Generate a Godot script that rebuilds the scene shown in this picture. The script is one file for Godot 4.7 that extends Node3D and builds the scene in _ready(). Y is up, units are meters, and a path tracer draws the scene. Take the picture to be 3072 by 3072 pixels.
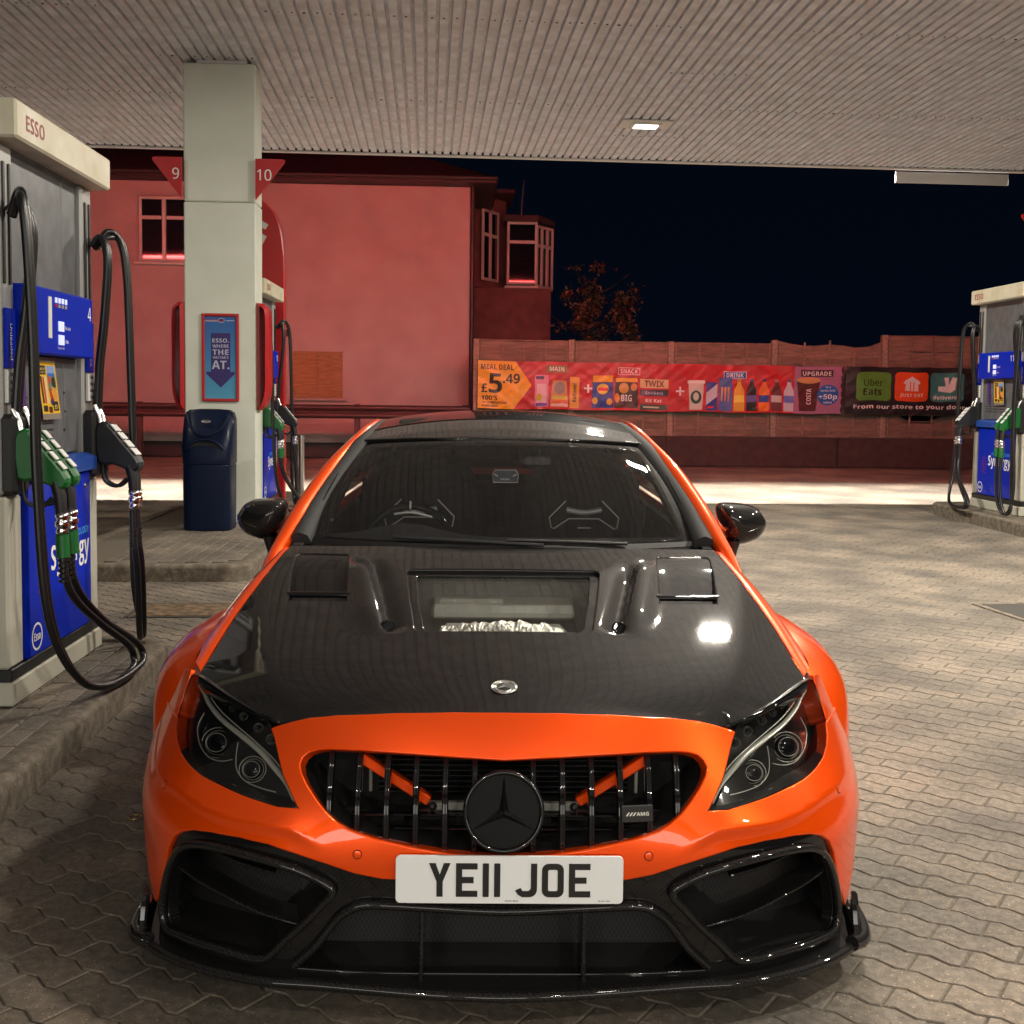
extends Node3D

# ---------------------------------------------------------------- scene order
func _ready():
	rng.seed = 20240611
	set_camera()
	set_light_and_air()
	make_materials()
	build_ground()
	build_canopy()
	build_pillars()
	build_islands()
	build_houses()
	build_fence()
	build_banners()
	build_tree()
	build_pumps()
	build_forecourt_things()
	build_car()
	build_shop()

const EYE := Vector3(0, 1.47, 0)
const CAR_AT := Vector3(0.112, 0, -2.55)
const CAR_TURN := -0.0332
const ROOF_Y := 4.74
const ROOF_TURN := 0.028

func set_camera():
	var cam := Camera3D.new()
	cam.name = "camera"
	cam.projection = Camera3D.PROJECTION_FRUSTUM
	cam.basis = Basis(Vector3.UP, -0.0476) * Basis(Vector3.RIGHT, -0.063) * Basis(Vector3.BACK, 0.012)
	cam.position = EYE
	cam.set_frustum(0.046003, Vector2(0, -0.0021713), 0.05, 400.0)
	add_child(cam)
	cam.current = true

func set_light_and_air():
	var sky_m := ProceduralSkyMaterial.new()
	sky_m.sky_top_color = Color(0.010, 0.018, 0.040)
	sky_m.sky_horizon_color = Color(0.012, 0.030, 0.070)
	sky_m.ground_bottom_color = Color(0.01, 0.012, 0.02)
	sky_m.ground_horizon_color = Color(0.012, 0.030, 0.070)
	sky_m.sky_curve = 0.3
	sky_m.sun_angle_max = 0.0
	var sky := Sky.new()
	sky.sky_material = sky_m
	var e := Environment.new()
	e.background_mode = Environment.BG_SKY
	e.sky = sky
	e.background_energy_multiplier = 1.0
	e.tonemap_mode = Environment.TONE_MAPPER_LINEAR
	e.tonemap_exposure = 1.0
	e.sdfgi_enabled = true
	e.ssao_enabled = true
	e.ssil_enabled = true
	var we := WorldEnvironment.new()
	we.name = "world"
	we.environment = e
	add_child(we)

# where the canopy lamps hang: x, z, strength
const LAMPS := [Vector3(2.2, -13.5, 34.0), Vector3(2.45, -8.2, 36.0), Vector3(2.1, -3.6, 12.0), Vector3(2.1, 1.1, 3.0),
	Vector3(6.0, -8.5, 32.0), Vector3(5.6, -3.9, 38.0), Vector3(5.6, 0.9, 18.0), Vector3(-4.9, -8.7, 6.0),
	Vector3(2.1, 6.2, 22.0), Vector3(6.2, 6.2, 22.0), Vector3(-3.0, 6.2, 22.0)]

# ---------------------------------------------------------------- naming
var rng := RandomNumberGenerator.new()
var M := {}
var used := {}

func numbered(called: String, parent: Node) -> String:
	var key := "%d/%s" % [parent.get_instance_id(), called]
	var k: int = used.get(key, 0)
	used[key] = k + 1
	return called if k == 0 else "%s_%03d" % [called, k]

func put(o: Node3D, called: String, parent: Node = self) -> Node3D:
	o.name = numbered(called, parent)
	parent.add_child(o, true)
	return o

func tag(o: Node, label: String, category: String, group := "") -> Node:
	o.set_meta("label", label)
	o.set_meta("category", category)
	if group != "":
		o.set_meta("group", group)
	return o

func thing(called: String, label: String, category: String, at := Vector3.ZERO, turn := 0.0, group := "") -> Node3D:
	var o := Node3D.new()
	o.position = at
	o.rotation.y = turn
	put(o, called)
	tag(o, label, category, group)
	return o

func part(called: String, mb: MB, mat: Material, parent: Node = self) -> MeshInstance3D:
	return meshed(called, mb.mesh(), mat, parent)

func meshed(called: String, mesh: Mesh, mat: Material, parent: Node = self) -> MeshInstance3D:
	var o := MeshInstance3D.new()
	o.mesh = mesh
	o.material_override = mat
	put(o, called, parent)
	return o

func structure(o: Node) -> Node:
	o.set_meta("kind", "structure")
	return o

func spawn(src: Node3D, at: Vector3, turn: float, label: String) -> Node3D:
	var c: Node3D = src.duplicate()
	put(c, str(src.name))
	c.position = at
	c.rotation.y = turn
	c.set_meta("label", label)
	return c

# ---------------------------------------------------------------- mesh builder
class MB:
	var v := PackedVector3Array()
	var n := PackedVector3Array()
	var t := PackedVector2Array()
	var ix := PackedInt32Array()

	func vert(p: Vector3, nn: Vector3, uv := Vector2.ZERO) -> int:
		v.append(p)
		n.append(nn)
		t.append(uv)
		return v.size() - 1

	func face(a: int, b: int, c: int):
		ix.append(a)
		ix.append(c)
		ix.append(b)

	func tri(a: Vector3, b: Vector3, c: Vector3):
		var nn := (b - a).cross(c - a).normalized()
		face(vert(a, nn), vert(b, nn), vert(c, nn))

	func quad(a: Vector3, b: Vector3, c: Vector3, d: Vector3, ua := Vector2(0, 1), ub := Vector2(1, 1), uc := Vector2(1, 0), ud := Vector2(0, 0)):
		var nn := (c - a).cross(d - b).normalized()
		var i := vert(a, nn, ua)
		vert(b, nn, ub)
		vert(c, nn, uc)
		vert(d, nn, ud)
		face(i, i + 1, i + 2)
		face(i, i + 2, i + 3)

	# a box with chamfered edges, c its centre, s its size
	func box(c: Vector3, s: Vector3, bev := 0.0, b := Basis.IDENTITY):
		var h := s * 0.5
		var r := minf(bev, minf(h.x, minf(h.y, h.z)) * 0.9)
		for ax in 3:
			for sg in [-1.0, 1.0]:
				var d := Vector3.ZERO
				d[ax] = sg
				var p := Vector3.ZERO
				p[(ax + 1) % 3] = 1.0
				var q := d.cross(p)
				var hp: float = h[(ax + 1) % 3] - r
				var hq: float = h[(ax + 2) % 3] - r
				var o := d * h[ax]
				quad(c + b * (o - p * hp - q * hq), c + b * (o + p * hp - q * hq), c + b * (o + p * hp + q * hq), c + b * (o - p * hp + q * hq))
		if r <= 0.0:
			return
		for ax in 3:
			var a1 := (ax + 1) % 3
			var a2 := (ax + 2) % 3
			for s1 in [-1.0, 1.0]:
				for s2 in [-1.0, 1.0]:
					var e := Vector3.ZERO
					e[ax] = h[ax] - r
					var p1 := Vector3.ZERO
					p1[a1] = s1 * h[a1]
					p1[a2] = s2 * (h[a2] - r)
					var p2 := Vector3.ZERO
					p2[a1] = s1 * (h[a1] - r)
					p2[a2] = s2 * h[a2]
					if s1 * s2 > 0:
						quad(c + b * (p1 - e), c + b * (p2 - e), c + b * (p2 + e), c + b * (p1 + e))
					else:
						quad(c + b * (p1 + e), c + b * (p2 + e), c + b * (p2 - e), c + b * (p1 - e))
		for sx in [-1.0, 1.0]:
			for sy in [-1.0, 1.0]:
				for sz in [-1.0, 1.0]:
					var k := Vector3(sx, sy, sz)
					var a := Vector3(h.x, h.y - r, h.z - r) * k
					var bb := Vector3(h.x - r, h.y, h.z - r) * k
					var cc := Vector3(h.x - r, h.y - r, h.z) * k
					if sx * sy * sz > 0:
						tri(c + b * a, c + b * bb, c + b * cc)
					else:
						tri(c + b * a, c + b * cc, c + b * bb)

	# rows of points, smooth; the outside is on the side of du x dv
	func grid(rows: Array, close_u := false, close_v := false, uv_scale := Vector2.ONE):
		var nr := rows.size()
		var nc: int = rows[0].size()
		var base := v.size()
		for i in nr:
			for j in nc:
				var i0 := (i - 1 + nr) % nr if close_v else maxi(i - 1, 0)
				var i1 := (i + 1) % nr if close_v else mini(i + 1, nr - 1)
				var j0 := (j - 1 + nc) % nc if close_u else maxi(j - 1, 0)
				var j1 := (j + 1) % nc if close_u else mini(j + 1, nc - 1)
				var du: Vector3 = rows[i][j1] - rows[i][j0]
				var dv: Vector3 = rows[i1][j] - rows[i0][j]
				var nn := du.cross(dv)
				if nn.length() < 1e-12:
					nn = Vector3.UP
				vert(rows[i][j], nn.normalized(), Vector2(float(j) / maxi(nc - 1, 1), float(i) / maxi(nr - 1, 1)) * uv_scale)
		for i in (nr if close_v else nr - 1):
			for j in (nc if close_u else nc - 1):
				var a := base + i * nc + j
				var bb := base + i * nc + (j + 1) % nc
				var c := base + ((i + 1) % nr) * nc + (j + 1) % nc
				var d := base + ((i + 1) % nr) * nc + j
				face(a, bb, c)
				face(a, c, d)

	func tube(pts: PackedVector3Array, r, seg := 10, closed := false, flat := 1.0):
		var rows := []
		var up := Vector3.UP
		var m := pts.size()
		for i in m:
			var a := pts[(i - 1 + m) % m] if closed else pts[maxi(i - 1, 0)]
			var b := pts[(i + 1) % m] if closed else pts[mini(i + 1, m - 1)]
			var d := (b - a).normalized()
			if i == 0:
				up = Vector3.UP if absf(d.y) < 0.9 else Vector3.RIGHT
			var side := d.cross(up).normalized()
			up = side.cross(d).normalized()
			var rad: float = r[i] if r is Array else r
			var row := PackedVector3Array()
			for k in seg:
				var f := TAU * k / seg
				row.append(pts[i] + side * cos(f) * rad - up * sin(f) * rad * flat)
			rows.append(row)
		grid(rows, true, closed)
		if not closed:
			for e in [0, m - 1]:
				var row: PackedVector3Array = rows[e]
				var nn := (pts[0] - pts[1]).normalized() if e == 0 else (pts[m - 1] - pts[m - 2]).normalized()
				var c := vert(pts[e], nn)
				var i0 := v.size()
				for k in seg:
					vert(row[k], nn)
				for k in seg:
					if e != 0:
						face(c, i0 + k, i0 + (k + 1) % seg)
					else:
						face(c, i0 + (k + 1) % seg, i0 + k)

	# profile of (radius, height), turned round the y axis of the transform
	func lathe(prof: PackedVector2Array, seg := 24, x := Transform3D.IDENTITY, sx := 1.0, sz := 1.0):
		var rows := []
		for p in prof:
			var row := PackedVector3Array()
			for k in seg:
				var f := TAU * k / seg
				row.append(x * Vector3(cos(f) * maxf(p.x, 0.0001) * sx, p.y, -sin(f) * maxf(p.x, 0.0001) * sz))
			rows.append(row)
		grid(rows, true, false)

	# a plate: polygon (counter-clockwise in x,y of the transform), front at z = depth, chamfered edge
	func plate(poly: PackedVector2Array, depth: float, bev := 0.0, x := Transform3D.IDENTITY, back := true):
		if Geometry2D.is_polygon_clockwise(poly):
			poly = poly.duplicate()
			poly.reverse()
		var inner := poly
		if bev > 0.0:
			inner = shrunk(poly, bev)
		var tr := Geometry2D.triangulate_polygon(inner)
		var nn := x.basis.z.normalized()
		var lo := Vector2(INF, INF)
		var hi := -lo
		for p in poly:
			lo = lo.min(p)
			hi = hi.max(p)
		var sp := hi - lo
		var i0 := v.size()
		for p in inner:
			vert(x * Vector3(p.x, p.y, depth), nn, Vector2((p.x - lo.x) / sp.x, 1.0 - (p.y - lo.y) / sp.y))
		for k in range(0, tr.size(), 3):
			var a := tr[k]
			var b := tr[k + 1]
			var c := tr[k + 2]
			if (inner[b] - inner[a]).cross(inner[c] - inner[a]) > 0:
				face(i0 + a, i0 + b, i0 + c)
			else:
				face(i0 + a, i0 + c, i0 + b)
		var m := poly.size()
		for k in m:
			var a := poly[k]
			var b := poly[(k + 1) % m]
			var top := depth
			if bev > 0.0:
				var ai := inner[k]
				var bi := inner[(k + 1) % m]
				top = depth - bev
				quad(x * Vector3(a.x, a.y, top), x * Vector3(b.x, b.y, top), x * Vector3(bi.x, bi.y, depth), x * Vector3(ai.x, ai.y, depth))
			quad(x * Vector3(a.x, a.y, 0), x * Vector3(b.x, b.y, 0), x * Vector3(b.x, b.y, top), x * Vector3(a.x, a.y, top))
		if back:
			var tb := Geometry2D.triangulate_polygon(poly)
			var j0 := v.size()
			for p in poly:
				vert(x * Vector3(p.x, p.y, 0), -nn)
			for k in range(0, tb.size(), 3):
				var a := tb[k]
				var b := tb[k + 1]
				var c := tb[k + 2]
				if (poly[b] - poly[a]).cross(poly[c] - poly[a]) > 0:
					face(j0 + a, j0 + c, j0 + b)
				else:
					face(j0 + a, j0 + b, j0 + c)

	static func shrunk(poly: PackedVector2Array, d: float) -> PackedVector2Array:
		var out := PackedVector2Array()
		var m := poly.size()
		for k in m:
			var a := (poly[k] - poly[(k - 1 + m) % m]).normalized()
			var b := (poly[(k + 1) % m] - poly[k]).normalized()
			var na := Vector2(-a.y, a.x)
			var nb := Vector2(-b.y, b.x)
			var h := (na + nb)
			var l := maxf(h.length_squared() * 0.5, 0.25)
			out.append(poly[k] + h / l * d)
		return out

	func join(o: MB, x := Transform3D.IDENTITY):
		var b := v.size()
		for k in o.v.size():
			vert(x * o.v[k], (x.basis * o.n[k]).normalized(), o.t[k])
		for k in o.ix:
			ix.append(k + b)

	func mesh() -> ArrayMesh:
		var a := []
		a.resize(Mesh.ARRAY_MAX)
		a[Mesh.ARRAY_VERTEX] = v
		a[Mesh.ARRAY_NORMAL] = n
		a[Mesh.ARRAY_TEX_UV] = t
		a[Mesh.ARRAY_INDEX] = ix
		var m := ArrayMesh.new()
		m.add_surface_from_arrays(Mesh.PRIMITIVE_TRIANGLES, a)
		return m

static func arc(c: Vector2, r: float, a0: float, a1: float, k: int) -> PackedVector2Array:
	var o := PackedVector2Array()
	for i in k + 1:
		o.append(c + Vector2.from_angle(lerpf(a0, a1, float(i) / k)) * r)
	return o

static func round_rect(w: float, h: float, r: float, c := Vector2.ZERO, k := 4) -> PackedVector2Array:
	var o := PackedVector2Array()
	o.append_array(arc(c + Vector2(w / 2 - r, -h / 2 + r), r, -PI / 2, 0, k))
	o.append_array(arc(c + Vector2(w / 2 - r, h / 2 - r), r, 0, PI / 2, k))
	o.append_array(arc(c + Vector2(-w / 2 + r, h / 2 - r), r, PI / 2, PI, k))
	o.append_array(arc(c + Vector2(-w / 2 + r, -h / 2 + r), r, PI, PI * 1.5, k))
	return o

static func smooth3(p: PackedVector3Array, k: int, closed := false) -> PackedVector3Array:
	var o := PackedVector3Array()
	var m := p.size()
	for i in (m if closed else m - 1):
		var a := p[(i - 1 + m) % m] if closed else p[maxi(i - 1, 0)]
		var b := p[i]
		var c := p[(i + 1) % m]
		var d := p[(i + 2) % m] if closed else p[mini(i + 2, m - 1)]
		for j in k:
			o.append(b.cubic_interpolate(c, a, d, float(j) / k))
	if not closed:
		o.append(p[m - 1])
	return o

static func smooth2(p: PackedVector2Array, k: int, closed := false) -> PackedVector2Array:
	var q := PackedVector3Array()
	for a in p:
		q.append(Vector3(a.x, a.y, 0))
	var o := PackedVector2Array()
	for a in smooth3(q, k, closed):
		o.append(Vector2(a.x, a.y))
	return o

static func facing(d: Vector3, up := Vector3.UP) -> Basis:
	var z := d.normalized()
	var x := up.cross(z).normalized()
	return Basis(x, z.cross(x), z)

# a mesh of the region inside `outline` (less the holes) carried by the surface f(u, v); the edges roll over by r and go back by deep
func patch(outline: PackedVector2Array, holes: Array, f: Callable, cell: float, r := 0.003, deep := 0.02, flip := 1.0, uvs := 1.0) -> MB:
	var mb := MB.new()
	var lo := Vector2(INF, INF)
	var hi := -lo
	for p in outline:
		lo = lo.min(p)
		hi = hi.max(p)
	var nx := int(ceil((hi.x - lo.x) / cell))
	var ny := int(ceil((hi.y - lo.y) / cell))
	var cs := Vector2((hi.x - lo.x) / nx, (hi.y - lo.y) / ny)
	var crossed := {}
	var loops := [outline]
	loops.append_array(holes)
	for lp in loops:
		var m: int = lp.size()
		for k in m:
			var a: Vector2 = lp[k]
			var b: Vector2 = lp[(k + 1) % m]
			var steps := int(ceil(a.distance_to(b) / (cell * 0.2))) + 1
			for s in steps + 1:
				var q := (a.lerp(b, float(s) / steps) - lo) / cs
				for ox in [-0.02, 0.02]:
					for oy in [-0.02, 0.02]:
						crossed[Vector2i(clampi(int(floor(q.x + ox)), 0, nx - 1), clampi(int(floor(q.y + oy)), 0, ny - 1))] = true
	var cache := {}
	var eps := cell * 0.15
	var make := func(p: Vector2) -> int:
		var key := Vector2i((p * 200000.0).round())
		if cache.has(key):
			return cache[key]
		var o: Vector3 = f.call(p.x, p.y)
		var nn := surf_normal(f, p, eps) * flip
		var id := mb.vert(o, nn, p * uvs)
		cache[key] = id
		return id
	var orient := flip
	for i in nx:
		for j in ny:
			var p0 := lo + Vector2(i, j) * cs
			var p1 := lo + Vector2(i + 1, j) * cs
			var p2 := lo + Vector2(i + 1, j + 1) * cs
			var p3 := lo + Vector2(i, j + 1) * cs
			var polys: Array = [PackedVector2Array([p0, p1, p2, p3])]
			if crossed.has(Vector2i(i, j)):
				polys = Geometry2D.intersect_polygons(polys[0], outline)
				for h in holes:
					var next := []
					for q in polys:
						for w in Geometry2D.clip_polygons(q, h):
							if not Geometry2D.is_polygon_clockwise(w):
								next.append(w)
					polys = next
			else:
				var c := (p0 + p2) * 0.5
				if not Geometry2D.is_point_in_polygon(c, outline):
					continue
				var skip := false
				for h in holes:
					if Geometry2D.is_point_in_polygon(c, h):
						skip = true
				if skip:
					continue
			for q in polys:
				var ids := []
				for p in q:
					ids.append(make.call(p))
				var tr := PackedInt32Array([0, 1, 2, 0, 2, 3]) if q.size() == 4 and not crossed.has(Vector2i(i, j)) else Geometry2D.triangulate_polygon(q)
				for k in range(0, tr.size(), 3):
					var a: Vector2 = q[tr[k]]
					var b: Vector2 = q[tr[k + 1]]
					var c: Vector2 = q[tr[k + 2]]
					if (b - a).cross(c - a) * orient > 0:
						mb.face(ids[tr[k]], ids[tr[k + 1]], ids[tr[k + 2]])
					else:
						mb.face(ids[tr[k]], ids[tr[k + 2]], ids[tr[k + 1]])
	if deep > 0.0:
		for li in loops.size():
			var lp: PackedVector2Array = loops[li].duplicate()
			if Geometry2D.is_polygon_clockwise(lp) != (li > 0):
				lp.reverse()
			rim(mb, lp, f, cell, r, deep, flip, eps)
	return mb

static func surf_normal(f: Callable, p: Vector2, e: float) -> Vector3:
	var du: Vector3 = f.call(p.x + e, p.y) - f.call(p.x - e, p.y)
	var dv: Vector3 = f.call(p.x, p.y + e) - f.call(p.x, p.y - e)
	return du.cross(dv).normalized()

# lp runs so that the region lies on its left
func rim(mb: MB, lp: PackedVector2Array, f: Callable, cell: float, r: float, deep: float, flip: float, eps: float):
	var pts := PackedVector2Array()
	var m := lp.size()
	for k in m:
		var a := lp[k]
		var b := lp[(k + 1) % m]
		var s := maxi(1, int(ceil(a.distance_to(b) / (cell * 1.2))))
		for i in s:
			pts.append(a.lerp(b, float(i) / s))
	m = pts.size()
	var P := PackedVector3Array()
	var N := PackedVector3Array()
	for p in pts:
		P.append(f.call(p.x, p.y))
		N.append(surf_normal(f, p, eps) * flip)
	var rows := []
	var norms := []
	var angles := [0.0, 0.4, 0.8, 1.2, PI / 2]
	for a in angles:
		rows.append(PackedVector3Array())
		norms.append(PackedVector3Array())
	rows.append(PackedVector3Array())
	norms.append(PackedVector3Array())
	for k in m:
		var tg := (P[(k + 1) % m] - P[(k - 1 + m) % m]).normalized()
		var out := tg.cross(N[k]).normalized() * flip
		for i in angles.size():
			var a: float = angles[i]
			rows[i].append(P[k] - N[k] * r * (1.0 - cos(a)) + out * r * sin(a))
			norms[i].append((N[k] * cos(a) + out * sin(a)).normalized())
		rows[-1].append(P[k] - N[k] * maxf(deep, r) + out * r)
		norms[-1].append(out)
	var base := mb.v.size()
	for i in rows.size():
		for k in m:
			mb.vert(rows[i][k], norms[i][k], pts[k])
	for i in rows.size() - 1:
		for k in m:
			var a := base + i * m + k
			var b := base + i * m + (k + 1) % m
			var c := base + (i + 1) * m + (k + 1) % m
			var d := base + (i + 1) * m + k
			if flip > 0:
				mb.face(a, d, c)
				mb.face(a, c, b)
			else:
				mb.face(a, c, d)
				mb.face(a, b, c)

# ---------------------------------------------------------------- lettering
var glyphs := {}

func letters(words: String, bold := true) -> Array:
	var key := words + ("#b" if bold else "#r")
	if glyphs.has(key):
		return glyphs[key]
	var tm := TextMesh.new()
	var sf := SystemFont.new()
	sf.font_names = PackedStringArray(["Droid Sans"])
	sf.font_weight = 700 if bold else 400
	tm.font = sf
	tm.text = words
	tm.font_size = 64
	tm.pixel_size = 0.01
	tm.depth = 0.0
	tm.curve_step = 1.0
	var a := tm.get_mesh_arrays() if tm.has_method("get_mesh_arrays") else tm.surface_get_arrays(0)
	var vs: PackedVector3Array = a[Mesh.ARRAY_VERTEX]
	var idx: PackedInt32Array = a[Mesh.ARRAY_INDEX] if a[Mesh.ARRAY_INDEX] != null else PackedInt32Array(range(vs.size()))
	var lo := Vector2(INF, INF)
	var hi := -lo
	for p in vs:
		lo = lo.min(Vector2(p.x, p.y))
		hi = hi.max(Vector2(p.x, p.y))
	var tris := PackedVector2Array()
	for k in range(0, idx.size(), 3):
		var p := vs[idx[k]]
		var q := vs[idx[k + 1]]
		var r := vs[idx[k + 2]]
		var ar := Vector2(q.x - p.x, q.y - p.y).cross(Vector2(r.x - p.x, r.y - p.y))
		if absf(ar) < 1e-9:
			continue
		for w in ([p, q, r] if ar > 0 else [p, r, q]):
			tris.append((Vector2(w.x, w.y) - lo) / (hi - lo) - Vector2(0.5, 0.5))
	glyphs[key] = [tris, (hi.x - lo.x) / (hi.y - lo.y)]
	return glyphs[key]

# flat lettering h high (w wide, or as the face has it) on the xy plane of x
func lettering(words: String, h: float, w := 0.0, x := Transform3D.IDENTITY, bold := true) -> MB:
	var g := letters(words, bold)
	if w <= 0.0:
		w = h * float(g[1])
	var mb := MB.new()
	var nn := x.basis.z.normalized()
	var tr: PackedVector2Array = g[0]
	for k in range(0, tr.size(), 3):
		var i := mb.v.size()
		for j in 3:
			mb.vert(x * Vector3(tr[k + j].x * w, tr[k + j].y * h, 0), nn)
		mb.face(i, i + 1, i + 2)
	return mb

# a print: shapes and lettering set in an image
class Print:
	var im: Image
	var host
	var k: float
	func _init(h, w: int, ht: int, back: Color, scale := 1.0):
		host = h
		k = scale
		im = Image.create(int(w * scale), int(ht * scale), false, Image.FORMAT_RGBA8)
		im.fill(back)
	func rect(x: float, y: float, w: float, h: float, c: Color):
		im.fill_rect(Rect2i(int(x * k), int(y * k), maxi(1, int(w * k)), maxi(1, int(h * k))), c)
	func poly(p: PackedVector2Array, c: Color):
		var lo := INF
		var hi := -INF
		for q in p:
			lo = minf(lo, q.y * k)
			hi = maxf(hi, q.y * k)
		var m := p.size()
		for y in range(maxi(0, int(floor(lo))), mini(im.get_height(), int(ceil(hi)))):
			var xs := []
			var yy := y + 0.5
			for i in m:
				var a := p[i] * k
				var b := p[(i + 1) % m] * k
				if (a.y <= yy) != (b.y <= yy):
					xs.append(a.x + (yy - a.y) / (b.y - a.y) * (b.x - a.x))
			xs.sort()
			for i in range(0, xs.size() - 1, 2):
				var x0 := int(round(xs[i]))
				var x1 := int(round(xs[i + 1]))
				if x1 > x0:
					im.fill_rect(Rect2i(x0, y, x1 - x0, 1), c)
	func disc(x: float, y: float, rx: float, ry: float, c: Color):
		var p := PackedVector2Array()
		for i in 32:
			p.append(Vector2(x + cos(TAU * i / 32) * rx, y + sin(TAU * i / 32) * ry))
		poly(p, c)
	func rrect(x: float, y: float, w: float, h: float, r: float, c: Color):
		var p := PackedVector2Array()
		for q in [[Vector2(x + w - r, y + r), -PI / 2], [Vector2(x + w - r, y + h - r), 0.0], [Vector2(x + r, y + h - r), PI / 2], [Vector2(x + r, y + r), PI]]:
			for i in 6:
				p.append(q[0] + Vector2.from_angle(q[1] + PI / 2 * i / 5.0) * r)
		poly(p, c)
	func words(s: String, x: float, y: float, h: float, c: Color, w := 0.0, bold := true, turn := 0.0):
		var g = host.letters(s, bold)
		if w <= 0.0:
			w = h * float(g[1])
		var tr: PackedVector2Array = g[0]
		for i in range(0, tr.size(), 3):
			var p := PackedVector2Array()
			for j in 3:
				p.append(Vector2(x, y) + Vector2(tr[i + j].x * w, -tr[i + j].y * h).rotated(turn))
			poly(p, c)
	func tex() -> ImageTexture:
		return ImageTexture.create_from_image(im)

# ---------------------------------------------------------------- materials (base colours are linear)
func mat(called: String, r: float, g: float, b: float, rough := 0.7, metal := 0.0) -> StandardMaterial3D:
	var m := StandardMaterial3D.new()
	m.resource_name = called
	m.albedo_color = Color(r, g, b).linear_to_srgb()
	m.roughness = rough
	m.metallic = metal
	M[called] = m
	return m

func coat(m: StandardMaterial3D, amount := 1.0, rough := 0.03) -> StandardMaterial3D:
	m.clearcoat_enabled = true
	m.clearcoat = amount
	m.clearcoat_roughness = rough
	return m

func noise_image(size: int, freq: float, octaves: int, sd: int, kind := FastNoiseLite.TYPE_SIMPLEX_SMOOTH) -> Image:
	var fn := FastNoiseLite.new()
	fn.seed = sd
	fn.noise_type = kind
	fn.frequency = freq
	fn.fractal_type = FastNoiseLite.FRACTAL_FBM if octaves > 1 else FastNoiseLite.FRACTAL_NONE
	fn.fractal_octaves = octaves
	return fn.get_seamless_image(size, size)

# a tone texture round 1.0: value = lo + (hi-lo) * noise, tinted between two colours
func tone_texture(size: int, freq: float, octaves: int, sd: int, c0: Color, c1: Color, gain := 1.0) -> ImageTexture:
	var im := noise_image(size, freq, octaves, sd)
	var o := Image.create(size, size, false, Image.FORMAT_RGB8)
	for y in size:
		for x in size:
			var q := clampf((im.get_pixel(x, y).r - 0.5) * gain + 0.5, 0.0, 1.0)
			o.set_pixel(x, y, c0.lerp(c1, q))
	return ImageTexture.create_from_image(o)

func over(m: StandardMaterial3D, tex: Texture2D, per_metre: float):
	m.albedo_texture = tex
	m.uv1_triplanar = true
	m.uv1_world_triplanar = true
	m.uv1_scale = Vector3.ONE * per_metre

func patchy(m: StandardMaterial3D, tex: Texture2D, per_metre: float):
	m.detail_enabled = true
	m.detail_blend_mode = BaseMaterial3D.BLEND_MODE_MUL
	m.detail_uv_layer = BaseMaterial3D.DETAIL_UV_2
	m.detail_albedo = tex
	m.uv2_triplanar = true
	m.uv2_world_triplanar = true
	m.uv2_scale = Vector3.ONE * per_metre

func bumpy(m: StandardMaterial3D, im: Image, cm: float):
	m.heightmap_enabled = true
	m.heightmap_texture = ImageTexture.create_from_image(im)
	m.heightmap_scale = cm

func grey(x: float) -> Color:
	return Color(x, x, x)

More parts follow.
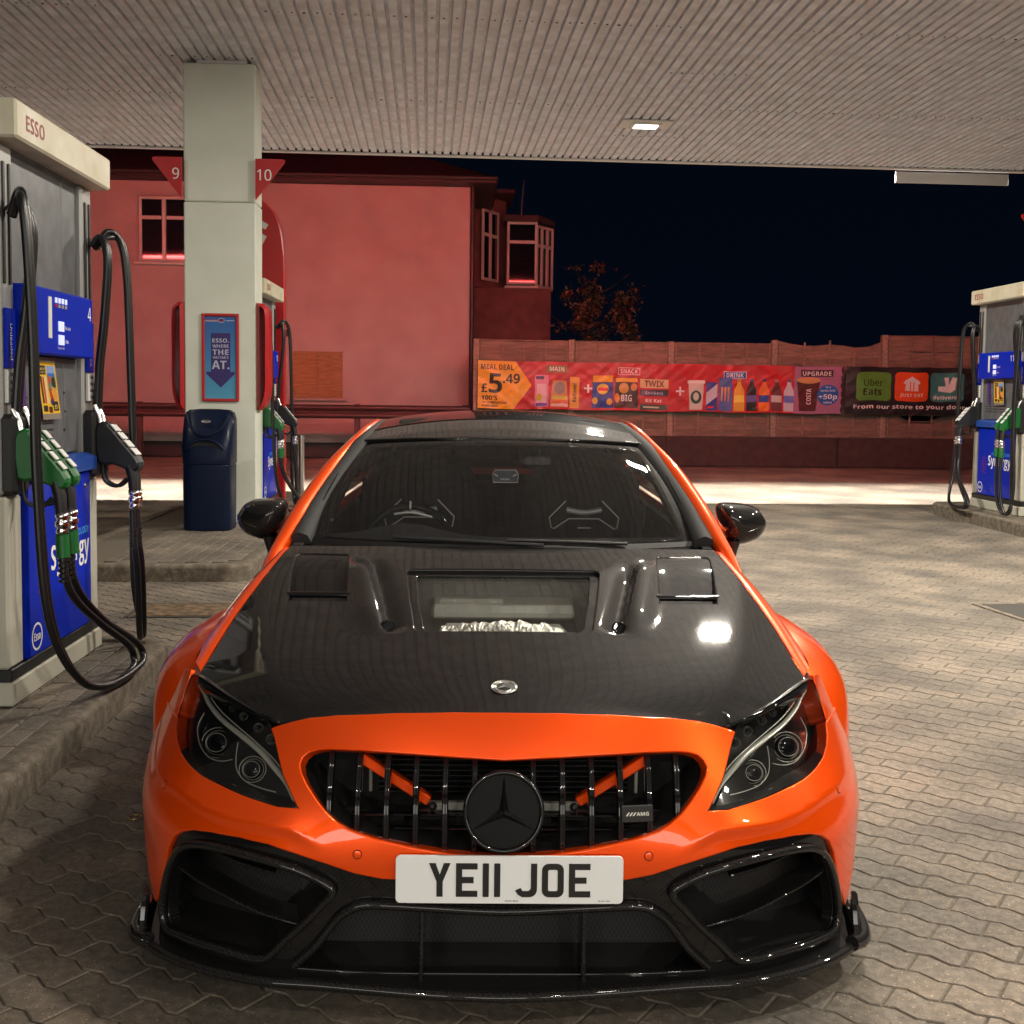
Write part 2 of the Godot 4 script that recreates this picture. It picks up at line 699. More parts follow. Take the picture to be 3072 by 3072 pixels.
func make_materials():
	# --- ground
	var grit := Image.create(1024, 1024, false, Image.FORMAT_RGB8)
	var n1 := noise_image(1024, 0.35, 2, 5)
	var n2 := noise_image(1024, 0.02, 4, 9)
	for y in 1024:
		for x in 1024:
			var q := 0.66 + (n1.get_pixel(x, y).r - 0.5) * 0.30 + (n2.get_pixel(x, y).r - 0.5) * 0.22
			grit.set_pixel(x, y, Color(q, q * 0.985, q * 0.96))
	var r2 := RandomNumberGenerator.new()
	r2.seed = 77
	for k in 2600:
		var x := r2.randi_range(2, 1020)
		var y := r2.randi_range(2, 1020)
		var c := [Color(1, 0.95, 0.80), Color(0.95, 0.80, 0.50), Color(0.42, 0.40, 0.38), Color(1.0, 0.98, 0.94), Color(0.88, 0.84, 0.78), Color(0.46, 0.40, 0.35)][r2.randi_range(0, 5)] as Color
		var s := r2.randi_range(2, 6)
		grit.fill_rect(Rect2i(x, y, s, maxi(1, s - r2.randi_range(0, 2))), c)
	var grit_t := ImageTexture.create_from_image(grit)
	var wear := tone_texture(512, 0.012, 5, 21, grey(0.68), Color(1.0, 0.98, 0.95), 1.5)
	var names := ["paver_warm", "paver_grey", "paver_dun"]
	var cols := [Vector3(0.240, 0.214, 0.188), Vector3(0.226, 0.203, 0.181), Vector3(0.250, 0.221, 0.191)]
	for k in 3:
		var m := mat(names[k], cols[k].x * 2.15, cols[k].y * 2.15, cols[k].z * 2.15, 0.78)
		over(m, grit_t, 1.3)
		patchy(m, wear, 0.19)
		bumpy(m, n1, 0.12)
	over(mat("joint_sand", 0.27, 0.235, 0.19, 0.95), grit_t, 2.0)
	var cm := mat("concrete", 0.55, 0.475, 0.39, 0.85)
	over(cm, grit_t, 0.55)
	patchy(cm, wear, 0.11)
	var am := mat("kerb_concrete", 0.44, 0.39, 0.325, 0.85)
	over(am, grit_t, 0.9)
	patchy(am, tone_texture(256, 0.03, 5, 31, Color(0.72, 0.70, 0.67), grey(1.0), 1.3), 1.3)
	# --- canopy
	var deck := mat("painted_deck", 0.72, 0.74, 0.82, 0.5)
	over(deck, tone_texture(512, 0.02, 5, 41, Color(0.88, 0.87, 0.86), grey(1.0), 1.6), 0.35)
	mat("trim_white", 0.66, 0.64, 0.62, 0.5)
	mat("dark_gap", 0.012, 0.012, 0.014, 0.9)
	mat("roof_top", 0.10, 0.10, 0.10, 0.9)
	var lm := mat("lamp_face", 0.8, 0.8, 0.8, 0.4)
	lm.emission_enabled = true
	lm.emission = Color(1.0, 0.97, 0.90)
	lm.emission_energy_multiplier = 6.0
	var fr := mat("fascia_red", 0.5, 0.02, 0.02, 0.4)
	fr.emission_enabled = true
	fr.emission = Color(1.0, 0.045, 0.06)
	fr.emission_energy_multiplier = 0.6
	var fw := mat("fascia_white", 0.7, 0.7, 0.7, 0.4)
	fw.emission_enabled = true
	fw.emission = Color(1.0, 0.95, 0.9)
	fw.emission_energy_multiplier = 1.5
	# --- pillar, signs
	var pw := mat("pillar_paint", 0.68, 0.72, 0.64, 0.42)
	over(pw, tone_texture(256, 0.015, 4, 51, Color(0.96, 0.96, 0.95), grey(1.0), 1.2), 0.5)
	coat(mat("sign_red", 0.42, 0.008, 0.012, 0.35), 0.6, 0.08)
	mat("letter_white", 0.78, 0.78, 0.78, 0.5)
	mat("letter_red", 0.26, 0.004, 0.008, 0.5)
	mat("letter_blue", 0.05, 0.30, 0.75, 0.5)
	coat(mat("bin_navy", 0.003, 0.008, 0.028, 0.40), 0.15, 0.2).metallic_specular = 0.25
	mat("steel", 0.62, 0.61, 0.60, 0.28, 1.0)
	mat("chrome", 0.80, 0.80, 0.80, 0.16, 1.0)
	mat("bright_metal", 0.72, 0.71, 0.69, 0.22, 1.0)
	# --- pumps
	var cap := mat("pump_cream", 0.64, 0.62, 0.50, 0.45)
	over(cap, tone_texture(256, 0.02, 4, 61, Color(0.90, 0.87, 0.82), grey(1.0), 1.2), 0.7)
	var pg := mat("pump_grey", 0.155, 0.160, 0.170, 0.42, 0.3)
	over(pg, tone_texture(256, 0.02, 4, 62, grey(0.85), grey(1.0), 1.4), 1.2)
	mat("pump_light_grey", 0.34, 0.34, 0.33, 0.45, 0.3)
	mat("pump_base", 0.42, 0.41, 0.34, 0.6)
	coat(mat("pump_blue", 0.001, 0.018, 0.40, 0.45), 0.12, 0.08).metallic_specular = 0.2
	coat(mat("pump_blue_lip", 0.010, 0.055, 0.30, 0.4), 0.3, 0.1)
	mat("black_rubber", 0.008, 0.008, 0.009, 0.32)
	mat("black_plastic", 0.010, 0.010, 0.011, 0.45)
	mat("nozzle_green", 0.006, 0.110, 0.022, 0.4)
	mat("nozzle_yellow", 0.60, 0.36, 0.02, 0.4)
	mat("sticker_white", 0.62, 0.62, 0.60, 0.5)
	mat("sticker_purple", 0.06, 0.01, 0.16, 0.5)
	var sc := mat("screen", 0.5, 0.5, 0.6, 0.3)
	sc.emission_enabled = true
	sc.emission = Color(0.72, 0.78, 1.0)
	sc.emission_energy_multiplier = 0.75
	# --- houses and fence
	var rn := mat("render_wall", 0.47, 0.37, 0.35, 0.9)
	over(rn, tone_texture(512, 0.014, 5, 71, Color(0.93, 0.92, 0.91), grey(1.0), 1.2), 0.12)
	bumpy(rn, noise_image(256, 0.2, 3, 72), 0.4)
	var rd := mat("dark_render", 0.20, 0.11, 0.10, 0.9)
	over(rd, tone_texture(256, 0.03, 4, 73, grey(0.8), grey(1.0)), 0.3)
	mat("window_frame", 0.66, 0.60, 0.56, 0.45)
	var gl := mat("window_glass", 0.010, 0.011, 0.013, 0.03)
	gl.metallic_specular = 0.7
	mat("net_curtain", 0.16, 0.13, 0.13, 0.9)
	mat("room_dark", 0.02, 0.016, 0.016, 0.9)
	var ply := mat("plywood", 0.44, 0.25, 0.095, 0.65)
	over(ply, wood_texture(81, 10.0), 0.7)
	mat("roof_tile", 0.05, 0.035, 0.035, 0.8)
	mat("gutter", 0.020, 0.018, 0.018, 0.5)
	mat("barrier_brown", 0.055, 0.028, 0.026, 0.5, 0.2)
	for k in 3:
		var w := mat(["slat_a", "slat_b", "slat_c"][k], [0.235, 0.20, 0.27][k], [0.185, 0.158, 0.205][k], [0.150, 0.128, 0.165][k], 0.8)
		over(w, wood_texture(85 + k, 5.0), 0.8)
	over(mat("fence_post", 0.55, 0.46, 0.38, 0.85), grit_t, 0.6)
	var bw := mat("retaining_wall", 0.050, 0.034, 0.030, 0.9)
	over(bw, tone_texture(256, 0.03, 5, 91, grey(0.7), grey(1.0)), 0.5)
	mat("leaf_rust", 0.10, 0.065, 0.035, 0.6)
	mat("leaf_olive", 0.06, 0.052, 0.028, 0.6)
	mat("bark", 0.012, 0.010, 0.009, 0.9)
	mat("iron_cover", 0.055, 0.05, 0.045, 0.7, 0.4)
	make_car_materials()

func wood_texture(sd: int, stretch: float) -> ImageTexture:
	var fn := FastNoiseLite.new()
	fn.seed = sd
	fn.frequency = 0.012
	fn.fractal_octaves = 4
	var o := Image.create(256, 256, false, Image.FORMAT_RGB8)
	for y in 256:
		for x in 256:
			var w := absf(fmod(float(x), 256.0) - 128.0) / 128.0
			var q := fn.get_noise_2d(x, y * stretch) * 0.5 + 0.5
			var q2 := fn.get_noise_2d(x + 900, y * stretch * 3.0) * 0.5 + 0.5
			var c := 0.62 + 0.30 * q + 0.14 * q2 - 0.04 * w
			o.set_pixel(x, y, Color(c, c * 0.98, c * 0.95))
	return ImageTexture.create_from_image(o)

# ---------------------------------------------------------------- ground
const ROW_TURN := 0.665     # the paver rows run this far off the x axis
const PAV_L := 0.222
const PAV_W := 0.104

func paver_mesh(sd: int) -> ArrayMesh:
	var r := RandomNumberGenerator.new()
	r.seed = sd
	var g := 0.0022
	var ring := PackedVector2Array()
	var seg := 8
	for e in [-1.0, 1.0]:
		for k in seg + 1:
			var t := float(k) / seg if e < 0 else 1.0 - float(k) / seg
			var wv := wave(t * PAV_L)
			ring.append(Vector2(clampf((t - 0.5) * PAV_L, -PAV_L / 2 + g, PAV_L / 2 - g), e * (PAV_W / 2 - g) + wv + r.randf_range(-0.0006, 0.0006)))
	var mb := MB.new()
	var inner := MB.shrunk(ring, 0.0034)
	var m := ring.size()
	var tr := Geometry2D.triangulate_polygon(inner)
	var tilt := Vector2(r.randf_range(-0.006, 0.006), r.randf_range(-0.006, 0.006))
	var i0 := mb.v.size()
	for p in inner:
		mb.vert(Vector3(p.x, p.dot(tilt), -p.y), Vector3(-tilt.x, 1, tilt.y).normalized())
	for k in range(0, tr.size(), 3):
		if (inner[tr[k + 1]] - inner[tr[k]]).cross(inner[tr[k + 2]] - inner[tr[k]]) > 0:
			mb.face(i0 + tr[k], i0 + tr[k + 1], i0 + tr[k + 2])
		else:
			mb.face(i0 + tr[k], i0 + tr[k + 2], i0 + tr[k + 1])
	for k in m:
		var a := ring[k]
		var b := ring[(k + 1) % m]
		var ai := inner[k]
		var bi := inner[(k + 1) % m]
		mb.quad(Vector3(a.x, -0.0040, -a.y), Vector3(b.x, -0.0040, -b.y), Vector3(bi.x, bi.dot(tilt), -bi.y), Vector3(ai.x, ai.dot(tilt), -ai.y))
	return mb.mesh()

func wave(x: float) -> float:
	var p := fposmod(x / (PAV_L / 2), 1.0)
	var t := sin(TAU * p)
	return 0.0085 * clampf(t * 1.5, -1.0, 1.0)

func sheet(x0: float, x1: float, z0: float, z1: float, y: float) -> MB:
	var mb := MB.new()
	mb.quad(Vector3(x0, y, z1), Vector3(x1, y, z1), Vector3(x1, y, z0), Vector3(x0, y, z0))
	return mb

func build_ground():
	structure(part("ground", sheet(-120, 120, -150, 60, -0.012), M.concrete))
	var bed := part("paved_forecourt", sheet(-9.5, 10.5, -15.05, 4.5, -0.0050), M.joint_sand)
	structure(bed)
	var kinds := []
	for k in 3:
		kinds.append(paver_mesh(100 + k))
	var dx := Vector2(cos(ROW_TURN), sin(ROW_TURN))      # on the ground, x and z
	var dz := Vector2(-sin(ROW_TURN), cos(ROW_TURN))
	var places := []
	for i in range(-190, 190):
		for j in range(-110, 110):
			var p := Vector2(-0.3, -5.0) + dx * ((j + 0.5 * (i & 1)) * PAV_L) + dz * (i * PAV_W)
			if p.x < -9.3 or p.x > 10.3 or p.y < -14.95 or p.y > 4.4:
				continue
			if p.x < -1.62 and p.x > -3.2 and p.y < -1.6 and p.y > -5.9:
				continue
			places.append(p)
	var cam_f := Vector2(sin(0.0476), -cos(0.0476))
	var near := []
	var rest := []
	for p in places:
		var depth: float = p.dot(cam_f)
		var side: float = p.dot(Vector2(-cam_f.y, cam_f.x))
		var seen: bool = depth > 2.3 and absf(side) < depth * 0.475
		if seen and depth < 6.2:
			var u: float = (p - Vector2(CAR_AT.x, CAR_AT.z)).x
			if absf(u) < 0.85 and p.y < -2.75:
				seen = false
			if p.x < -1.5 and p.y < -3.3:
				seen = false
		if seen and near.size() < 4000:
			near.append([depth, p])
		else:
			rest.append(p)
	near.sort_custom(func(a, b): return a[0] < b[0])
	for k in range(300, near.size()):
		rest.append(near[k][1])
	var mats := [M.paver_warm, M.paver_grey, M.paver_dun]
	for k in mini(300, near.size()):
		var p: Vector2 = near[k][1]
		var o := meshed("paver", kinds[rng.randi_range(0, 2)], mats[rng.randi_range(0, 2)], bed)
		o.transform = paver_at(p)
	for k in 3:
		var mm := MultiMesh.new()
		mm.transform_format = MultiMesh.TRANSFORM_3D
		mm.mesh = kinds[k]
		var mine := []
		for i in rest.size():
			if (i * 7 + int(i / 5.0)) % 3 == k:
				mine.append(rest[i])
		mm.instance_count = mine.size()
		for i in mine.size():
			mm.set_instance_transform(i, paver_at(mine[i]))
		var mi := MultiMeshInstance3D.new()
		mi.multimesh = mm
		mi.material_override = mats[k]
		put(mi, "pavers", bed)
		mi.set_meta("kind", "stuff")

func paver_at(p: Vector2) -> Transform3D:
	var b := Basis(Vector3.UP, -ROW_TURN + rng.randf_range(-0.012, 0.012))
	if rng.randf() < 0.5:
		b = b * Basis(Vector3.UP, PI)
	return Transform3D(b, Vector3(p.x, rng.randf_range(-0.0012, 0.0012) + 0.0010 * sin(p.x * 1.7 + p.y), p.y))

# ---------------------------------------------------------------- canopy
func in_roof(x: float, y: float, z: float) -> Vector3:
	return Basis(Vector3.UP, ROOF_TURN) * Vector3(x, y, z)

func build_canopy():
	var roof := Node3D.new()
	roof.rotation.y = ROOF_TURN
	put(roof, "canopy_roof")
	structure(roof)
	# one corrugated sheet: 9 ribs wide, seen from below
	var pitch := 0.110
	var width := pitch * 9
	var length := 2.78
	var sh := []
	var rib := [Vector2(0.0, 0.0), Vector2(0.66, 0.0), Vector2(0.71, 0.036), Vector2(0.93, 0.036), Vector2(0.98, 0.0), Vector2(1.0, 0.0)]
	for kind in 2:
		var mb := MB.new()
		var le := [length, length * 0.5][kind] as float
		for k in 9:
			for i in 5:
				var a := Vector3((k + rib[i].x) * pitch, rib[i].y, 0)
				var b := Vector3((k + rib[i + 1].x) * pitch, rib[i + 1].y, 0)
				var d := Vector3(0, -0.010, -le)
				mb.quad(a + d, b + d, b, a)
		sh.append(mb.mesh())
	var far := -15.52
	var bolt := MB.new()
	bolt.lathe(PackedVector2Array([Vector2(0.0, -0.007), Vector2(0.008, -0.005), Vector2(0.011, 0.0)]), 8)
	var bolts := []
	for c in 20:
		var x := -9.6 + c * width
		var z := 9.46
		var r := 0
		while z > far + 0.01:
			var le := length
			var mesh: ArrayMesh = sh[0]
			if r == 0 and c % 5 == 2:
				le = length * 0.5
				mesh = sh[1]
			if z - le < far:
				le = z - far
			var o := meshed("corrugated_sheet", mesh, M.painted_deck, roof)
			o.position = Vector3(x, ROOF_Y + rng.randf_range(-0.002, 0.002), z)
			if absf(le - length) > 0.01 and mesh == sh[0]:
				o.scale.z = le / length
			z -= le
			r += 1
			for k in 9:
				if z > far + 0.1 and rng.randf() < 0.8:
					bolts.append(Transform3D(Basis.IDENTITY.scaled(Vector3.ONE * rng.randf_range(0.7, 1.4)), Vector3(x + (k + 0.33 + rng.randf_range(-0.04, 0.04)) * pitch, ROOF_Y - 0.010, z + 0.05 + rng.randf_range(-0.01, 0.01))))
	var bm := MultiMesh.new()
	bm.transform_format = MultiMesh.TRANSFORM_3D
	bm.mesh = bolt.mesh()
	bm.instance_count = bolts.size()
	for k in bolts.size():
		bm.set_instance_transform(k, bolts[k])
	var bi := MultiMeshInstance3D.new()
	bi.multimesh = bm
	bi.material_override = M.gutter
	put(bi, "roof_bolts", roof)
	bi.set_meta("kind", "stuff")
	var slab := MB.new()
	slab.box(Vector3(0.2, ROOF_Y + 0.42, -3.0), Vector3(19.8, 0.7, 25.0))
	part("roof_slab", slab, M.roof_top, roof)
	var gap := MB.new()
	gap.box(Vector3(0.2, ROOF_Y + 0.045, far - 0.012), Vector3(19.6, 0.06, 0.02))
	part("closer_strip", gap, M.dark_gap, roof)
	var tr := MB.new()
	tr.box(Vector3(0.2, ROOF_Y - 0.028, far - 0.02), Vector3(19.7, 0.026, 0.075), 0.004)
	part("edge_trim", tr, M.trim_white, roof)
	# the lit fascia, on the far side of the canopy
	var fa := MB.new()
	fa.box(Vector3(0.2, ROOF_Y + 0.50, far - 0.045), Vector3(19.8, 0.62, 0.03), 0.004)
	part("lit_fascia_sign", fa, M.fascia_red, roof)
	var fl := MB.new()
	fl.box(Vector3(0.2, ROOF_Y + 0.10, far - 0.045), Vector3(19.8, 0.05, 0.03), 0.004)
	part("lit_fascia_line", fl, M.fascia_white, roof)
	var red := AreaLight3D.new()
	red.area_size = Vector2(19.0, 0.6)
	red.light_color = Color(1.0, 0.50, 0.50)
	red.light_energy = 11.0
	red.area_range = 60.0
	red.shadow_enabled = true
	red.transform = Transform3D(Basis.IDENTITY, Vector3(0.2, ROOF_Y + 0.50, far - 0.066))
	put(red, "fascia_glow", roof)
	var wh := AreaLight3D.new()
	wh.area_size = Vector2(19.0, 0.02)
	wh.light_color = Color(1.0, 0.98, 0.95)
	wh.light_energy = 620.0
	wh.area_range = 60.0
	wh.shadow_enabled = true
	wh.transform = Transform3D(Basis(Vector3.RIGHT, -PI / 2), Vector3(0.2, ROOF_Y + 0.85, far - 0.155))
	put(wh, "fascia_downlight", roof)
	var hood := MB.new()
	hood.box(Vector3(0.2, ROOF_Y + 0.885, far - 0.12), Vector3(19.4, 0.03, 0.18), 0.004)
	part("downlight_rail", hood, M.trim_white, roof)
	var lip := MB.new()
	lip.box(Vector3(0.2, ROOF_Y + 0.808, far - 0.212), Vector3(19.4, 0.130, 0.012), 0.003)
	part("downlight_lip", lip, M.trim_white, roof)
	# board hung below the far edge
	var bd := MB.new()
	bd.box(Vector3.ZERO, Vector3(1.66, 0.155, 0.03), 0.005)
	var o := part("hanging_board", bd, M.trim_white)
	o.position = in_roof(7.42, ROOF_Y - 0.14, far - 0.06)
	o.rotation.y = ROOF_TURN
	tag(o, "plain white board hung under the canopy edge above the far right pump", "board")
	# lamps
	for k in LAMPS.size():
		var L: Vector3 = LAMPS[k]
		var seen := k == 0
		var t := thing("canopy_lamp", "bright white square lamp in the canopy ceiling, the only one in view" if seen else "canopy ceiling lamp outside the picture, over the %s" % ["", "car roof", "car bonnet", "camera", "right lane far end", "right lane", "right lane near end", "left island", "ground behind the camera", "right lane behind the camera", "left lane behind the camera"][k], "lamp", Vector3(L.x, ROOF_Y - 0.024, L.y), ROOF_TURN, "canopy lamps")
		var pl := MB.new()
		pl.box(Vector3.ZERO, Vector3(0.62, 0.022, 0.36), 0.004)
		part("plate", pl, M.trim_white, t)
		var hs := MB.new()
		hs.plate(round_rect(0.36, 0.27, 0.03), 0.022, 0.006, Transform3D(Basis(Vector3.RIGHT, PI / 2), Vector3(0, -0.011, 0)))
		part("housing", hs, M.trim_white, t)
		var fc := MB.new()
		fc.plate(round_rect(0.28, 0.19, 0.02), 0.003, 0.0, Transform3D(Basis(Vector3.RIGHT, PI / 2), Vector3(0, -0.0335, 0)))
		part("lamp_glass", fc, M.lamp_face, t)
		var al := AreaLight3D.new()
		al.area_size = Vector2(0.27, 0.18)
		al.light_color = Color(1.0, 0.965, 0.90)
		al.light_energy = L.z
		al.area_range = 40.0
		al.shadow_enabled = true
		al.transform = Transform3D(Basis(Vector3.RIGHT, -PI / 2), Vector3(0, -0.040, 0))
		put(al, "lamp_light", t)

# ---------------------------------------------------------------- pillars and what hangs on them
func build_pillars():
	pillar(Vector3(-2.415, 0.12, -11.58), "white canopy pillar behind the blue bin")
	pillar(Vector3(7.60, 0.12, -13.9), "white canopy pillar at the far right pump, beyond the picture's edge")
	pillar(Vector3(-3.26, 0.12, -6.75), "white canopy pillar behind the large left pump, beyond the picture's edge")
	flag_sign(Vector3(-2.775, 3.365, -11.36), -1.0, "9", "red triangular number 9 sign on the left side of the white pillar")
	flag_sign(Vector3(-2.052, 3.365, -11.36), 1.0, "10", "red triangular number 10 sign on the right side of the white pillar")
	flag_sign(Vector3(7.24, 3.365, -13.68), -1.0, "11", "red triangular sign cut off by the right edge, above the right pump")
	flag_sign(Vector3(-2.90, 3.365, -6.53), 1.0, "4", "red triangular sign whose tip shows in the top left corner")
	# framed poster on the front of the pillar
	var t := thing("framed_poster", "blue poster with a purple arrow in a red frame on the white pillar", "poster", Vector3(-2.412, 1.795, -11.40))
	var fr := MB.new()
	frame_bars(fr, 0.372, 0.885, 0.030, 0.028)
	part("frame", fr, M.sign_red, t)
	var p := Print.new(self, 360, 900, Color(0.20, 0.55, 0.86), 1.0)
	for y in 900:
		p.rect(0, y, 360, 1, Color(0.17, 0.42, 0.78).lerp(Color(0.36, 0.75, 0.92), y / 900.0))
	p.rect(20, 48, 130, 10, Color(0.85, 0.2, 0.2))
	p.rect(20, 58, 130, 8, Color(0.9, 0.9, 0.95))
	p.disc(190, 55, 36, 24, Color(0.92, 0.92, 0.95))
	p.disc(190, 55, 31, 19, Color(0.12, 0.2, 0.6))
	p.words("Esso", 190, 56, 22, Color(0.85, 0.1, 0.12))
	p.rect(240, 52, 90, 9, Color(0.85, 0.88, 0.95))
	p.poly(PackedVector2Array([Vector2(80, 190), Vector2(285, 190), Vector2(285, 600), Vector2(330, 600), Vector2(330, 625), Vector2(182, 770), Vector2(30, 625), Vector2(30, 600), Vector2(80, 600)]), Color(0.22, 0.13, 0.50))
	var ink := Color(0.86, 0.88, 0.97)
	p.words("ESSO.", 183, 268, 44, ink, 176)
	p.words("WHERE", 182, 327, 34, ink, 170)
	p.words("THE", 182, 392, 58, ink, 172)
	p.words("NECTAR'S", 182, 449, 26, ink, 162)
	p.words("AT.", 183, 527, 92, ink, 186)
	var pm := mat("poster_print", 1, 1, 1, 0.5)
	pm.albedo_texture = p.tex()
	pm.albedo_color = grey(0.80)
	coat(pm, 0.6, 0.05)
	var q := MB.new()
	q.quad(Vector3(-0.17, -0.425, 0.012), Vector3(0.17, -0.425, 0.012), Vector3(0.17, 0.425, 0.012), Vector3(-0.17, 0.425, 0.012))
	part("printed_sheet", q, pm, t)

func frame_bars(mb: MB, w: float, h: float, b: float, d: float):
	for s in [-1.0, 1.0]:
		mb.box(Vector3(s * (w - b) / 2, 0, d / 2), Vector3(b, h, d), b * 0.25)
		mb.box(Vector3(0, s * (h - b) / 2, d / 2), Vector3(w - b * 2 - 0.001, b, d - 0.001), b * 0.25)

func pillar(at: Vector3, label: String):
	var t := thing("canopy_pillar", label, "pillar", at, 0.0, "canopy pillars")
	var ph := ROOF_Y - at.y - 0.03
	var lo := MB.new()
	lo.box(Vector3(0, 1.612, 0), Vector3(0.715, 3.224, 0.36), 0.012)
	part("lower_cladding", lo, M.pillar_paint, t)
	var up := MB.new()
	up.box(Vector3(0, (3.230 + ph) / 2, 0), Vector3(0.712, ph - 3.230, 0.358), 0.012)
	part("upper_cladding", up, M.pillar_paint, t)
	var tp := MB.new()
	tp.box(Vector3(0.02, ph + 0.02, 0.02), Vector3(0.50, 0.036, 0.25), 0.004)
	part("top_plate", tp, M.trim_white, t)
	# rounded red guards on the two sides
	for s in [-1.0, 1.0]:
		var g := MB.new()
		var prof := PackedVector2Array()
		prof.append(Vector2(0, -0.53))
		prof.append_array(smooth2(PackedVector2Array([Vector2(0.035, -0.53), Vector2(0.085, -0.48), Vector2(0.122, -0.33), Vector2(0.125, 0.0), Vector2(0.125, 0.36), Vector2(0.112, 0.49), Vector2(0.06, 0.545)]), 4))
		prof.append(Vector2(0, 0.55))
		if s < 0:
			for k in prof.size():
				prof[k].x = -prof[k].x
		g.plate(prof, 0.24, 0.035, Transform3D(Basis.IDENTITY, Vector3(s * 0.361, 1.68, -0.03)))
		part("red_guard", g, M.sign_red, t)

func flag_sign(at: Vector3, side: float, num: String, label: String):
	var t := thing("number_sign", label, "sign", at, 0.0, "triangular pump number signs")
	var w := 0.30
	var poly := PackedVector2Array([Vector2(0, 0), Vector2(w - 0.012, 0.372), Vector2(w - 0.008, 0.395), Vector2(w - 0.03, 0.405), Vector2(0, 0.405)])
	if side < 0:
		for k in poly.size():
			poly[k].x *= -1.0
	var b := MB.new()
	b.plate(poly, 0.035, 0.004, Transform3D(Basis.IDENTITY, Vector3(0, 0, -0.015)))
	part("panel", b, M.sign_red, t)
	var x := 0.058 if num.length() == 1 else 0.088
	part("numeral", lettering(num, 0.110, 0.0, Transform3D(Basis.IDENTITY, Vector3(side * x, 0.245, 0.0215)), false), M.letter_white, t)

# ---------------------------------------------------------------- islands
func build_islands():
	island("left pump island", -3.05, -1.53, -1.2, -6.10, 0.13, true)
	island("pillar island", -3.30, -1.60, -8.55, -15.0, 0.13, true)
	island("right pump island", 6.03, 8.4, -9.3, -14.02, 0.15, false)

func island(_which: String, x0: float, x1: float, z0: float, z1: float, h: float, slabs: bool):
	var t := Node3D.new()
	put(t, "pump_island")
	structure(t)
	var c := Vector2((x0 + x1) / 2, -(z0 + z1) / 2)
	var w := x1 - x0
	var l := z0 - z1
	var up := Basis(Vector3.RIGHT, -PI / 2)
	var outer := round_rect(w, l, 0.22, c, 6)
	var mb := MB.new()
	var inner := MB.shrunk(outer, 0.115)
	# kerb ring: rounded nose, body, inner drop
	var prof := [Vector2(0.0, -0.01), Vector2(0.0, h - 0.030), Vector2(0.008, h - 0.010), Vector2(0.030, h), Vector2(0.115, h), Vector2(0.115, h - 0.03)]
	var rows := []
	for p in prof:
		var ring := MB.shrunk(outer, p.x)
		var row := PackedVector3Array()
		for q in ring:
			row.append(Vector3(q.x, p.y, -q.y))
		rows.append(row)
	mb.grid(rows, true, false)
	part("kerb", mb, M.kerb_concrete, t)
	var top := MB.new()
	top.plate(inner, 0.03, 0.0, Transform3D(up, Vector3(0, h - 0.046, 0)), false)
	part("bed", top, M.joint_sand, t)
	if not slabs:
		var cap := MB.new()
		cap.plate(MB.shrunk(inner, 0.004), 0.03, 0.003, Transform3D(up, Vector3(0, h - 0.034, 0)), false)
		part("top_slab", cap, M.kerb_concrete, t)
		return
	# small concrete blocks laid in rows
	var bx := 0.105
	var bz := 0.205
	var mats := [M.paver_warm, M.paver_grey, M.paver_dun]
	var mesh := MB.new()
	mesh.box(Vector3(0, -0.02, 0), Vector3(bx - 0.006, 0.04, bz - 0.006), 0.005)
	var bm := mesh.mesh()
	var zz := z0 - 0.115
	var r := 0
	while zz - bz > z1 + 0.1:
		var k := 0
		var xx := x1 - 0.118
		while xx - bx > x1 - (0.70 if z0 > -5.0 else 1.25):
			var zc := zz - bz / 2 - (bz / 2 if k % 2 == 1 else 0.0)
			var corner := minf(absf(z0 - zc), absf(z1 - zc)) < 0.40 and x1 - xx < 0.20
			if not corner and zc - bz / 2 > z1 + 0.115 and zc > -14.5:
				var o := meshed("block", bm, mats[rng.randi_range(0, 2)], t)
				o.position = Vector3(xx - bx / 2, h - 0.004 + rng.randf_range(-0.002, 0.0015), zc)
				o.rotation = Vector3(rng.randf_range(-0.006, 0.006), 0, rng.randf_range(-0.008, 0.008))
			xx -= bx
			k += 1
		zz -= bz
		r += 1

# ---------------------------------------------------------------- houses
func window_unit(parent: Node, at: Vector3, turn: float, w: float, h: float, lights: int, fanlight: float, called := "window"):
	var t := Node3D.new()
	t.position = at
	t.rotation.y = turn
	put(t, called, parent)
	var fr := MB.new()
	frame_bars(fr, w, h, 0.065, 0.07)
	for k in range(1, lights):
		fr.box(Vector3(-w / 2 + w * k / lights, 0, 0.034), Vector3(0.075, h - 0.132, 0.066), 0.008)
	var fy := h / 2 - fanlight
	for k in lights:
		var cx := -w / 2 + w * (k + 0.5) / lights
		fr.box(Vector3(cx, fy, 0.033), Vector3(w / lights - 0.12, 0.075, 0.064), 0.008)
	part("frame", fr, M.window_frame, t)
	var gl := MB.new()
	for k in lights:
		var xa := -w / 2 + w * k / lights + 0.05
		var xb := -w / 2 + w * (k + 1) / lights - 0.05
		var tip := rng.randf_range(-0.006, 0.006)
		gl.quad(Vector3(xa, -h / 2 + 0.05, 0.026), Vector3(xb, -h / 2 + 0.05, 0.026 + tip), Vector3(xb, fy - 0.03, 0.026 + tip), Vector3(xa, fy - 0.03, 0.026))
		gl.quad(Vector3(xa, fy + 0.03, 0.027), Vector3(xb, fy + 0.03, 0.027 + tip), Vector3(xb, h / 2 - 0.05, 0.027 + tip), Vector3(xa, h / 2 - 0.05, 0.027))
	part("glass", gl, M.window_glass, t)
	return t

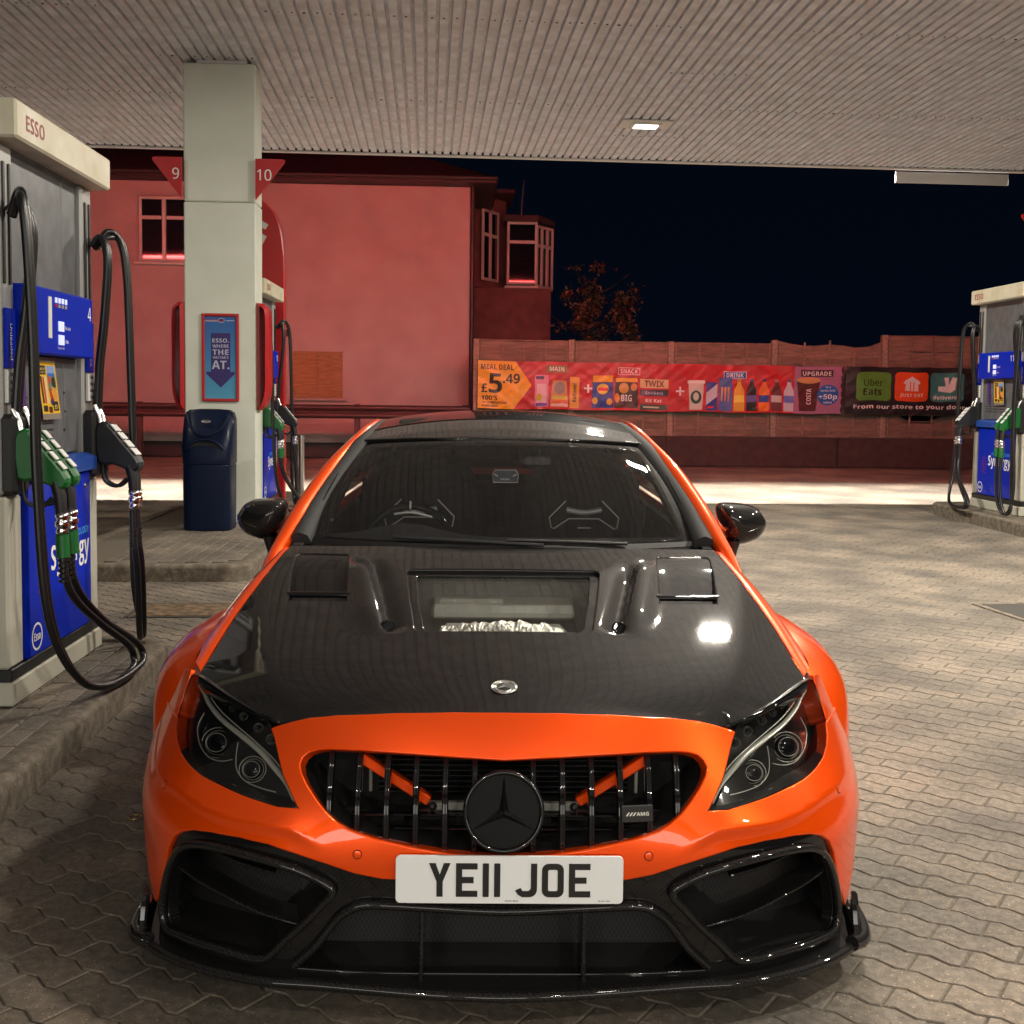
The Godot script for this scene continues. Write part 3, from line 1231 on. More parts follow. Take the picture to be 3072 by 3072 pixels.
func build_houses():
	var z := -24.9
	var t := thing("gable_house", "pink lit rendered house with a blank gable wall, behind the white pillar", "house", Vector3(0, 0, 0))
	var wl := MB.new()
	wl.box(Vector3(-5.4, 3.05, z - 2.5), Vector3(11.2, 5.9, 5.0), 0.01)
	part("wall", wl, M.render_wall, t)
	var pl := MB.new()
	pl.box(Vector3(-5.4, 0.16, z + 0.02), Vector3(11.24, 0.34, 0.10), 0.02)
	part("plinth", pl, M.gutter, t)
	# eaves: soffit, gutter, low roof
	var sf := MB.new()
	sf.box(Vector3(-5.2, 6.06, z - 2.3), Vector3(11.9, 0.10, 5.6), 0.01)
	part("eaves", sf, M.gutter, t)
	var rf := MB.new()
	rf.quad(Vector3(-11.4, 6.12, z + 0.55), Vector3(0.8, 6.12, z + 0.55), Vector3(-1.2, 7.2, z - 2.5), Vector3(-9.6, 7.2, z - 2.5))
	rf.quad(Vector3(0.8, 6.12, z + 0.55), Vector3(0.8, 6.12, z - 5.4), Vector3(-1.2, 7.2, z - 2.5), Vector3(-1.2, 7.2, z - 2.5))
	part("roof", rf, M.roof_tile, t)
	var gu := MB.new()
	gu.tube(PackedVector3Array([Vector3(-11.3, 6.10, z + 0.58), Vector3(0.78, 6.10, z + 0.58)]), 0.05, 8)
	part("gutter", gu, M.gutter, t)
	var dp := MB.new()
	dp.tube(PackedVector3Array([Vector3(0.25, 0.3, z + 0.03), Vector3(0.25, 6.0, z + 0.03)]), 0.05, 8)
	part("drainpipe", dp, M.gutter, t)
	var w: Node3D = window_unit(t, Vector3(-5.93, 4.955, z), 0.0, 2.16, 1.41, 4, 0.46)
	var sl := MB.new()
	sl.box(Vector3(0, -0.745, 0.06), Vector3(2.36, 0.06, 0.16), 0.012)
	part("sill", sl, M.window_frame, w)
	# boarded-up window
	var bo := Node3D.new()
	bo.position = Vector3(-3.14, 1.83, z)
	put(bo, "boarded_window", t)
	for k in 2:
		var b := MB.new()
		b.box(Vector3(-0.275 + 0.55 * k, 0, 0.012), Vector3(0.545, 1.03, 0.018), 0.002)
		part("plywood_board", b, M.plywood, bo)
	var bs := MB.new()
	bs.box(Vector3(0.02, -0.545, 0.05), Vector3(1.26, 0.05, 0.12), 0.01)
	part("sill", bs, M.render_wall, bo)
	for k in 10:
		var nails := MB.new()
		nails.box(Vector3(-0.5 + (k % 5) * 0.25, 0.42 - 0.84 * int(k / 5.0), 0.023), Vector3(0.02, 0.02, 0.006))
		part("screw", nails, M.gutter, bo)
	var vb := MB.new()
	vb.box(Vector3(-3.84, 2.74, z + 0.012), Vector3(0.20, 0.15, 0.024), 0.004)
	part("air_vent", vb, M.gutter, t)
	for k in 5:
		var pb := MB.new()
		var px := [-9.9, -7.3, -5.1, -2.2, -1.75][k] as float
		pb.box(Vector3(px, 0.40, z + 0.012), Vector3(rng.randf_range(0.2, 0.5), rng.randf_range(0.1, 0.2), 0.02), 0.006)
		part("bare_patch", pb, M.kerb_concrete, t)

	# the next house along, set back, with a bay window
	var h := thing("bay_house", "dark rendered house with red lit bay windows, set back right of the pink gable", "house", Vector3.ZERO)
	var zb := -28.0
	var lw := MB.new()
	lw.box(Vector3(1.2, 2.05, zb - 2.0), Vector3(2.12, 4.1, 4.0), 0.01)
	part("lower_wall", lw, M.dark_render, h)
	var uw := MB.new()
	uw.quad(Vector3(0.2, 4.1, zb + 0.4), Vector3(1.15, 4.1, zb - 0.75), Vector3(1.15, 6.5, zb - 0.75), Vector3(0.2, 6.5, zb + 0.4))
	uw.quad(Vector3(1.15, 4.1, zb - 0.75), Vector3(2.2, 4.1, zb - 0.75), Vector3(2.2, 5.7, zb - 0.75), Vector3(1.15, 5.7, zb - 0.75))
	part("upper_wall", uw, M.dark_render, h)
	var er := MB.new()
	er.box(Vector3(0.75, 6.40, zb - 0.6), Vector3(1.1, 0.10, 2.2), 0.02)
	part("roof_edge", er, M.roof_tile, h)
	var ang := atan2(0.95, 1.15) + 0.0
	window_unit(h, Vector3(0.70, 5.15, zb - 0.17), PI / 2 - ang + 0.18, 0.85, 1.75, 2, 0.62, "side_window")
	var bay := Node3D.new()
	put(bay, "bay", h)
	window_unit_into(bay, Vector3(1.52, 4.96, zb), 0.0, 0.76, 1.55, 1, 0.50)
	window_unit_into(bay, Vector3(2.08, 4.90, zb - 0.36), 0.95, 0.80, 1.55, 3, 0.50)
	var br := MB.new()
	br.plate(PackedVector2Array([Vector2(1.05, 28.0 - 0.1), Vector2(1.92, 28.0 - 0.1), Vector2(2.4, 28.8), Vector2(1.05, 29.0)]), 0.16, 0.02, Transform3D(Basis(Vector3.RIGHT, -PI / 2), Vector3(0, 5.74, 0)))
	part("bay_roof", br, M.roof_tile, bay)
	var bsill := MB.new()
	bsill.plate(PackedVector2Array([Vector2(1.10, 28.0 - 0.06), Vector2(1.93, 28.0 - 0.06), Vector2(2.36, 28.75), Vector2(1.10, 28.9)]), 0.06, 0.01, Transform3D(Basis(Vector3.RIGHT, -PI / 2), Vector3(0, 4.10, 0)))
	part("bay_sill", bsill, M.window_frame, bay)
	var an := thing("aerial_pole", "thin aerial pole standing above the bay window of the dark house", "aerial", Vector3(1.515, 5.9, zb))
	var ap := MB.new()
	ap.tube(PackedVector3Array([Vector3(-0.02, 0, 0), Vector3(-0.005, 0.4, 0), Vector3(0.03, 0.85, 0)]), 0.012, 6)
	part("pole", ap, M.steel, an)
	# crash barrier along the foot of the gable
	var cb := thing("crash_barrier", "brown steel crash barrier along the foot of the pink house", "barrier", Vector3(0, 0, -23.62))
	var prof := PackedVector2Array([Vector2(0, 0.90), Vector2(0.06, 0.93), Vector2(0.06, 0.99), Vector2(0.0, 1.03), Vector2(0.0, 1.06), Vector2(0.06, 1.10), Vector2(0.06, 1.16), Vector2(0, 1.19)])
	var rows := []
	for x in [-10.6, 0.22]:
		var row := PackedVector3Array()
		for p in prof:
			row.append(Vector3(x, p.y, p.x))
		rows.append(row)
	var rail := MB.new()
	rows.reverse()
	rail.grid(rows)
	part("rail", rail, M.barrier_brown, cb)
	for k in 5:
		var po := MB.new()
		po.box(Vector3(-9.3 + k * 2.28 + (0.30 if k > 1 else 0.32), 0.60, -0.08), Vector3(0.12, 1.22, 0.12), 0.01)
		part("post", po, M.barrier_brown, cb)

func window_unit_into(parent: Node, at: Vector3, turn: float, w: float, h: float, lights: int, fan: float):
	window_unit(parent, at, turn, w, h, lights, fan, "window")

# ---------------------------------------------------------------- fence
func build_fence():
	var z := -23.3
	var wall := thing("retaining_wall", "low dark wall under the wooden fence", "wall", Vector3(0, 0, z + 0.25))
	var edges := [0.3, 4.3, 7.9, 11.6, 15.5]
	for k in 4:
		var s := MB.new()
		s.box(Vector3((edges[k] + edges[k + 1]) / 2, 0.31, 0), Vector3(edges[k + 1] - edges[k] - 0.012, 0.62, 0.3), 0.012)
		part("wall_panel", s, M.retaining_wall, wall)
	var fence := thing("panel_fence", "weathered wooden panel fence behind the red banner", "fence", Vector3(0, 0, z))
	var px := [0.34, 2.32, 4.42, 6.62, 8.98, 11.10, 13.1]
	var tops := [2.60, 2.60, 2.60, 2.66, 2.80, 2.82, 2.82]
	for k in px.size():
		var p := MB.new()
		p.box(Vector3(px[k], (0.55 + tops[k]) / 2, 0), Vector3(0.13, tops[k] - 0.55, 0.13), 0.012)
		part("post", p, M.fence_post, fence)
	var mats := [M.slat_a, M.slat_b, M.slat_c]
	for k in px.size() - 1:
		var x0: float = px[k] + 0.07
		var x1: float = px[k + 1] - 0.07
		var panel := Node3D.new()
		put(panel, "fence_panel", fence)
		var top: float = minf(tops[k], tops[k + 1]) - 0.06
		var slats := 13
		var fallen := k == 3
		for j in slats:
			var y := 0.68 + (top - 0.72) * j / (slats - 1.0)
			var mb := MB.new()
			var rows := []
			var sag := rng.randf_range(-0.015, 0.015)
			for e in 9:
				var f := e / 8.0
				var yy := y + sin(f * PI) * sag + rng.randf_range(-0.006, 0.006)
				if fallen and j > 9:
					yy -= (0.22 * (1.0 - absf(f - 0.55) / 0.55) if f < 1.0 else 0.0) * (j - 9) / 3.0 * (0.6 + 0.4 * sin(f * 9.0))
				var weave := 0.016 * sin(f * TAU * 1.5 + (PI if j % 2 else 0.0))
				var c := Vector3(lerpf(x0, x1, f), yy, weave)
				var hh := (top - 0.72) / (slats - 1.0) * 0.54
				if k == 4 and j == 2 and e > 1 and e < 5:
					hh *= 0.12
					c.y -= 0.04
				rows.append(PackedVector3Array([c + Vector3(0, -hh, 0.012), c + Vector3(0, hh, 0.002), c + Vector3(0, hh, -0.010), c + Vector3(0, -hh, -0.002)]))
			mb.grid(rows, true, false)
			part("slat", mb, mats[rng.randi_range(0, 2)], panel)
		var n := 4
		for j in range(0, n + 1):
			var bx := lerpf(x0 + 0.03, x1 - 0.03, float(j) / n)
			var b := MB.new()
			var bt := top + 0.02 - (0.16 if fallen and (j == 3) else 0.0) + (0.05 if fallen and j == 2 else 0.0)
			b.box(Vector3(bx, (0.66 + bt) / 2, 0.034), Vector3(0.042, bt - 0.66, 0.022), 0.004)
			part("batten", b, M.slat_c, panel)
		if not fallen:
			var cp := MB.new()
			cp.box(Vector3((x0 + x1) / 2, top + 0.03, 0.01), Vector3(x1 - x0 - 0.01, 0.03, 0.06), 0.005)
			part("capping", cp, M.slat_a, panel)
		var gb := MB.new()
		gb.box(Vector3((x0 + x1) / 2, 0.64, 0.0), Vector3(x1 - x0 - 0.004, 0.05, 0.03), 0.004)
		part("gravel_board", gb, M.slat_a, panel)

# ---------------------------------------------------------------- banners
func cloth(w: float, h: float, sd: int) -> MB:
	var fn := FastNoiseLite.new()
	fn.seed = sd
	fn.frequency = 1.0
	var rows := []
	var ny := 22
	var nx := int(w * 16)
	for j in ny + 1:
		var row := PackedVector3Array()
		for i in nx + 1:
			var x := w * i / nx
			var y := h * j / ny
			var hang := 0.022 * sin(x / w * PI * 5.0) * (j / float(ny))
			var fold := 0.030 * fn.get_noise_2d(x * 1.6 + y * 2.2, y * 0.8) + 0.014 * fn.get_noise_2d(x * 4.5 - y * 5.0, y * 2.0)
			row.append(Vector3(x, y - 0.020 * (1.0 - absf(fposmod(x / w * 5.0, 1.0) - 0.5) * 2.0) * (1.0 - 0.25 * j / ny), hang + fold))
		rows.append(row)
	var mb := MB.new()
	mb.grid(rows)
	for k in mb.t.size():
		mb.t[k].y = 1.0 - mb.t[k].y
	return mb

func build_banners():
	var z := -23.11
	var p := Print.new(self, 1960, 300, Color(0.70, 0.03, 0.09), 1.0)
	var yel := Color(0.95, 0.66, 0.06)
	var ink := Color(0.06, 0.04, 0.05)
	var whi := Color(0.95, 0.92, 0.92)
	p.poly(PackedVector2Array([Vector2(0, 0), Vector2(230, 0), Vector2(330, 150), Vector2(220, 300), Vector2(0, 300)]), yel)
	p.words("MEAL DEAL", 118, 38, 34, ink, 200)
	p.words("5", 108, 140, 124, ink, 82)
	p.words(".49", 205, 108, 62, ink, 104)
	p.words("£", 40, 172, 56, ink, 38)
	p.words("100'S", 72, 233, 30, ink, 96)
	p.words("OF COMBINATIONS", 105, 262, 14, ink, 150)
	p.words("AVAILABLE", 75, 283, 14, ink, 100)
	p.rect(418, 24, 134, 44, Color(0.45, 0.40, 0.16))
	p.words("MAIN", 485, 46, 28, whi, 90)
	# main: carton, sandwich bag, bar
	p.rrect(350, 85, 84, 200, 6, Color(0.85, 0.50, 0.62))
	p.rect(362, 140, 60, 120, Color(0.93, 0.75, 0.80))
	p.disc(376, 225, 18, 22, Color(0.80, 0.72, 0.10))
	p.rect(356, 92, 50, 20, Color(0.25, 0.15, 0.35))
	p.rect(356, 262, 72, 18, Color(0.35, 0.2, 0.6))
	p.poly(PackedVector2Array([Vector2(460, 118), Vector2(545, 118), Vector2(558, 285), Vector2(445, 285)]), Color(0.78, 0.55, 0.32))
	p.disc(502, 165, 34, 40, Color(0.55, 0.50, 0.48))
	p.rect(455, 215, 95, 24, Color(0.80, 0.75, 0.20))
	p.rect(455, 238, 95, 26, Color(0.85, 0.40, 0.12))
	p.rect(450, 264, 104, 18, Color(0.88, 0.72, 0.70))
	p.rrect(566, 92, 58, 196, 5, Color(0.88, 0.62, 0.14))
	p.words("Rollover", 594, 190, 26, ink, 120, true, -PI / 2)
	p.rect(652, 156, 54, 11, whi)
	p.rect(673, 134, 12, 55, whi)
	p.rect(862, 30, 136, 46, whi)
	p.rect(866, 34, 128, 38, Color(0.72, 0.05, 0.12))
	p.words("SNACK", 930, 53, 28, whi, 108)
	# snacks
	p.poly(PackedVector2Array([Vector2(708, 80), Vector2(832, 80), Vector2(838, 285), Vector2(700, 285)]), Color(0.10, 0.18, 0.55))
	p.rect(708, 80, 124, 42, yel)
	p.disc(770, 165, 36, 34, Color(0.92, 0.80, 0.30))
	p.rect(740, 156, 62, 20, Color(0.80, 0.10, 0.10))
	p.disc(722, 238, 18, 22, Color(0.90, 0.70, 0.22))
	p.disc(812, 246, 18, 22, Color(0.90, 0.70, 0.22))
	p.poly(PackedVector2Array([Vector2(848, 92), Vector2(985, 92), Vector2(990, 285), Vector2(842, 285)]), Color(0.20, 0.09, 0.07))
	p.rect(850, 95, 134, 26, yel)
	p.disc(900, 160, 30, 34, Color(0.88, 0.62, 0.26))
	p.disc(962, 152, 20, 24, Color(0.80, 0.50, 0.16))
	p.words("BIG", 918, 222, 42, whi, 66)
	p.disc(860, 222, 16, 30, Color(0.85, 0.58, 0.20))
	p.rect(1000, 98, 176, 56, Color(0.83, 0.72, 0.52))
	p.words("TWIX", 1088, 126, 38, Color(0.45, 0.06, 0.05), 120)
	p.rect(1000, 164, 176, 40, Color(0.20, 0.18, 0.25))
	p.words("Snickers", 1088, 184, 22, Color(0.7, 0.75, 0.85), 110)
	p.rect(1000, 214, 176, 36, Color(0.72, 0.18, 0.18))
	p.words("Kit Kat", 1085, 232, 24, whi, 100)
	p.rect(1000, 258, 172, 34, Color(0.22, 0.27, 0.20))
	p.rect(1020, 270, 100, 10, Color(0.8, 0.8, 0.7))
	p.rect(1222, 166, 54, 11, whi)
	p.rect(1243, 144, 12, 55, whi)
	p.rect(1520, 40, 142, 46, Color(0.85, 0.88, 0.95))
	p.rect(1524, 44, 134, 38, Color(0.10, 0.30, 0.62))
	p.words("DRINK", 1591, 63, 28, whi, 108)
	# drinks
	p.poly(PackedVector2Array([Vector2(1300, 110), Vector2(1398, 110), Vector2(1388, 290), Vector2(1310, 290)]), Color(0.80, 0.77, 0.74))
	p.rect(1294, 102, 110, 20, Color(0.90, 0.88, 0.86))
	p.disc(1349, 210, 34, 42, Color(0.05, 0.25, 0.16))
	p.disc(1349, 206, 18, 26, Color(0.78, 0.80, 0.76))
	p.rrect(1412, 112, 70, 180, 10, Color(0.12, 0.20, 0.55))
	p.poly(PackedVector2Array([Vector2(1412, 180), Vector2(1482, 120), Vector2(1482, 200), Vector2(1412, 260)]), Color(0.75, 0.76, 0.82))
	p.rect(1420, 262, 40, 14, Color(0.80, 0.10, 0.12))
	p.rrect(1492, 82, 84, 210, 10, Color(0.24, 0.36, 0.62))
	for k in 3:
		p.poly(PackedVector2Array([Vector2(1506 + k * 20, 140), Vector2(1518 + k * 20, 140), Vector2(1514 + k * 20, 230), Vector2(1508 + k * 20, 230)]), Color(0.88, 0.55, 0.10))
	var bc := [Color(0.90, 0.66, 0.16), Color(0.08, 0.06, 0.08), Color(0.92, 0.45, 0.10), Color(0.35, 0.14, 0.16), Color(0.80, 0.78, 0.84)]
	var lc := [Color(0.95, 0.85, 0.30), Color(0.30, 0.35, 0.60), Color(0.15, 0.25, 0.60), Color(0.78, 0.76, 0.76), Color(0.35, 0.45, 0.75)]
	for k in 5:
		var x := 1618.0 + k * 78
		p.poly(PackedVector2Array([Vector2(x - 11, 96), Vector2(x + 11, 96), Vector2(x + 13, 120), Vector2(x + 32, 160), Vector2(x + 33, 290), Vector2(x - 33, 290), Vector2(x - 32, 160), Vector2(x - 13, 120)]), bc[k])
		p.rect(x - 12, 88, 24, 16, lc[k].darkened(0.3))
		p.rect(x - 32, 190, 64, 44, lc[k])
	var p2 := Print.new(self, 300, 300, Color(0.62, 0.42, 0.55), 1.0)
	p2.rect(40, 22, 196, 42, ink)
	p2.words("UPGRADE", 138, 44, 28, whi, 176)
	p2.poly(PackedVector2Array([Vector2(18, 90), Vector2(158, 90), Vector2(136, 282), Vector2(36, 282)]), Color(0.28, 0.08, 0.09))
	p2.disc(88, 88, 72, 20, Color(0.80, 0.60, 0.38))
	p2.words("COSTA", 92, 190, 30, whi, 100, true, -PI / 2)
	p2.disc(208, 180, 66, 66, Color(0.06, 0.35, 0.66))
	p2.words("to a", 208, 130, 12, whi)
	p2.words("barista drink", 208, 152, 14, whi, 90)
	p2.words("+50p", 208, 196, 42, whi, 112)
	p2.words("extra", 208, 228, 14, whi)
	for k in 6:
		p2.disc(300, 25 + k * 50, 14, 25, Color(0.12, 0.08, 0.12))
	# print 1: both together
	var all := Print.new(self, 2270, 300, Color.BLACK, 0.9)
	p.im.resize(1764, 270, Image.INTERPOLATE_BILINEAR)
	p2.im.resize(279, 270, Image.INTERPOLATE_BILINEAR)
	all.im.blit_rect(p.im, Rect2i(0, 0, 1764, 270), Vector2i(0, 0))
	all.im.blit_rect(p2.im, Rect2i(0, 0, 279, 270), Vector2i(1764, 0))
	var used_im := all.im.get_region(Rect2i(0, 0, 2043, 270))
	var m1 := mat("banner_print", 1, 1, 1, 0.42)
	m1.albedo_texture = ImageTexture.create_from_image(used_im)
	m1.albedo_color = grey(0.93)
	var b1 := part("red_banner", cloth(7.68, 0.985, 11), m1)
	b1.position = Vector3(0.37, 1.165, z)
	b1.rotation.z = -0.0045
	tag(b1, "long red meal deal banner hung on the wooden fence", "banner")
	var q := Print.new(self, 800, 300, Color(0.085, 0.075, 0.10), 1.0)
	q.rrect(60, 32, 204, 178, 24, Color(0.30, 0.56, 0.20))
	q.words("Uber", 160, 98, 44, ink, 112, false)
	q.words("Eats", 156, 156, 44, ink, 108)
	q.rrect(286, 32, 194, 182, 24, Color(0.93, 0.33, 0.08))
	q.poly(PackedVector2Array([Vector2(384, 56), Vector2(424, 84), Vector2(434, 104), Vector2(420, 104), Vector2(424, 148), Vector2(344, 148), Vector2(348, 104), Vector2(334, 104), Vector2(344, 84)]), whi)
	q.rect(372, 90, 6, 56, Color(0.93, 0.33, 0.08))
	q.rect(392, 90, 6, 56, Color(0.93, 0.33, 0.08))
	q.words("JUST EAT", 384, 178, 26, whi, 138)
	q.rrect(494, 32, 194, 182, 24, Color(0.22, 0.52, 0.50))
	q.poly(PackedVector2Array([Vector2(575, 60), Vector2(600, 60), Vector2(604, 110), Vector2(622, 60), Vector2(648, 66), Vector2(640, 140), Vector2(612, 158), Vector2(540, 146), Vector2(540, 116), Vector2(584, 116)]), whi)
	q.words("deliveroo", 592, 186, 26, whi, 160)
	q.words("From our store to your door", 372, 252, 36, whi, 650)
	var m2 := mat("dark_banner_print", 1, 1, 1, 0.45)
	m2.albedo_texture = q.tex()
	m2.albedo_color = grey(0.93)
	var b2 := part("dark_banner", cloth(2.95, 1.0, 29), m2)
	b2.position = Vector3(8.10, 1.125, z + 0.02)
	tag(b2, "dark delivery banner with three coloured squares on the fence, right of the red banner", "banner")

# ---------------------------------------------------------------- tree
func build_tree():
	var t := thing("autumn_tree", "small tree with rust brown leaves catching light behind the fence", "tree", Vector3(3.05, 0, -26.2))
	var tk := MB.new()
	tk.tube(smooth3(PackedVector3Array([Vector3(0.15, 0, 0), Vector3(0.05, 1.4, 0), Vector3(-0.05, 2.6, 0.05), Vector3(0.0, 3.6, 0), Vector3(0.1, 4.2, 0)]), 4), 0.05, 8)
	for k in 9:
		var y0 := 1.8 + k * 0.24
		var d := Vector3(cos(k * 2.4), 0.5, sin(k * 2.4))
		tk.tube(PackedVector3Array([Vector3(0, y0, 0), Vector3(0, y0, 0) + d * 0.45, Vector3(0, y0 + 0.1, 0) + d * 0.95]), [0.03, 0.02, 0.008], 6)
	part("trunk", tk, M.bark, t)
	for kind in 2:
		var leaf := MB.new()
		leaf.quad(Vector3(-0.028, 0, 0), Vector3(0, -0.012, 0.02), Vector3(0.028, 0, 0), Vector3(0, 0.07, 0.012))
		var mm := MultiMesh.new()
		mm.transform_format = MultiMesh.TRANSFORM_3D
		mm.mesh = leaf.mesh()
		var xs := []
		for c in 30:
			var cl := Vector3(rng.randfn(0.0, 0.36), 3.45 + rng.randfn(0.0, 0.52), rng.randfn(0.0, 0.35))
			if c % 3 == 0:
				cl = Vector3(0.95 + rng.randfn(0.0, 0.20), 3.4 + rng.randfn(0.0, 0.45), rng.randfn(0.0, 0.3))
			for i in 34:
				var b := Basis.from_euler(Vector3(rng.randf() * TAU, rng.randf() * TAU, rng.randf() * TAU)).scaled(Vector3.ONE * rng.randf_range(0.7, 1.5))
				xs.append(Transform3D(b, cl + Vector3(rng.randfn(0, 0.09), rng.randfn(0, 0.08), rng.randfn(0, 0.09))))
		mm.instance_count = xs.size()
		for i in xs.size():
			mm.set_instance_transform(i, xs[i])
		var mi := MultiMeshInstance3D.new()
		mi.multimesh = mm
		mi.material_override = [M.leaf_rust, M.leaf_olive][kind]
		put(mi, "leaves", t)
		mi.set_meta("kind", "stuff")

# ---------------------------------------------------------------- shop behind the camera: its lit windows light the nose of the car
func build_shop():
	var t := thing("shop_front", "lit shop front behind the camera, outside the picture", "shop", Vector3(0, 0, 10.6))
	var w := MB.new()
	w.box(Vector3(0, 0.3, 0.15), Vector3(16, 0.6, 0.3), 0.01)
	w.box(Vector3(0, 3.5, 0.15), Vector3(16, 1.4, 0.3), 0.01)
	for x in [-7.6, -2.9, 1.9, 7.6]:
		w.box(Vector3(x, 1.7, 0.15), Vector3(0.7, 2.196, 0.296), 0.01)
	part("wall", w, M.pillar_paint, t)
	var lit := mat("shop_window", 0.5, 0.5, 0.5, 0.2)
	lit.emission_enabled = true
	lit.emission = Color(1.0, 0.95, 0.86)
	lit.emission_energy_multiplier = 0.8
	for k in 3:
		var x0 := [-7.25, -2.55, 2.25][k] as float
		var x1 := [-3.25, 1.55, 7.25][k] as float
		var p := MB.new()
		p.box(Vector3((x0 + x1) / 2, 1.7, 0.10), Vector3(x1 - x0, 2.19, 0.02))
		part("lit_window", p, lit, t)
		var fr := MB.new()
		for e in 3:
			fr.box(Vector3(lerpf(x0 + 0.03, x1 - 0.03, e / 2.0), 1.7, 0.05), Vector3(0.06, 2.18, 0.06), 0.005)
		part("window_bars", fr, M.gutter, t)
		var al := AreaLight3D.new()
		al.area_size = Vector2(x1 - x0, 2.1)
		al.light_color = Color(1.0, 0.98, 0.95)
		al.light_energy = 12.0
		al.area_range = 40.0
		al.shadow_enabled = true
		al.position = Vector3((x0 + x1) / 2, 1.7, 0.0)
		put(al, "window_light", t)

# ---------------------------------------------------------------- fuel pumps
func build_pumps():
	var a := make_pump("large fuel pump nearest on the left, showing pump number 4", "4", true)
	a.position = Vector3(-1.87, 0.13, -5.275)
	a.rotation.y = PI / 2
	var b := make_pump("fuel pump half hidden behind the white pillar", "10", true)
	b.position = Vector3(-2.10, 0.13, -12.40)
	b.rotation.y = PI / 2
	var c := make_pump("fuel pump cut off by the right edge, showing pump number 11", "11", false)
	c.position = Vector3(6.34, 0.15, -12.86)
	c.rotation.y = -PI / 2
	c.scale = Vector3.ONE * 1.05

var pump_kit := {}

func make_pump(label: String, num: String, green_left: bool) -> Node3D:
	var t := thing("fuel_pump", label, "fuel pump", Vector3.ZERO, 0.0, "fuel pumps")
	# plinth
	var pl := MB.new()
	pl.box(Vector3(0, 0.05, -0.27), Vector3(1.16, 0.10, 0.56), 0.006)
	part("plinth", pl, M.pump_base, t)
	var pk := MB.new()
	pk.box(Vector3(0, 0.127, -0.27), Vector3(1.13, 0.055, 0.54), 0.004)
	part("kick_band", pk, M.black_plastic, t)
	# cabinet core
	var core := MB.new()
	core.box(Vector3(0, 1.255, -0.30), Vector3(0.86, 2.20, 0.46), 0.005)
	part("cabinet", core, M.pump_grey, t)
	for s in [-1.0, 1.0]:
		var lc := MB.new()
		lc.box(Vector3(s * 0.500, 0.52, -0.27), Vector3(0.155, 0.73, 0.53), 0.012)
		part("lower_column", lc, M.pump_base, t)
		var uc := MB.new()
		uc.box(Vector3(s * 0.503, 1.62, -0.27), Vector3(0.145, 1.46, 0.50), 0.012)
		part("upper_column", uc, M.pump_light_grey, t)
		var tk := MB.new()
		for k in 2:
			tk.box(Vector3(s * 0.503 - 0.030 + 0.06 * k, 2.02, -0.016), Vector3(0.022, 0.50, 0.008), 0.003)
		part("hose_track", tk, M.black_plastic, t)
		var hold := MB.new()
		hold.box(Vector3(s * 0.503, 1.06, 0.0), Vector3(0.150, 0.34, 0.075), 0.02)
		part("nozzle_holder", hold, M.black_plastic, t)
		var lb := MB.new()
		lb.box(Vector3(s * 0.503, 1.545, -0.012), Vector3(0.10, 0.25, 0.012), 0.003)
		part("grade_label", lb, M.pump_blue, t)
		var lw := MB.new()
		lw.box(Vector3(s * 0.503, 1.345, -0.010), Vector3(0.10, 0.14, 0.016), 0.003)
		part("price_label", lw, M.sticker_white, t)
		part("grade_lettering", lettering("Unleaded", 0.026, 0.15, Transform3D(Basis(Vector3.BACK, -PI / 2), Vector3(s * 0.503, 1.53, -0.0045)), false), M.letter_white, t)
		var sig := MB.new()
		for k in 4:
			sig.box(Vector3(s * 0.503, 1.395 - k * 0.033, -0.0008), Vector3(0.05, 0.014, 0.002))
		part("price_digits", sig, M.pump_grey, t)
	# back cover so that the pump is whole from behind
	# blue lower door and its lip
	var door := MB.new()
	door.box(Vector3(0.0, 0.545, -0.015), Vector3(0.825, 0.775, 0.06), 0.012)
	part("blue_door", door, M.pump_blue, t)
	var lip := MB.new()
	lip.plate(PackedVector2Array([Vector2(0.0, 0.938), Vector2(0.045, 0.938), Vector2(0.045, 1.0), Vector2(0.0, 1.02), Vector2(-0.06, 1.02), Vector2(-0.06, 0.938)]), 0.84, 0.006, Transform3D(Basis(Vector3(0, 0, 1), Vector3.UP, Vector3(-1, 0, 0)), Vector3(0.42, 0, 0)))
	part("blue_lip", lip, M.pump_blue_lip, t)
	var lk := MB.new()
	lk.lathe(PackedVector2Array([Vector2(0.0, 0.008), Vector2(0.012, 0.006), Vector2(0.013, 0)]), 12, Transform3D(Basis(Vector3.RIGHT, PI / 2), Vector3(0.33, 0.86, 0.016)))
	part("door_lock", lk, M.chrome, t)
	part("door_small_lettering", lettering("FUEL TECHNOLOGY", 0.034, 0.43, xf(0.155, 0.642, 0.0165)), M.letter_blue, t)
	part("door_lettering", lettering("Synergy", 0.150, 0.52, xf(0.115, 0.545, 0.0165)), M.letter_white, t)
	var dots := MB.new()
	for k in 34:
		var q := Vector2.from_angle(k * 2.4) * (0.012 * sqrt(k))
		dots.box(Vector3(-0.245 + q.x, 0.50 + q.y * 1.5, 0.0165), Vector3(0.011, 0.011, 0.001), 0.0)
	part("door_dots", dots, M.letter_red, t)
	var lo := MB.new()
	var oval := []
	for e in 2:
		var row := PackedVector3Array()
		for k in 28:
			var a := TAU * k / 28
			row.append(Vector3(-0.325 + cos(a) * (0.062 - 0.010 * e), 0.245 + sin(a) * (0.062 - 0.010 * e), 0.0165))
		oval.append(row)
	lo.grid(oval, true)
	lo.join(lettering("Esso", 0.036, 0.075, xf(-0.325, 0.245, 0.0168)))
	part("door_roundel", lo, M.letter_white, t)
	# grey face above the lip
	var f := MB.new()
	f.box(Vector3(-0.10, 1.255, -0.06), Vector3(0.625, 0.46, 0.03), 0.004)
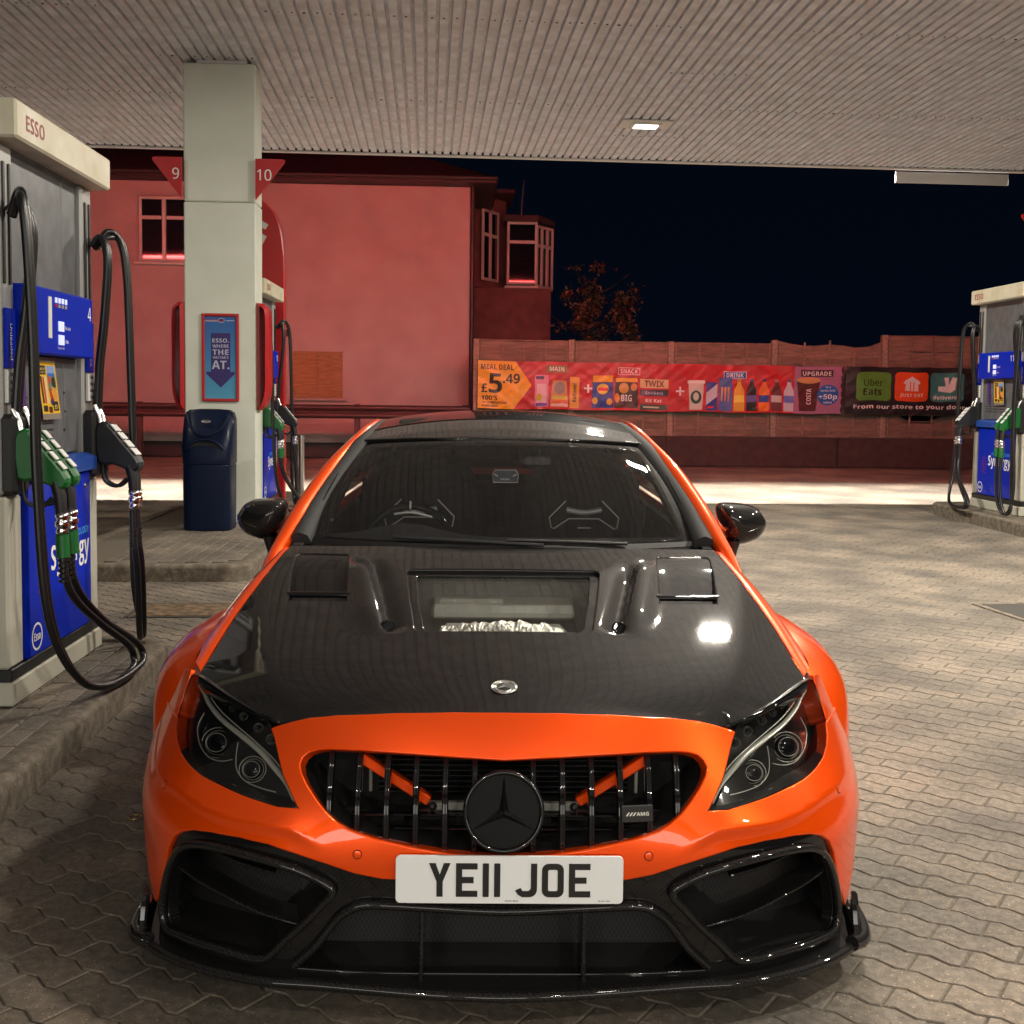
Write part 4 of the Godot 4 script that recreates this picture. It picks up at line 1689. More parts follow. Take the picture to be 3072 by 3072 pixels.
	f.box(Vector3(0.318, 1.255, -0.06), Vector3(0.20, 0.46, 0.03), 0.004)
	f.box(Vector3(-0.10, 2.075, -0.06), Vector3(0.625, 0.58, 0.03), 0.004)
	f.box(Vector3(0.318, 2.075, -0.06), Vector3(0.20, 0.58, 0.03), 0.004)
	part("face_panel", f, M.pump_grey, t)
	for r in 7:
		for c in 3:
			var v := MB.new()
			v.box(Vector3(-0.30 + c * 0.155, 1.115 + r * 0.030, -0.0445), Vector3(0.125, 0.009, 0.003), 0.001)
			part("vent_slot", v, M.black_plastic, t)
	var sc := MB.new()
	for k in 3:
		sc.lathe(PackedVector2Array([Vector2(0, 0.004), Vector2(0.008, 0.003), Vector2(0.009, 0)]), 8, Transform3D(Basis(Vector3.RIGHT, PI / 2), Vector3(0.222 + 0.012 * (k % 2), 1.14 + k * 0.09, -0.045)))
	part("face_screws", sc, M.black_plastic, t)
	# display head
	var dh := MB.new()
	dh.box(Vector3(-0.008, 1.635, -0.02), Vector3(0.84, 0.295, 0.11), 0.008)
	part("display_head", dh, M.pump_blue, t)
	var cs := MB.new()
	cs.box(Vector3(-0.172, 1.655, 0.036), Vector3(0.040, 0.185, 0.004), 0.001)
	part("grade_strip", cs, M.sticker_white, t)
	for k in 4:
		var d := MB.new()
		d.box(Vector3(-0.095 + k * 0.042, 1.738, 0.0365), Vector3(0.026, 0.024, 0.004), 0.001)
		part("small_screen", d, M.screen, t)
		var e := MB.new()
		e.box(Vector3(-0.095 + k * 0.042, 1.713, 0.0360), Vector3(0.026, 0.016, 0.003), 0.001)
		part("grade_key", e, M.sign_red if k == 0 else M.pump_light_grey, t)
	for k in 2:
		var d := MB.new()
		d.box(Vector3(-0.035, 1.622 - k * 0.062, 0.037), Vector3(0.070, 0.046, 0.004), 0.001)
		part("price_screen", d, M.screen, t)
	part("screen_caption", lettering("This sale", 0.018, 0.075, xf(0.052, 1.618, 0.0355), false), M.letter_white, t)
	part("screen_caption", lettering("Litres", 0.018, 0.045, xf(0.040, 1.556, 0.0355), false), M.letter_white, t)
	part("screen_caption", lettering("Pence per litre", 0.014, 0.085, xf(-0.035, 1.522, 0.0355), false), M.letter_white, t)
	part("pump_number", lettering(num, 0.066, 0.0, xf(0.362 - 0.012 * (num.length() - 1), 1.705, 0.0355), false), M.letter_white, t)
	# top sign
	var ts := MB.new()
	ts.box(Vector3(0, 2.432, -0.24), Vector3(1.215, 0.158, 0.62), 0.010)
	part("top_sign", ts, M.pump_cream, t)
	part("sign_lettering", lettering("ESSO", 0.066, 0.205, xf(-0.405, 2.432, 0.0712)), M.letter_red, t)
	# hanging advert
	var ad := MB.new()
	ad.quad(Vector3(-0.180, 1.480, -0.030), Vector3(-0.125, 1.195, -0.016), Vector3(0.105, 1.195, -0.016), Vector3(0.055, 1.480, -0.030), Vector2(0, 0), Vector2(0, 1), Vector2(1, 1), Vector2(1, 0))
	part("hanging_advert", ad, pump_advert(), t)
	var pu := MB.new()
	pu.plate(PackedVector2Array([Vector2(-0.355, 1.47), Vector2(-0.30, 1.20), Vector2(-0.265, 1.18), Vector2(-0.275, 1.47)]), 0.002, 0.0, xf(0, 0, -0.040))
	part("purple_tag", pu, M.sticker_purple, t)
	# nozzles and hoses
	for end in 2:
		var s := -1.0 if end == 0 else 1.0
		var green := (end == 0) == green_left
		for k in 2:
			var x := s * (0.545 - 0.085 * k)
			nozzle(t, Vector3(x, 0.0, 0.0), green, k)
			hose(t, s, x, k, green)
	return t

func xf(x: float, y: float, z: float) -> Transform3D:
	return Transform3D(Basis.IDENTITY, Vector3(x, y, z))

func pump_advert() -> StandardMaterial3D:
	if M.has("advert_print"):
		return M.advert_print
	var p := Print.new(self, 200, 300, Color(0.55, 0.52, 0.48))
	p.rect(6, 26, 188, 246, Color(0.95, 0.75, 0.06))
	p.rrect(18, 40, 70, 44, 8, Color(0.12, 0.09, 0.05))
	p.words("SNACKS", 52, 56, 12, Color(0.9, 0.8, 0.5))
	p.words("ON THE GO", 52, 72, 9, Color(0.9, 0.8, 0.5))
	p.rect(98, 40, 86, 120, Color(0.40, 0.50, 0.40))
	p.rect(98, 40, 86, 40, Color(0.55, 0.65, 0.85))
	p.rect(106, 76, 70, 16, Color(0.15, 0.45, 0.80))
	p.disc(160, 120, 22, 28, Color(0.12, 0.18, 0.08))
	p.disc(120, 108, 14, 18, Color(0.80, 0.25, 0.15))
	p.rect(20, 92, 20, 130, Color(0.25, 0.10, 0.07))
	p.rect(46, 96, 16, 126, Color(0.75, 0.20, 0.16))
	p.rect(68, 92, 18, 130, Color(0.88, 0.80, 0.72))
	p.poly(PackedVector2Array([Vector2(100, 150), Vector2(120, 150), Vector2(150, 220), Vector2(110, 214)]), Color(0.70, 0.20, 0.10))
	p.poly(PackedVector2Array([Vector2(130, 140), Vector2(182, 150), Vector2(182, 222), Vector2(152, 222)]), Color(0.88, 0.60, 0.25))
	p.disc(122, 216, 18, 18, Color(0.25, 0.12, 0.45))
	p.rrect(20, 232, 46, 30, 5, Color(0.14, 0.10, 0.05))
	p.rrect(76, 238, 40, 30, 5, Color(0.30, 0.08, 0.04))
	p.rrect(128, 214, 56, 46, 6, Color(0.12, 0.09, 0.06))
	p.words("£3", 156, 240, 20, Color(0.95, 0.85, 0.4))
	var m := mat("advert_print", 1, 1, 1, 0.4)
	m.albedo_texture = p.tex()
	m.albedo_color = grey(0.9)
	return m

func nozzle(t: Node3D, at: Vector3, green: bool, k: int):
	var o := Node3D.new()
	o.position = at + Vector3(0, 0.005 * k, 0.01 * k)
	put(o, "nozzle", t)
	var side := Transform3D(Basis(Vector3(0, 0, 1), Vector3.UP, Vector3(-1, 0, 0)), Vector3(0.024, 0, 0))
	var body := MB.new()
	var shape := smooth2(PackedVector2Array([Vector2(0.02, 1.13), Vector2(0.05, 1.165), Vector2(0.085, 1.16), Vector2(0.15, 1.08), Vector2(0.225, 0.99), Vector2(0.240, 0.945), Vector2(0.215, 0.915), Vector2(0.165, 0.93), Vector2(0.10, 0.955), Vector2(0.03, 0.96)]), 2, true)
	body.plate(shape, 0.048, 0.012, side)
	part("nozzle_body", body, M.nozzle_green if green else M.black_plastic, o)
	var st := MB.new()
	for j in 4:
		var c := Vector2(0.095, 1.158).lerp(Vector2(0.228, 0.998), (j + 0.5) / 4.0)
		st.box(Vector3(0, c.y, c.x), Vector3(0.040, 0.044, 0.006), 0.001, Basis(Vector3.RIGHT, -0.72))
	part("nozzle_sticker", st, M.sticker_white, o)
	var sp := MB.new()
	sp.tube(PackedVector3Array([Vector3(0, 1.13, 0.05), Vector3(0, 1.20, 0.035), Vector3(0, 1.25, 0.012)]), 0.014, 10)
	part("spout", sp, M.bright_metal, o)
	var gd := MB.new()
	gd.tube(smooth3(PackedVector3Array([Vector3(0, 0.96, 0.05), Vector3(0, 0.87, 0.06), Vector3(0, 0.84, 0.12), Vector3(0, 0.88, 0.17)]), 4), 0.009, 8)
	part("trigger_guard", gd, M.black_plastic, o)
	var sw := MB.new()
	sw.tube(PackedVector3Array([Vector3(0, 0.95, 0.185), Vector3(0, 0.89, 0.200), Vector3(0, 0.82, 0.205)]), [0.026, 0.027, 0.024], 12)
	part("swivel", sw, M.black_plastic, o)
	var fe := MB.new()
	fe.lathe(PackedVector2Array([Vector2(0.0, 0.0), Vector2(0.026, 0.0), Vector2(0.026, 0.018), Vector2(0.022, 0.022), Vector2(0.022, 0.032), Vector2(0.029, 0.036), Vector2(0.029, 0.055), Vector2(0.023, 0.060), Vector2(0.023, 0.070), Vector2(0.028, 0.074), Vector2(0.028, 0.095), Vector2(0.0, 0.095)]), 14, Transform3D(Basis.IDENTITY, Vector3(0, 0.725, 0.207)))
	part("ferrule", fe, M.chrome, o)
	if green:
		var sl := MB.new()
		sl.tube(PackedVector3Array([Vector3(0, 0.725, 0.207), Vector3(0, 0.63, 0.210)]), 0.028, 12)
		part("sleeve", sl, M.nozzle_green, o)

func hose(t: Node3D, s: float, x: float, k: int, green: bool):
	var p := PackedVector3Array()
	var e := 0.03 * k
	p.append(Vector3(x, 0.72, 0.207))
	p.append(Vector3(x, 0.58, 0.212))
	if s < 0:
		p.append(Vector3(x + 0.05, 0.45, 0.235))
		p.append(Vector3(-0.30 + e * 2, 0.30, 0.28))
		p.append(Vector3(-0.06 + e * 3.0, 0.155, 0.325))
		p.append(Vector3(0.02 + e * 3.0, 0.075, 0.335 + e * 0.5))
		p.append(Vector3(-0.05 + e * 2.5, 0.030, 0.345 + e * 0.6))
		p.append(Vector3(-0.36 + e, 0.032, 0.335))
		p.append(Vector3(-0.56, 0.12, 0.27))
		p.append(Vector3(-0.640 - e, 0.40, 0.19))
	else:
		p.append(Vector3(x + 0.015, 0.42, 0.225))
		p.append(Vector3(x + 0.055, 0.15, 0.22))
		p.append(Vector3(x + 0.115 + e, 0.035, 0.20))
		p.append(Vector3(x + 0.175 + e * 2, 0.09, 0.17))
		p.append(Vector3(0.665 + e * 2, 0.36, 0.15))
	p.append(Vector3(s * (0.655 + e), 0.95, 0.155))
	p.append(Vector3(s * (0.650 + e), 1.50, 0.145))
	p.append(Vector3(s * (0.655 + e), 1.92, 0.130))
	p.append(Vector3(s * (0.635 + e), 2.10, 0.105))
	p.append(Vector3(s * (0.575), 2.14 - e, 0.06))
	p.append(Vector3(s * (0.545 - e), 2.05, 0.015))
	var mb := MB.new()
	mb.tube(smooth3(p, 7), 0.0165, 12)
	part("hose", mb, M.black_rubber, t)
	var b := MB.new()
	for j in 5:
		b.tube(PackedVector3Array([Vector3(x, 0.625 - j * 0.022, 0.2105), Vector3(x, 0.612 - j * 0.022, 0.2112)]), 0.0225 - j * 0.0007, 12)
	part("hose_boot", b, M.black_rubber, t)
	# slack loop held by the retractor at the top
	var c := MB.new()
	c.tube(smooth3(PackedVector3Array([Vector3(s * (0.545 - e), 2.06, 0.0), Vector3(s * (0.535 - e), 2.10, 0.05), Vector3(s * (0.515 - e), 1.98, 0.085), Vector3(s * (0.520 - e), 1.66, 0.060), Vector3(s * (0.530 - e), 1.46, 0.035), Vector3(s * (0.538 - e), 1.24, 0.02)]), 6), 0.018, 10)
	part("hose", c, M.black_rubber, t)

# ---------------------------------------------------------------- loose things of the forecourt
func build_forecourt_things():
	# litter bin
	var bt := thing("litter_bin", "dark blue plastic litter bin in front of the white pillar", "litter bin", Vector3(-2.405, 0.13, -10.86))
	var rows := []
	var heights := [0.0, 0.02, 0.30, 0.618, 0.622, 0.634, 0.638, 0.80, 0.96, 1.06, 1.12, 1.148, 1.155]
	var scales := [0.94, 0.955, 0.965, 0.975, 0.955, 0.955, 0.99, 0.995, 1.0, 0.99, 0.93, 0.76, 0.40]
	for i in heights.size():
		var row := PackedVector3Array()
		for k in 48:
			var a := TAU * k / 48
			var c := cos(a)
			var sn := sin(a)
			var hx: float = 0.240 * scales[i]
			var hz: float = 0.215 * scales[i]
			var x: float = signf(c) * pow(absf(c), 0.42) * hx
			var z: float = -signf(sn) * pow(absf(sn), 0.42) * hz
			# the upper front leans back above the slot
			if z > 0 and heights[i] > 0.80:
				z -= 0.16 * smoothstep(0.80, 1.15, heights[i]) * smoothstep(0.0, 0.2, z)
			row.append(Vector3(x, heights[i], z))
		rows.append(row)
	var bb := MB.new()
	bb.grid(rows, true)
	part("bin_body", bb, M.bin_navy, bt)
	var slot := MB.new()
	slot.plate(smooth2(PackedVector2Array([Vector2(-0.165, 0.80), Vector2(-0.10, 0.855), Vector2(0, 0.875), Vector2(0.10, 0.855), Vector2(0.165, 0.80), Vector2(0.10, 0.825), Vector2(0, 0.832), Vector2(-0.10, 0.825)]), 3, true), 0.004, 0.0, xf(0, -0.02, 0.2135))
	part("slot", slot, M.dark_gap, bt)
	var lipb := MB.new()
	lipb.tube(smooth3(PackedVector3Array([Vector3(-0.18, 0.775, 0.212), Vector3(-0.10, 0.845, 0.222), Vector3(0, 0.868, 0.226), Vector3(0.10, 0.845, 0.222), Vector3(0.18, 0.775, 0.212)]), 5), 0.010, 8)
	part("slot_lip", lipb, M.bin_navy, bt)
	var hd := MB.new()
	hd.tube(smooth3(PackedVector3Array([Vector3(-0.20, 1.10, 0.09), Vector3(-0.13, 0.96, 0.17), Vector3(0, 0.905, 0.205), Vector3(0.13, 0.96, 0.17), Vector3(0.20, 1.10, 0.09)]), 6), 0.010, 8)
	part("hood_ridge", hd, M.bin_navy, bt)
	var hl := MB.new()
	hl.lathe(PackedVector2Array([Vector2(0, 0.004), Vector2(0.030, 0.004), Vector2(0.032, 0)]), 16, Transform3D(Basis(Vector3.RIGHT, PI / 2 - 0.55), Vector3(0, 1.04, 0.155)), 1.4, 0.5)
	part("bin_badge", hl, M.bright_metal, bt)
	# bollard
	var bo := thing("steel_bollard", "plain brushed steel bollard standing between the pumps and the car roof", "bollard", Vector3(-2.08, 0, -14.75))
	var bm := MB.new()
	bm.lathe(PackedVector2Array([Vector2(0.044, 0), Vector2(0.044, 0.875), Vector2(0.036, 0.890), Vector2(0.0, 0.894)]), 24)
	part("post", bm, M.steel, bo)
	# tall red arch sign behind the pillar
	var ra := thing("red_arch_sign", "tall red curved sign panel behind the pump and the white pillar", "sign", Vector3(-2.42, 0.13, -13.55))
	var prof := PackedVector2Array([Vector2(0.0, 0.0), Vector2(0.33, 0.0), Vector2(0.33, 2.75)])
	prof.append_array(smooth2(PackedVector2Array([Vector2(0.325, 2.95), Vector2(0.285, 3.25), Vector2(0.20, 3.46), Vector2(0.05, 3.60)]), 4))
	prof.append(Vector2(0.0, 3.62))
	prof.append(Vector2(-0.3, 3.62))
	prof.append(Vector2(-0.3, 0.0))
	var rb := MB.new()
	rb.plate(prof, 0.10, 0.015)
	part("panel", rb, M.sign_red, ra)
	var wt := MB.new()
	wt.box(Vector3(0.07, 3.30, 0.101), Vector3(0.12, 0.07, 0.002), 0.0, Basis(Vector3.BACK, -0.5))
	wt.box(Vector3(0.035, 3.14, 0.101), Vector3(0.13, 0.12, 0.002), 0.0, Basis(Vector3.BACK, -0.5))
	part("white_print", wt, M.sticker_white, ra)
	# covers in the paving
	var mc := thing("drain_cover", "dark square cover in the paving at the right edge", "drain cover", Vector3(4.05, 0.0, -7.48), 0.12)
	var mb := MB.new()
	mb.box(Vector3(0, 0.0, 0), Vector3(0.58, 0.022, 0.50), 0.006)
	part("plate", mb, M.iron_cover, mc)
	var rim_b := MB.new()
	for s in [-1.0, 1.0]:
		rim_b.box(Vector3(s * 0.315, -0.001, 0), Vector3(0.045, 0.022, 0.60), 0.004)
		rim_b.box(Vector3(0, -0.002, s * 0.275), Vector3(0.585, 0.022, 0.045), 0.004)
	part("rim", rim_b, M.kerb_concrete, mc)
	var sl := thing("access_cover", "flat rusty rectangular cover in the paving behind the left island", "drain cover", Vector3(-1.80, 0.0, -7.42), 0.02)
	var sb := MB.new()
	sb.box(Vector3(0, 0.001, 0), Vector3(0.62, 0.022, 0.40), 0.006)
	var rc := mat("rusty_cover", 0.20, 0.13, 0.07, 0.8)
	over(rc, tone_texture(256, 0.03, 5, 131, grey(0.6), grey(1.0), 1.8), 1.6)
	part("plate", sb, rc, sl)
	var rm := MB.new()
	for s in [-1.0, 1.0]:
		rm.box(Vector3(s * 0.33, -0.001, 0), Vector3(0.035, 0.022, 0.47), 0.004)
		rm.box(Vector3(0, -0.002, s * 0.218), Vector3(0.62, 0.022, 0.03), 0.004)
	part("rim", rm, M.iron_cover, sl)
	# small ring lying by the front corner of the car
	var rg := thing("metal_ring", "thin brass coloured ring lying on the paving left of the car's front corner", "ring", Vector3(-1.10, 0.004, -3.79))
	var gm := MB.new()
	var circle := PackedVector3Array()
	for k in 28:
		circle.append(Vector3(cos(TAU * k / 28) * 0.021, 0, sin(TAU * k / 28) * 0.021))
	gm.tube(circle, 0.0020, 6, true)
	part("ring", gm, mat("dull_brass", 0.55, 0.40, 0.16, 0.3, 1.0), rg)

# ---------------------------------------------------------------- car materials
func carbon_image() -> Image:
	# 2x2 twill: each tow lies over two and under two
	var n := 128
	var tow := 16
	var o := Image.create(n, n, false, Image.FORMAT_RGB8)
	for y in n:
		for x in n:
			var i := int(x / float(tow))
			var j := int(y / float(tow))
			var warp := posmod(i - j, 4) < 2
			var u := fmod(x, tow) / tow
			var v := fmod(y, tow) / tow
			var q := (0.30 + 0.70 * sin(PI * v)) if warp else (0.10 + 0.25 * sin(PI * u))
			o.set_pixel(x, y, grey(0.62 + 0.38 * q))
	return o

func make_car_materials():
	var paint := mat("orange_paint", 1.0, 0.095, 0.001, 0.34, 0.45)
	paint.metallic_specular = 0.25
	coat(paint, 1.0, 0.02)
	var flake := Image.create(256, 256, false, Image.FORMAT_RGB8)
	var fr := RandomNumberGenerator.new()
	fr.seed = 8
	for y in 256:
		for x in 256:
			var q := fr.randf_range(0.90, 1.0)
			flake.set_pixel(x, y, Color(1.0, q, q))
	over(paint, ImageTexture.create_from_image(flake), 1.0 / 0.3)
	paint.uv1_world_triplanar = false
	var weave := carbon_image()
	var ct := ImageTexture.create_from_image(weave)
	var carbon := mat("carbon", 0.012, 0.0117, 0.0123, 0.5, 0.0)
	carbon.metallic_specular = 0.12
	carbon.albedo_texture = ct
	carbon.uv1_scale = Vector3.ONE * 38.0
	coat(carbon, 1.0, 0.035)
	var ctri := mat("carbon_part", 0.018, 0.0175, 0.018, 0.5, 0.0)
	ctri.metallic_specular = 0.12
	over(ctri, ct, 38.0)
	ctri.uv1_world_triplanar = false
	coat(ctri, 1.0, 0.035)
	coat(mat("gloss_black", 0.006, 0.006, 0.007, 0.5), 1.0, 0.03).metallic_specular = 0.12
	mat("satin_black", 0.008, 0.008, 0.009, 0.5)
	mat("matt_black", 0.004, 0.004, 0.005, 0.9)
	mat("tyre", 0.012, 0.012, 0.012, 0.8)
	mat("rim_dark", 0.03, 0.03, 0.03, 0.35, 0.8)
	mat("plate_white", 0.84, 0.86, 0.87, 0.45)
	coat(mat("plate_letter", 0.004, 0.004, 0.005, 0.4), 0.8, 0.08)
	mat("cabin_cloth", 0.020, 0.020, 0.021, 0.8)
	mat("cabin_pale", 0.16, 0.17, 0.15, 0.7)
	mat("seat_silver", 0.75, 0.77, 0.76, 0.3, 0.25)
	mat("lamp_silver", 0.74, 0.76, 0.68, 0.30, 0.4)
	coat(mat("lamp_bowl", 0.010, 0.0105, 0.0105, 0.3, 0.1), 0.8, 0.06)
	mat("engine_grey", 0.24, 0.25, 0.22, 0.6)
	var foil := mat("foil", 0.70, 0.71, 0.64, 0.32, 0.8)
	bumpy(foil, noise_image(128, 0.08, 3, 201), 0.6)
	foil.uv1_triplanar = true
	foil.uv1_scale = Vector3.ONE * 9.0
	mat("engine_cover", 0.10, 0.105, 0.095, 0.5)
	var lens := mat("lamp_lens", 0.004, 0.004, 0.004, 0.02)
	lens.transparency = BaseMaterial3D.TRANSPARENCY_ALPHA
	lens.albedo_color.a = 0.36
	var ws := mat("windscreen_glass", 0.010, 0.012, 0.012, 0.01)
	ws.transparency = BaseMaterial3D.TRANSPARENCY_ALPHA
	ws.albedo_color.a = 0.42
	var pv := mat("privacy_glass", 0.004, 0.004, 0.004, 0.01)
	pv.transparency = BaseMaterial3D.TRANSPARENCY_ALPHA
	pv.albedo_color.a = 0.88
	mat("cell_metal", 0.20, 0.21, 0.19, 0.25, 0.8)
	var eg := mat("bonnet_glass", 0.05, 0.06, 0.05, 0.02)
	eg.transparency = BaseMaterial3D.TRANSPARENCY_ALPHA
	eg.albedo_color.a = 0.10
	var lp := mat("led_lens", 0.7, 0.7, 0.7, 0.03)
	lp.transparency = BaseMaterial3D.TRANSPARENCY_ALPHA
	lp.albedo_color.a = 0.25
	var mesh_t := Image.create(64, 64, false, Image.FORMAT_RGB8)
	for y in 64:
		for x in 64:
			var a := absf(fmod(x + y * 0.5, 32.0) - 16.0) < 3.0 or absf(fmod(x - y * 0.5 + 64.0, 32.0) - 16.0) < 3.0
			mesh_t.set_pixel(x, y, grey(1.0 if a else 0.12))
	var mm := mat("air_mesh", 0.022, 0.022, 0.023, 0.5)
	over(mm, ImageTexture.create_from_image(mesh_t), 45.0)
	mm.uv1_world_triplanar = false

# ---------------------------------------------------------------- car body surfaces (x across, y up, z to the front)
var plan_x := PackedFloat32Array()
var plan_z := PackedFloat32Array()
var plan_l := PackedFloat32Array()

func make_plan():
	for k in 241:
		var a := pow(k / 240.0, 2.0) * PI / 2
		plan_x.append(1.03 * sqrt(sin(a)))
		plan_z.append(-0.75 * (1.0 - cos(a)))
		plan_l.append(0.0 if k == 0 else plan_l[k - 1] + Vector2(plan_x[k] - plan_x[k - 1], plan_z[k] - plan_z[k - 1]).length())

func plan(s: float) -> Vector2:
	var a := absf(s)
	var i := clampi(plan_l.bsearch(a), 1, 240)
	var f := (a - plan_l[i - 1]) / (plan_l[i] - plan_l[i - 1])
	return Vector2(signf(s) * lerpf(plan_x[i - 1], plan_x[i], f), lerpf(plan_z[i - 1], plan_z[i], f))

# nose: s runs round the front, y is height
func nose(s: float, y: float) -> Vector3:
	var p := plan(s)
	var z := p.y + 0.01 - 0.9 * pow(maxf(0.0, y - 0.36), 2.0) - 0.22 * p.x * p.x * smoothstep(0.35, 0.65, y)
	# the crease below the headlamp
	var a := absf(s)
	var yc := 0.446 + 0.022 * smoothstep(0.66, 0.90, a) - 0.040 * (1.0 - smoothstep(0.40, 0.53, a))
	var d := y - yc
	var rise := exp(-pow(d / 0.020, 2.0)) if d < 0.0 else 1.0 - smoothstep(-0.03, 0.085, d) * 1.0 + 0.17 * exp(-d / 0.02)
	z += 0.011 * rise * smoothstep(0.40, 0.56, a) * (1.0 - smoothstep(0.90, 1.10, a))
	return Vector3(p.x, y, z)

func nose_z(x: float, y: float) -> float:
	var i := clampi(plan_x.bsearch(minf(x, 1.029)), 1, 240)
	return nose(plan_l[i], y).z

func nose_at(s: float, y: float, off: float) -> Vector3:
	var n := surf_normal(nose, Vector2(s, y), 0.004)
	return nose(s, y) + n * off

func bonnet_base(x: float, z: float) -> float:
	var t := (-z - 0.1) / 1.15
	var c := 0.69 + 0.245 * (1.25 * t - 0.25 * t * t)
	var a := 0.030 - 0.010 * smoothstep(0.0, 1.0, (-z - 0.4) / 0.8) + 0.11 * exp(-maxf(0.0, -z - 0.16) / 0.08)
	return c - a * pow(absf(x) / 0.85, 2.2)

func bonnet(x: float, z: float) -> Vector3:
	var y := bonnet_base(x, z)
	var ax := absf(x)
	# plateau edge that runs out to the lamp tips
	var kz := [0.10, 0.18, 0.284, 0.48, 0.757, 1.05, 1.40]
	var kx := [0.46, 0.516, 0.589, 0.661, 0.722, 0.775, 0.80]
	var xe: float = kx[6]
	for k in 6:
		if -z >= kz[k] and -z <= kz[k + 1]:
			xe = lerpf(kx[k], kx[k + 1], (-z - kz[k]) / (kz[k + 1] - kz[k]))
	var over_edge := ax - xe
	y -= 0.24 * 0.5 * (over_edge + sqrt(over_edge * over_edge + 0.00006)) * smoothstep(0.14, 0.26, -z)
	# scooped channel each side of the window
	var xc := lerpf(0.325, 0.432, clampf((-z - 0.60) / 0.55, 0.0, 1.0))
	var dd := (ax - xc)
	var deep := 0.024 * smoothstep(0.545, 0.60, -z) * (1.0 - smoothstep(0.95, 1.17, -z))
	var sect := exp(-pow(dd / 0.032, 2.0)) if dd < 0.0 else exp(-pow(dd / 0.016, 2.0))
	y -= deep * sect
	# dome between the channel and the scoop
	y += 0.014 * exp(-pow((ax - xc - 0.055) / 0.042, 2.0)) * smoothstep(0.50, 0.70, -z) * (1.0 - smoothstep(1.0, 1.2, -z))
	# front edge rolls down
	y -= 0.35 * pow(maxf(0.0, 0.125 + z + 0.13 * pow(ax / 0.6, 4.0)), 1.6) if ax < 0.56 else 0.0
	return Vector3(x, y, z)

func bonnet_at(x: float, z: float, off: float) -> Vector3:
	return bonnet(x, z) - surf_normal(bonnet, Vector2(x, z), 0.004) * off

func roof_at(x: float, z: float) -> Vector3:
	var kz := [-1.90, -1.98, -2.10, -2.30, -2.60, -2.95, -3.30]
	var ky := [1.276, 1.298, 1.325, 1.358, 1.383, 1.386, 1.352]
	var y: float = ky[6]
	for k in 6:
		if z <= kz[k] and z >= kz[k + 1]:
			var f: float = (z - kz[k]) / (kz[k + 1] - kz[k])
			y = cubic_interpolate(ky[k], ky[k + 1], ky[maxi(k - 1, 0)], ky[mini(k + 2, 6)], f)
	return Vector3(x, y - 0.055 * pow(absf(x) / 0.58, 2.2), z)

func screen_at(u: float, v: float) -> Vector3:
	var b := Vector3(0.705 * u, 0.940 + 0.0 * u * u, -1.285 - 0.165 * u * u)
	var t := Vector3(0.598 * u, 1.284 - 0.032 * u * u, -1.935 - 0.165 * u * u)
	var p := b.lerp(t, v)
	p += Vector3(0.03 * u * absf(u), 0.62, 0.5).normalized() * 0.020 * 4.0 * v * (1.0 - v)
	return p

func both(half: Array) -> PackedVector2Array:
	# half runs from the middle out and back to the middle, on the +x side
	var o := PackedVector2Array()
	for p in half:
		o.append(p)
	for k in range(half.size() - 1, -1, -1):
		if absf(half[k].x) > 1e-6:
			o.append(Vector2(-half[k].x, half[k].y))
	return o

func sided(poly: PackedVector2Array, s: float) -> PackedVector2Array:
	var o := PackedVector2Array()
	for p in poly:
		o.append(Vector2(p.x * s, p.y))
	return o

func on_nose(pts: Array, s: float, off: float, k := 4, closed := false) -> PackedVector3Array:
	var flat := PackedVector2Array()
	for p in pts:
		flat.append(p)
	var o := PackedVector3Array()
	for p in smooth2(flat, k, closed):
		o.append(nose_at(p.x * s, p.y, off))
	return o

# ---------------------------------------------------------------- the car
func build_car():
	make_plan()
	var car := thing("sports_coupe", "orange and carbon black sports coupe parked facing the camera", "car", CAR_AT, CAR_TURN)
	car_nose(car)
	for s in [-1.0, 1.0]:
		car_lamp(car, s)
		car_side(car, s)
		car_mirror(car, s)
	car_grille(car)
	car_lower(car)
	car_plate(car)
	car_bonnet(car)
	car_top(car)
	car_cabin(car)
	car_rear(car)

func grille_half() -> Array:
	return [Vector2(0, 0.603), Vector2(0.08, 0.607), Vector2(0.217, 0.612), Vector2(0.338, 0.614), Vector2(0.420, 0.611), Vector2(0.450, 0.607), Vector2(0.475, 0.599), Vector2(0.491, 0.586), Vector2(0.498, 0.570), Vector2(0.493, 0.551), Vector2(0.476, 0.527), Vector2(0.450, 0.499), Vector2(0.425, 0.475), Vector2(0.396, 0.454), Vector2(0.368, 0.440), Vector2(0.304, 0.421), Vector2(0.215, 0.403), Vector2(0.126, 0.389), Vector2(0.037, 0.381), Vector2(0, 0.379)]

func lamp_outline() -> PackedVector2Array:
	return PackedVector2Array([Vector2(0.488, 0.482), Vector2(0.541, 0.481), Vector2(0.593, 0.487), Vector2(0.648, 0.493), Vector2(0.71, 0.501), Vector2(0.783, 0.508), Vector2(0.837, 0.517), Vector2(0.886, 0.529), Vector2(0.922, 0.544), Vector2(0.945, 0.562), Vector2(0.954, 0.582), Vector2(0.952, 0.605), Vector2(0.932, 0.650), Vector2(0.915, 0.680), Vector2(0.902, 0.693), Vector2(0.886, 0.698), Vector2(0.847, 0.700), Vector2(0.779, 0.692), Vector2(0.701, 0.678), Vector2(0.636, 0.664), Vector2(0.600, 0.652), Vector2(0.583, 0.640), Vector2(0.571, 0.619), Vector2(0.562, 0.600), Vector2(0.551, 0.574), Vector2(0.537, 0.544), Vector2(0.508, 0.505)])

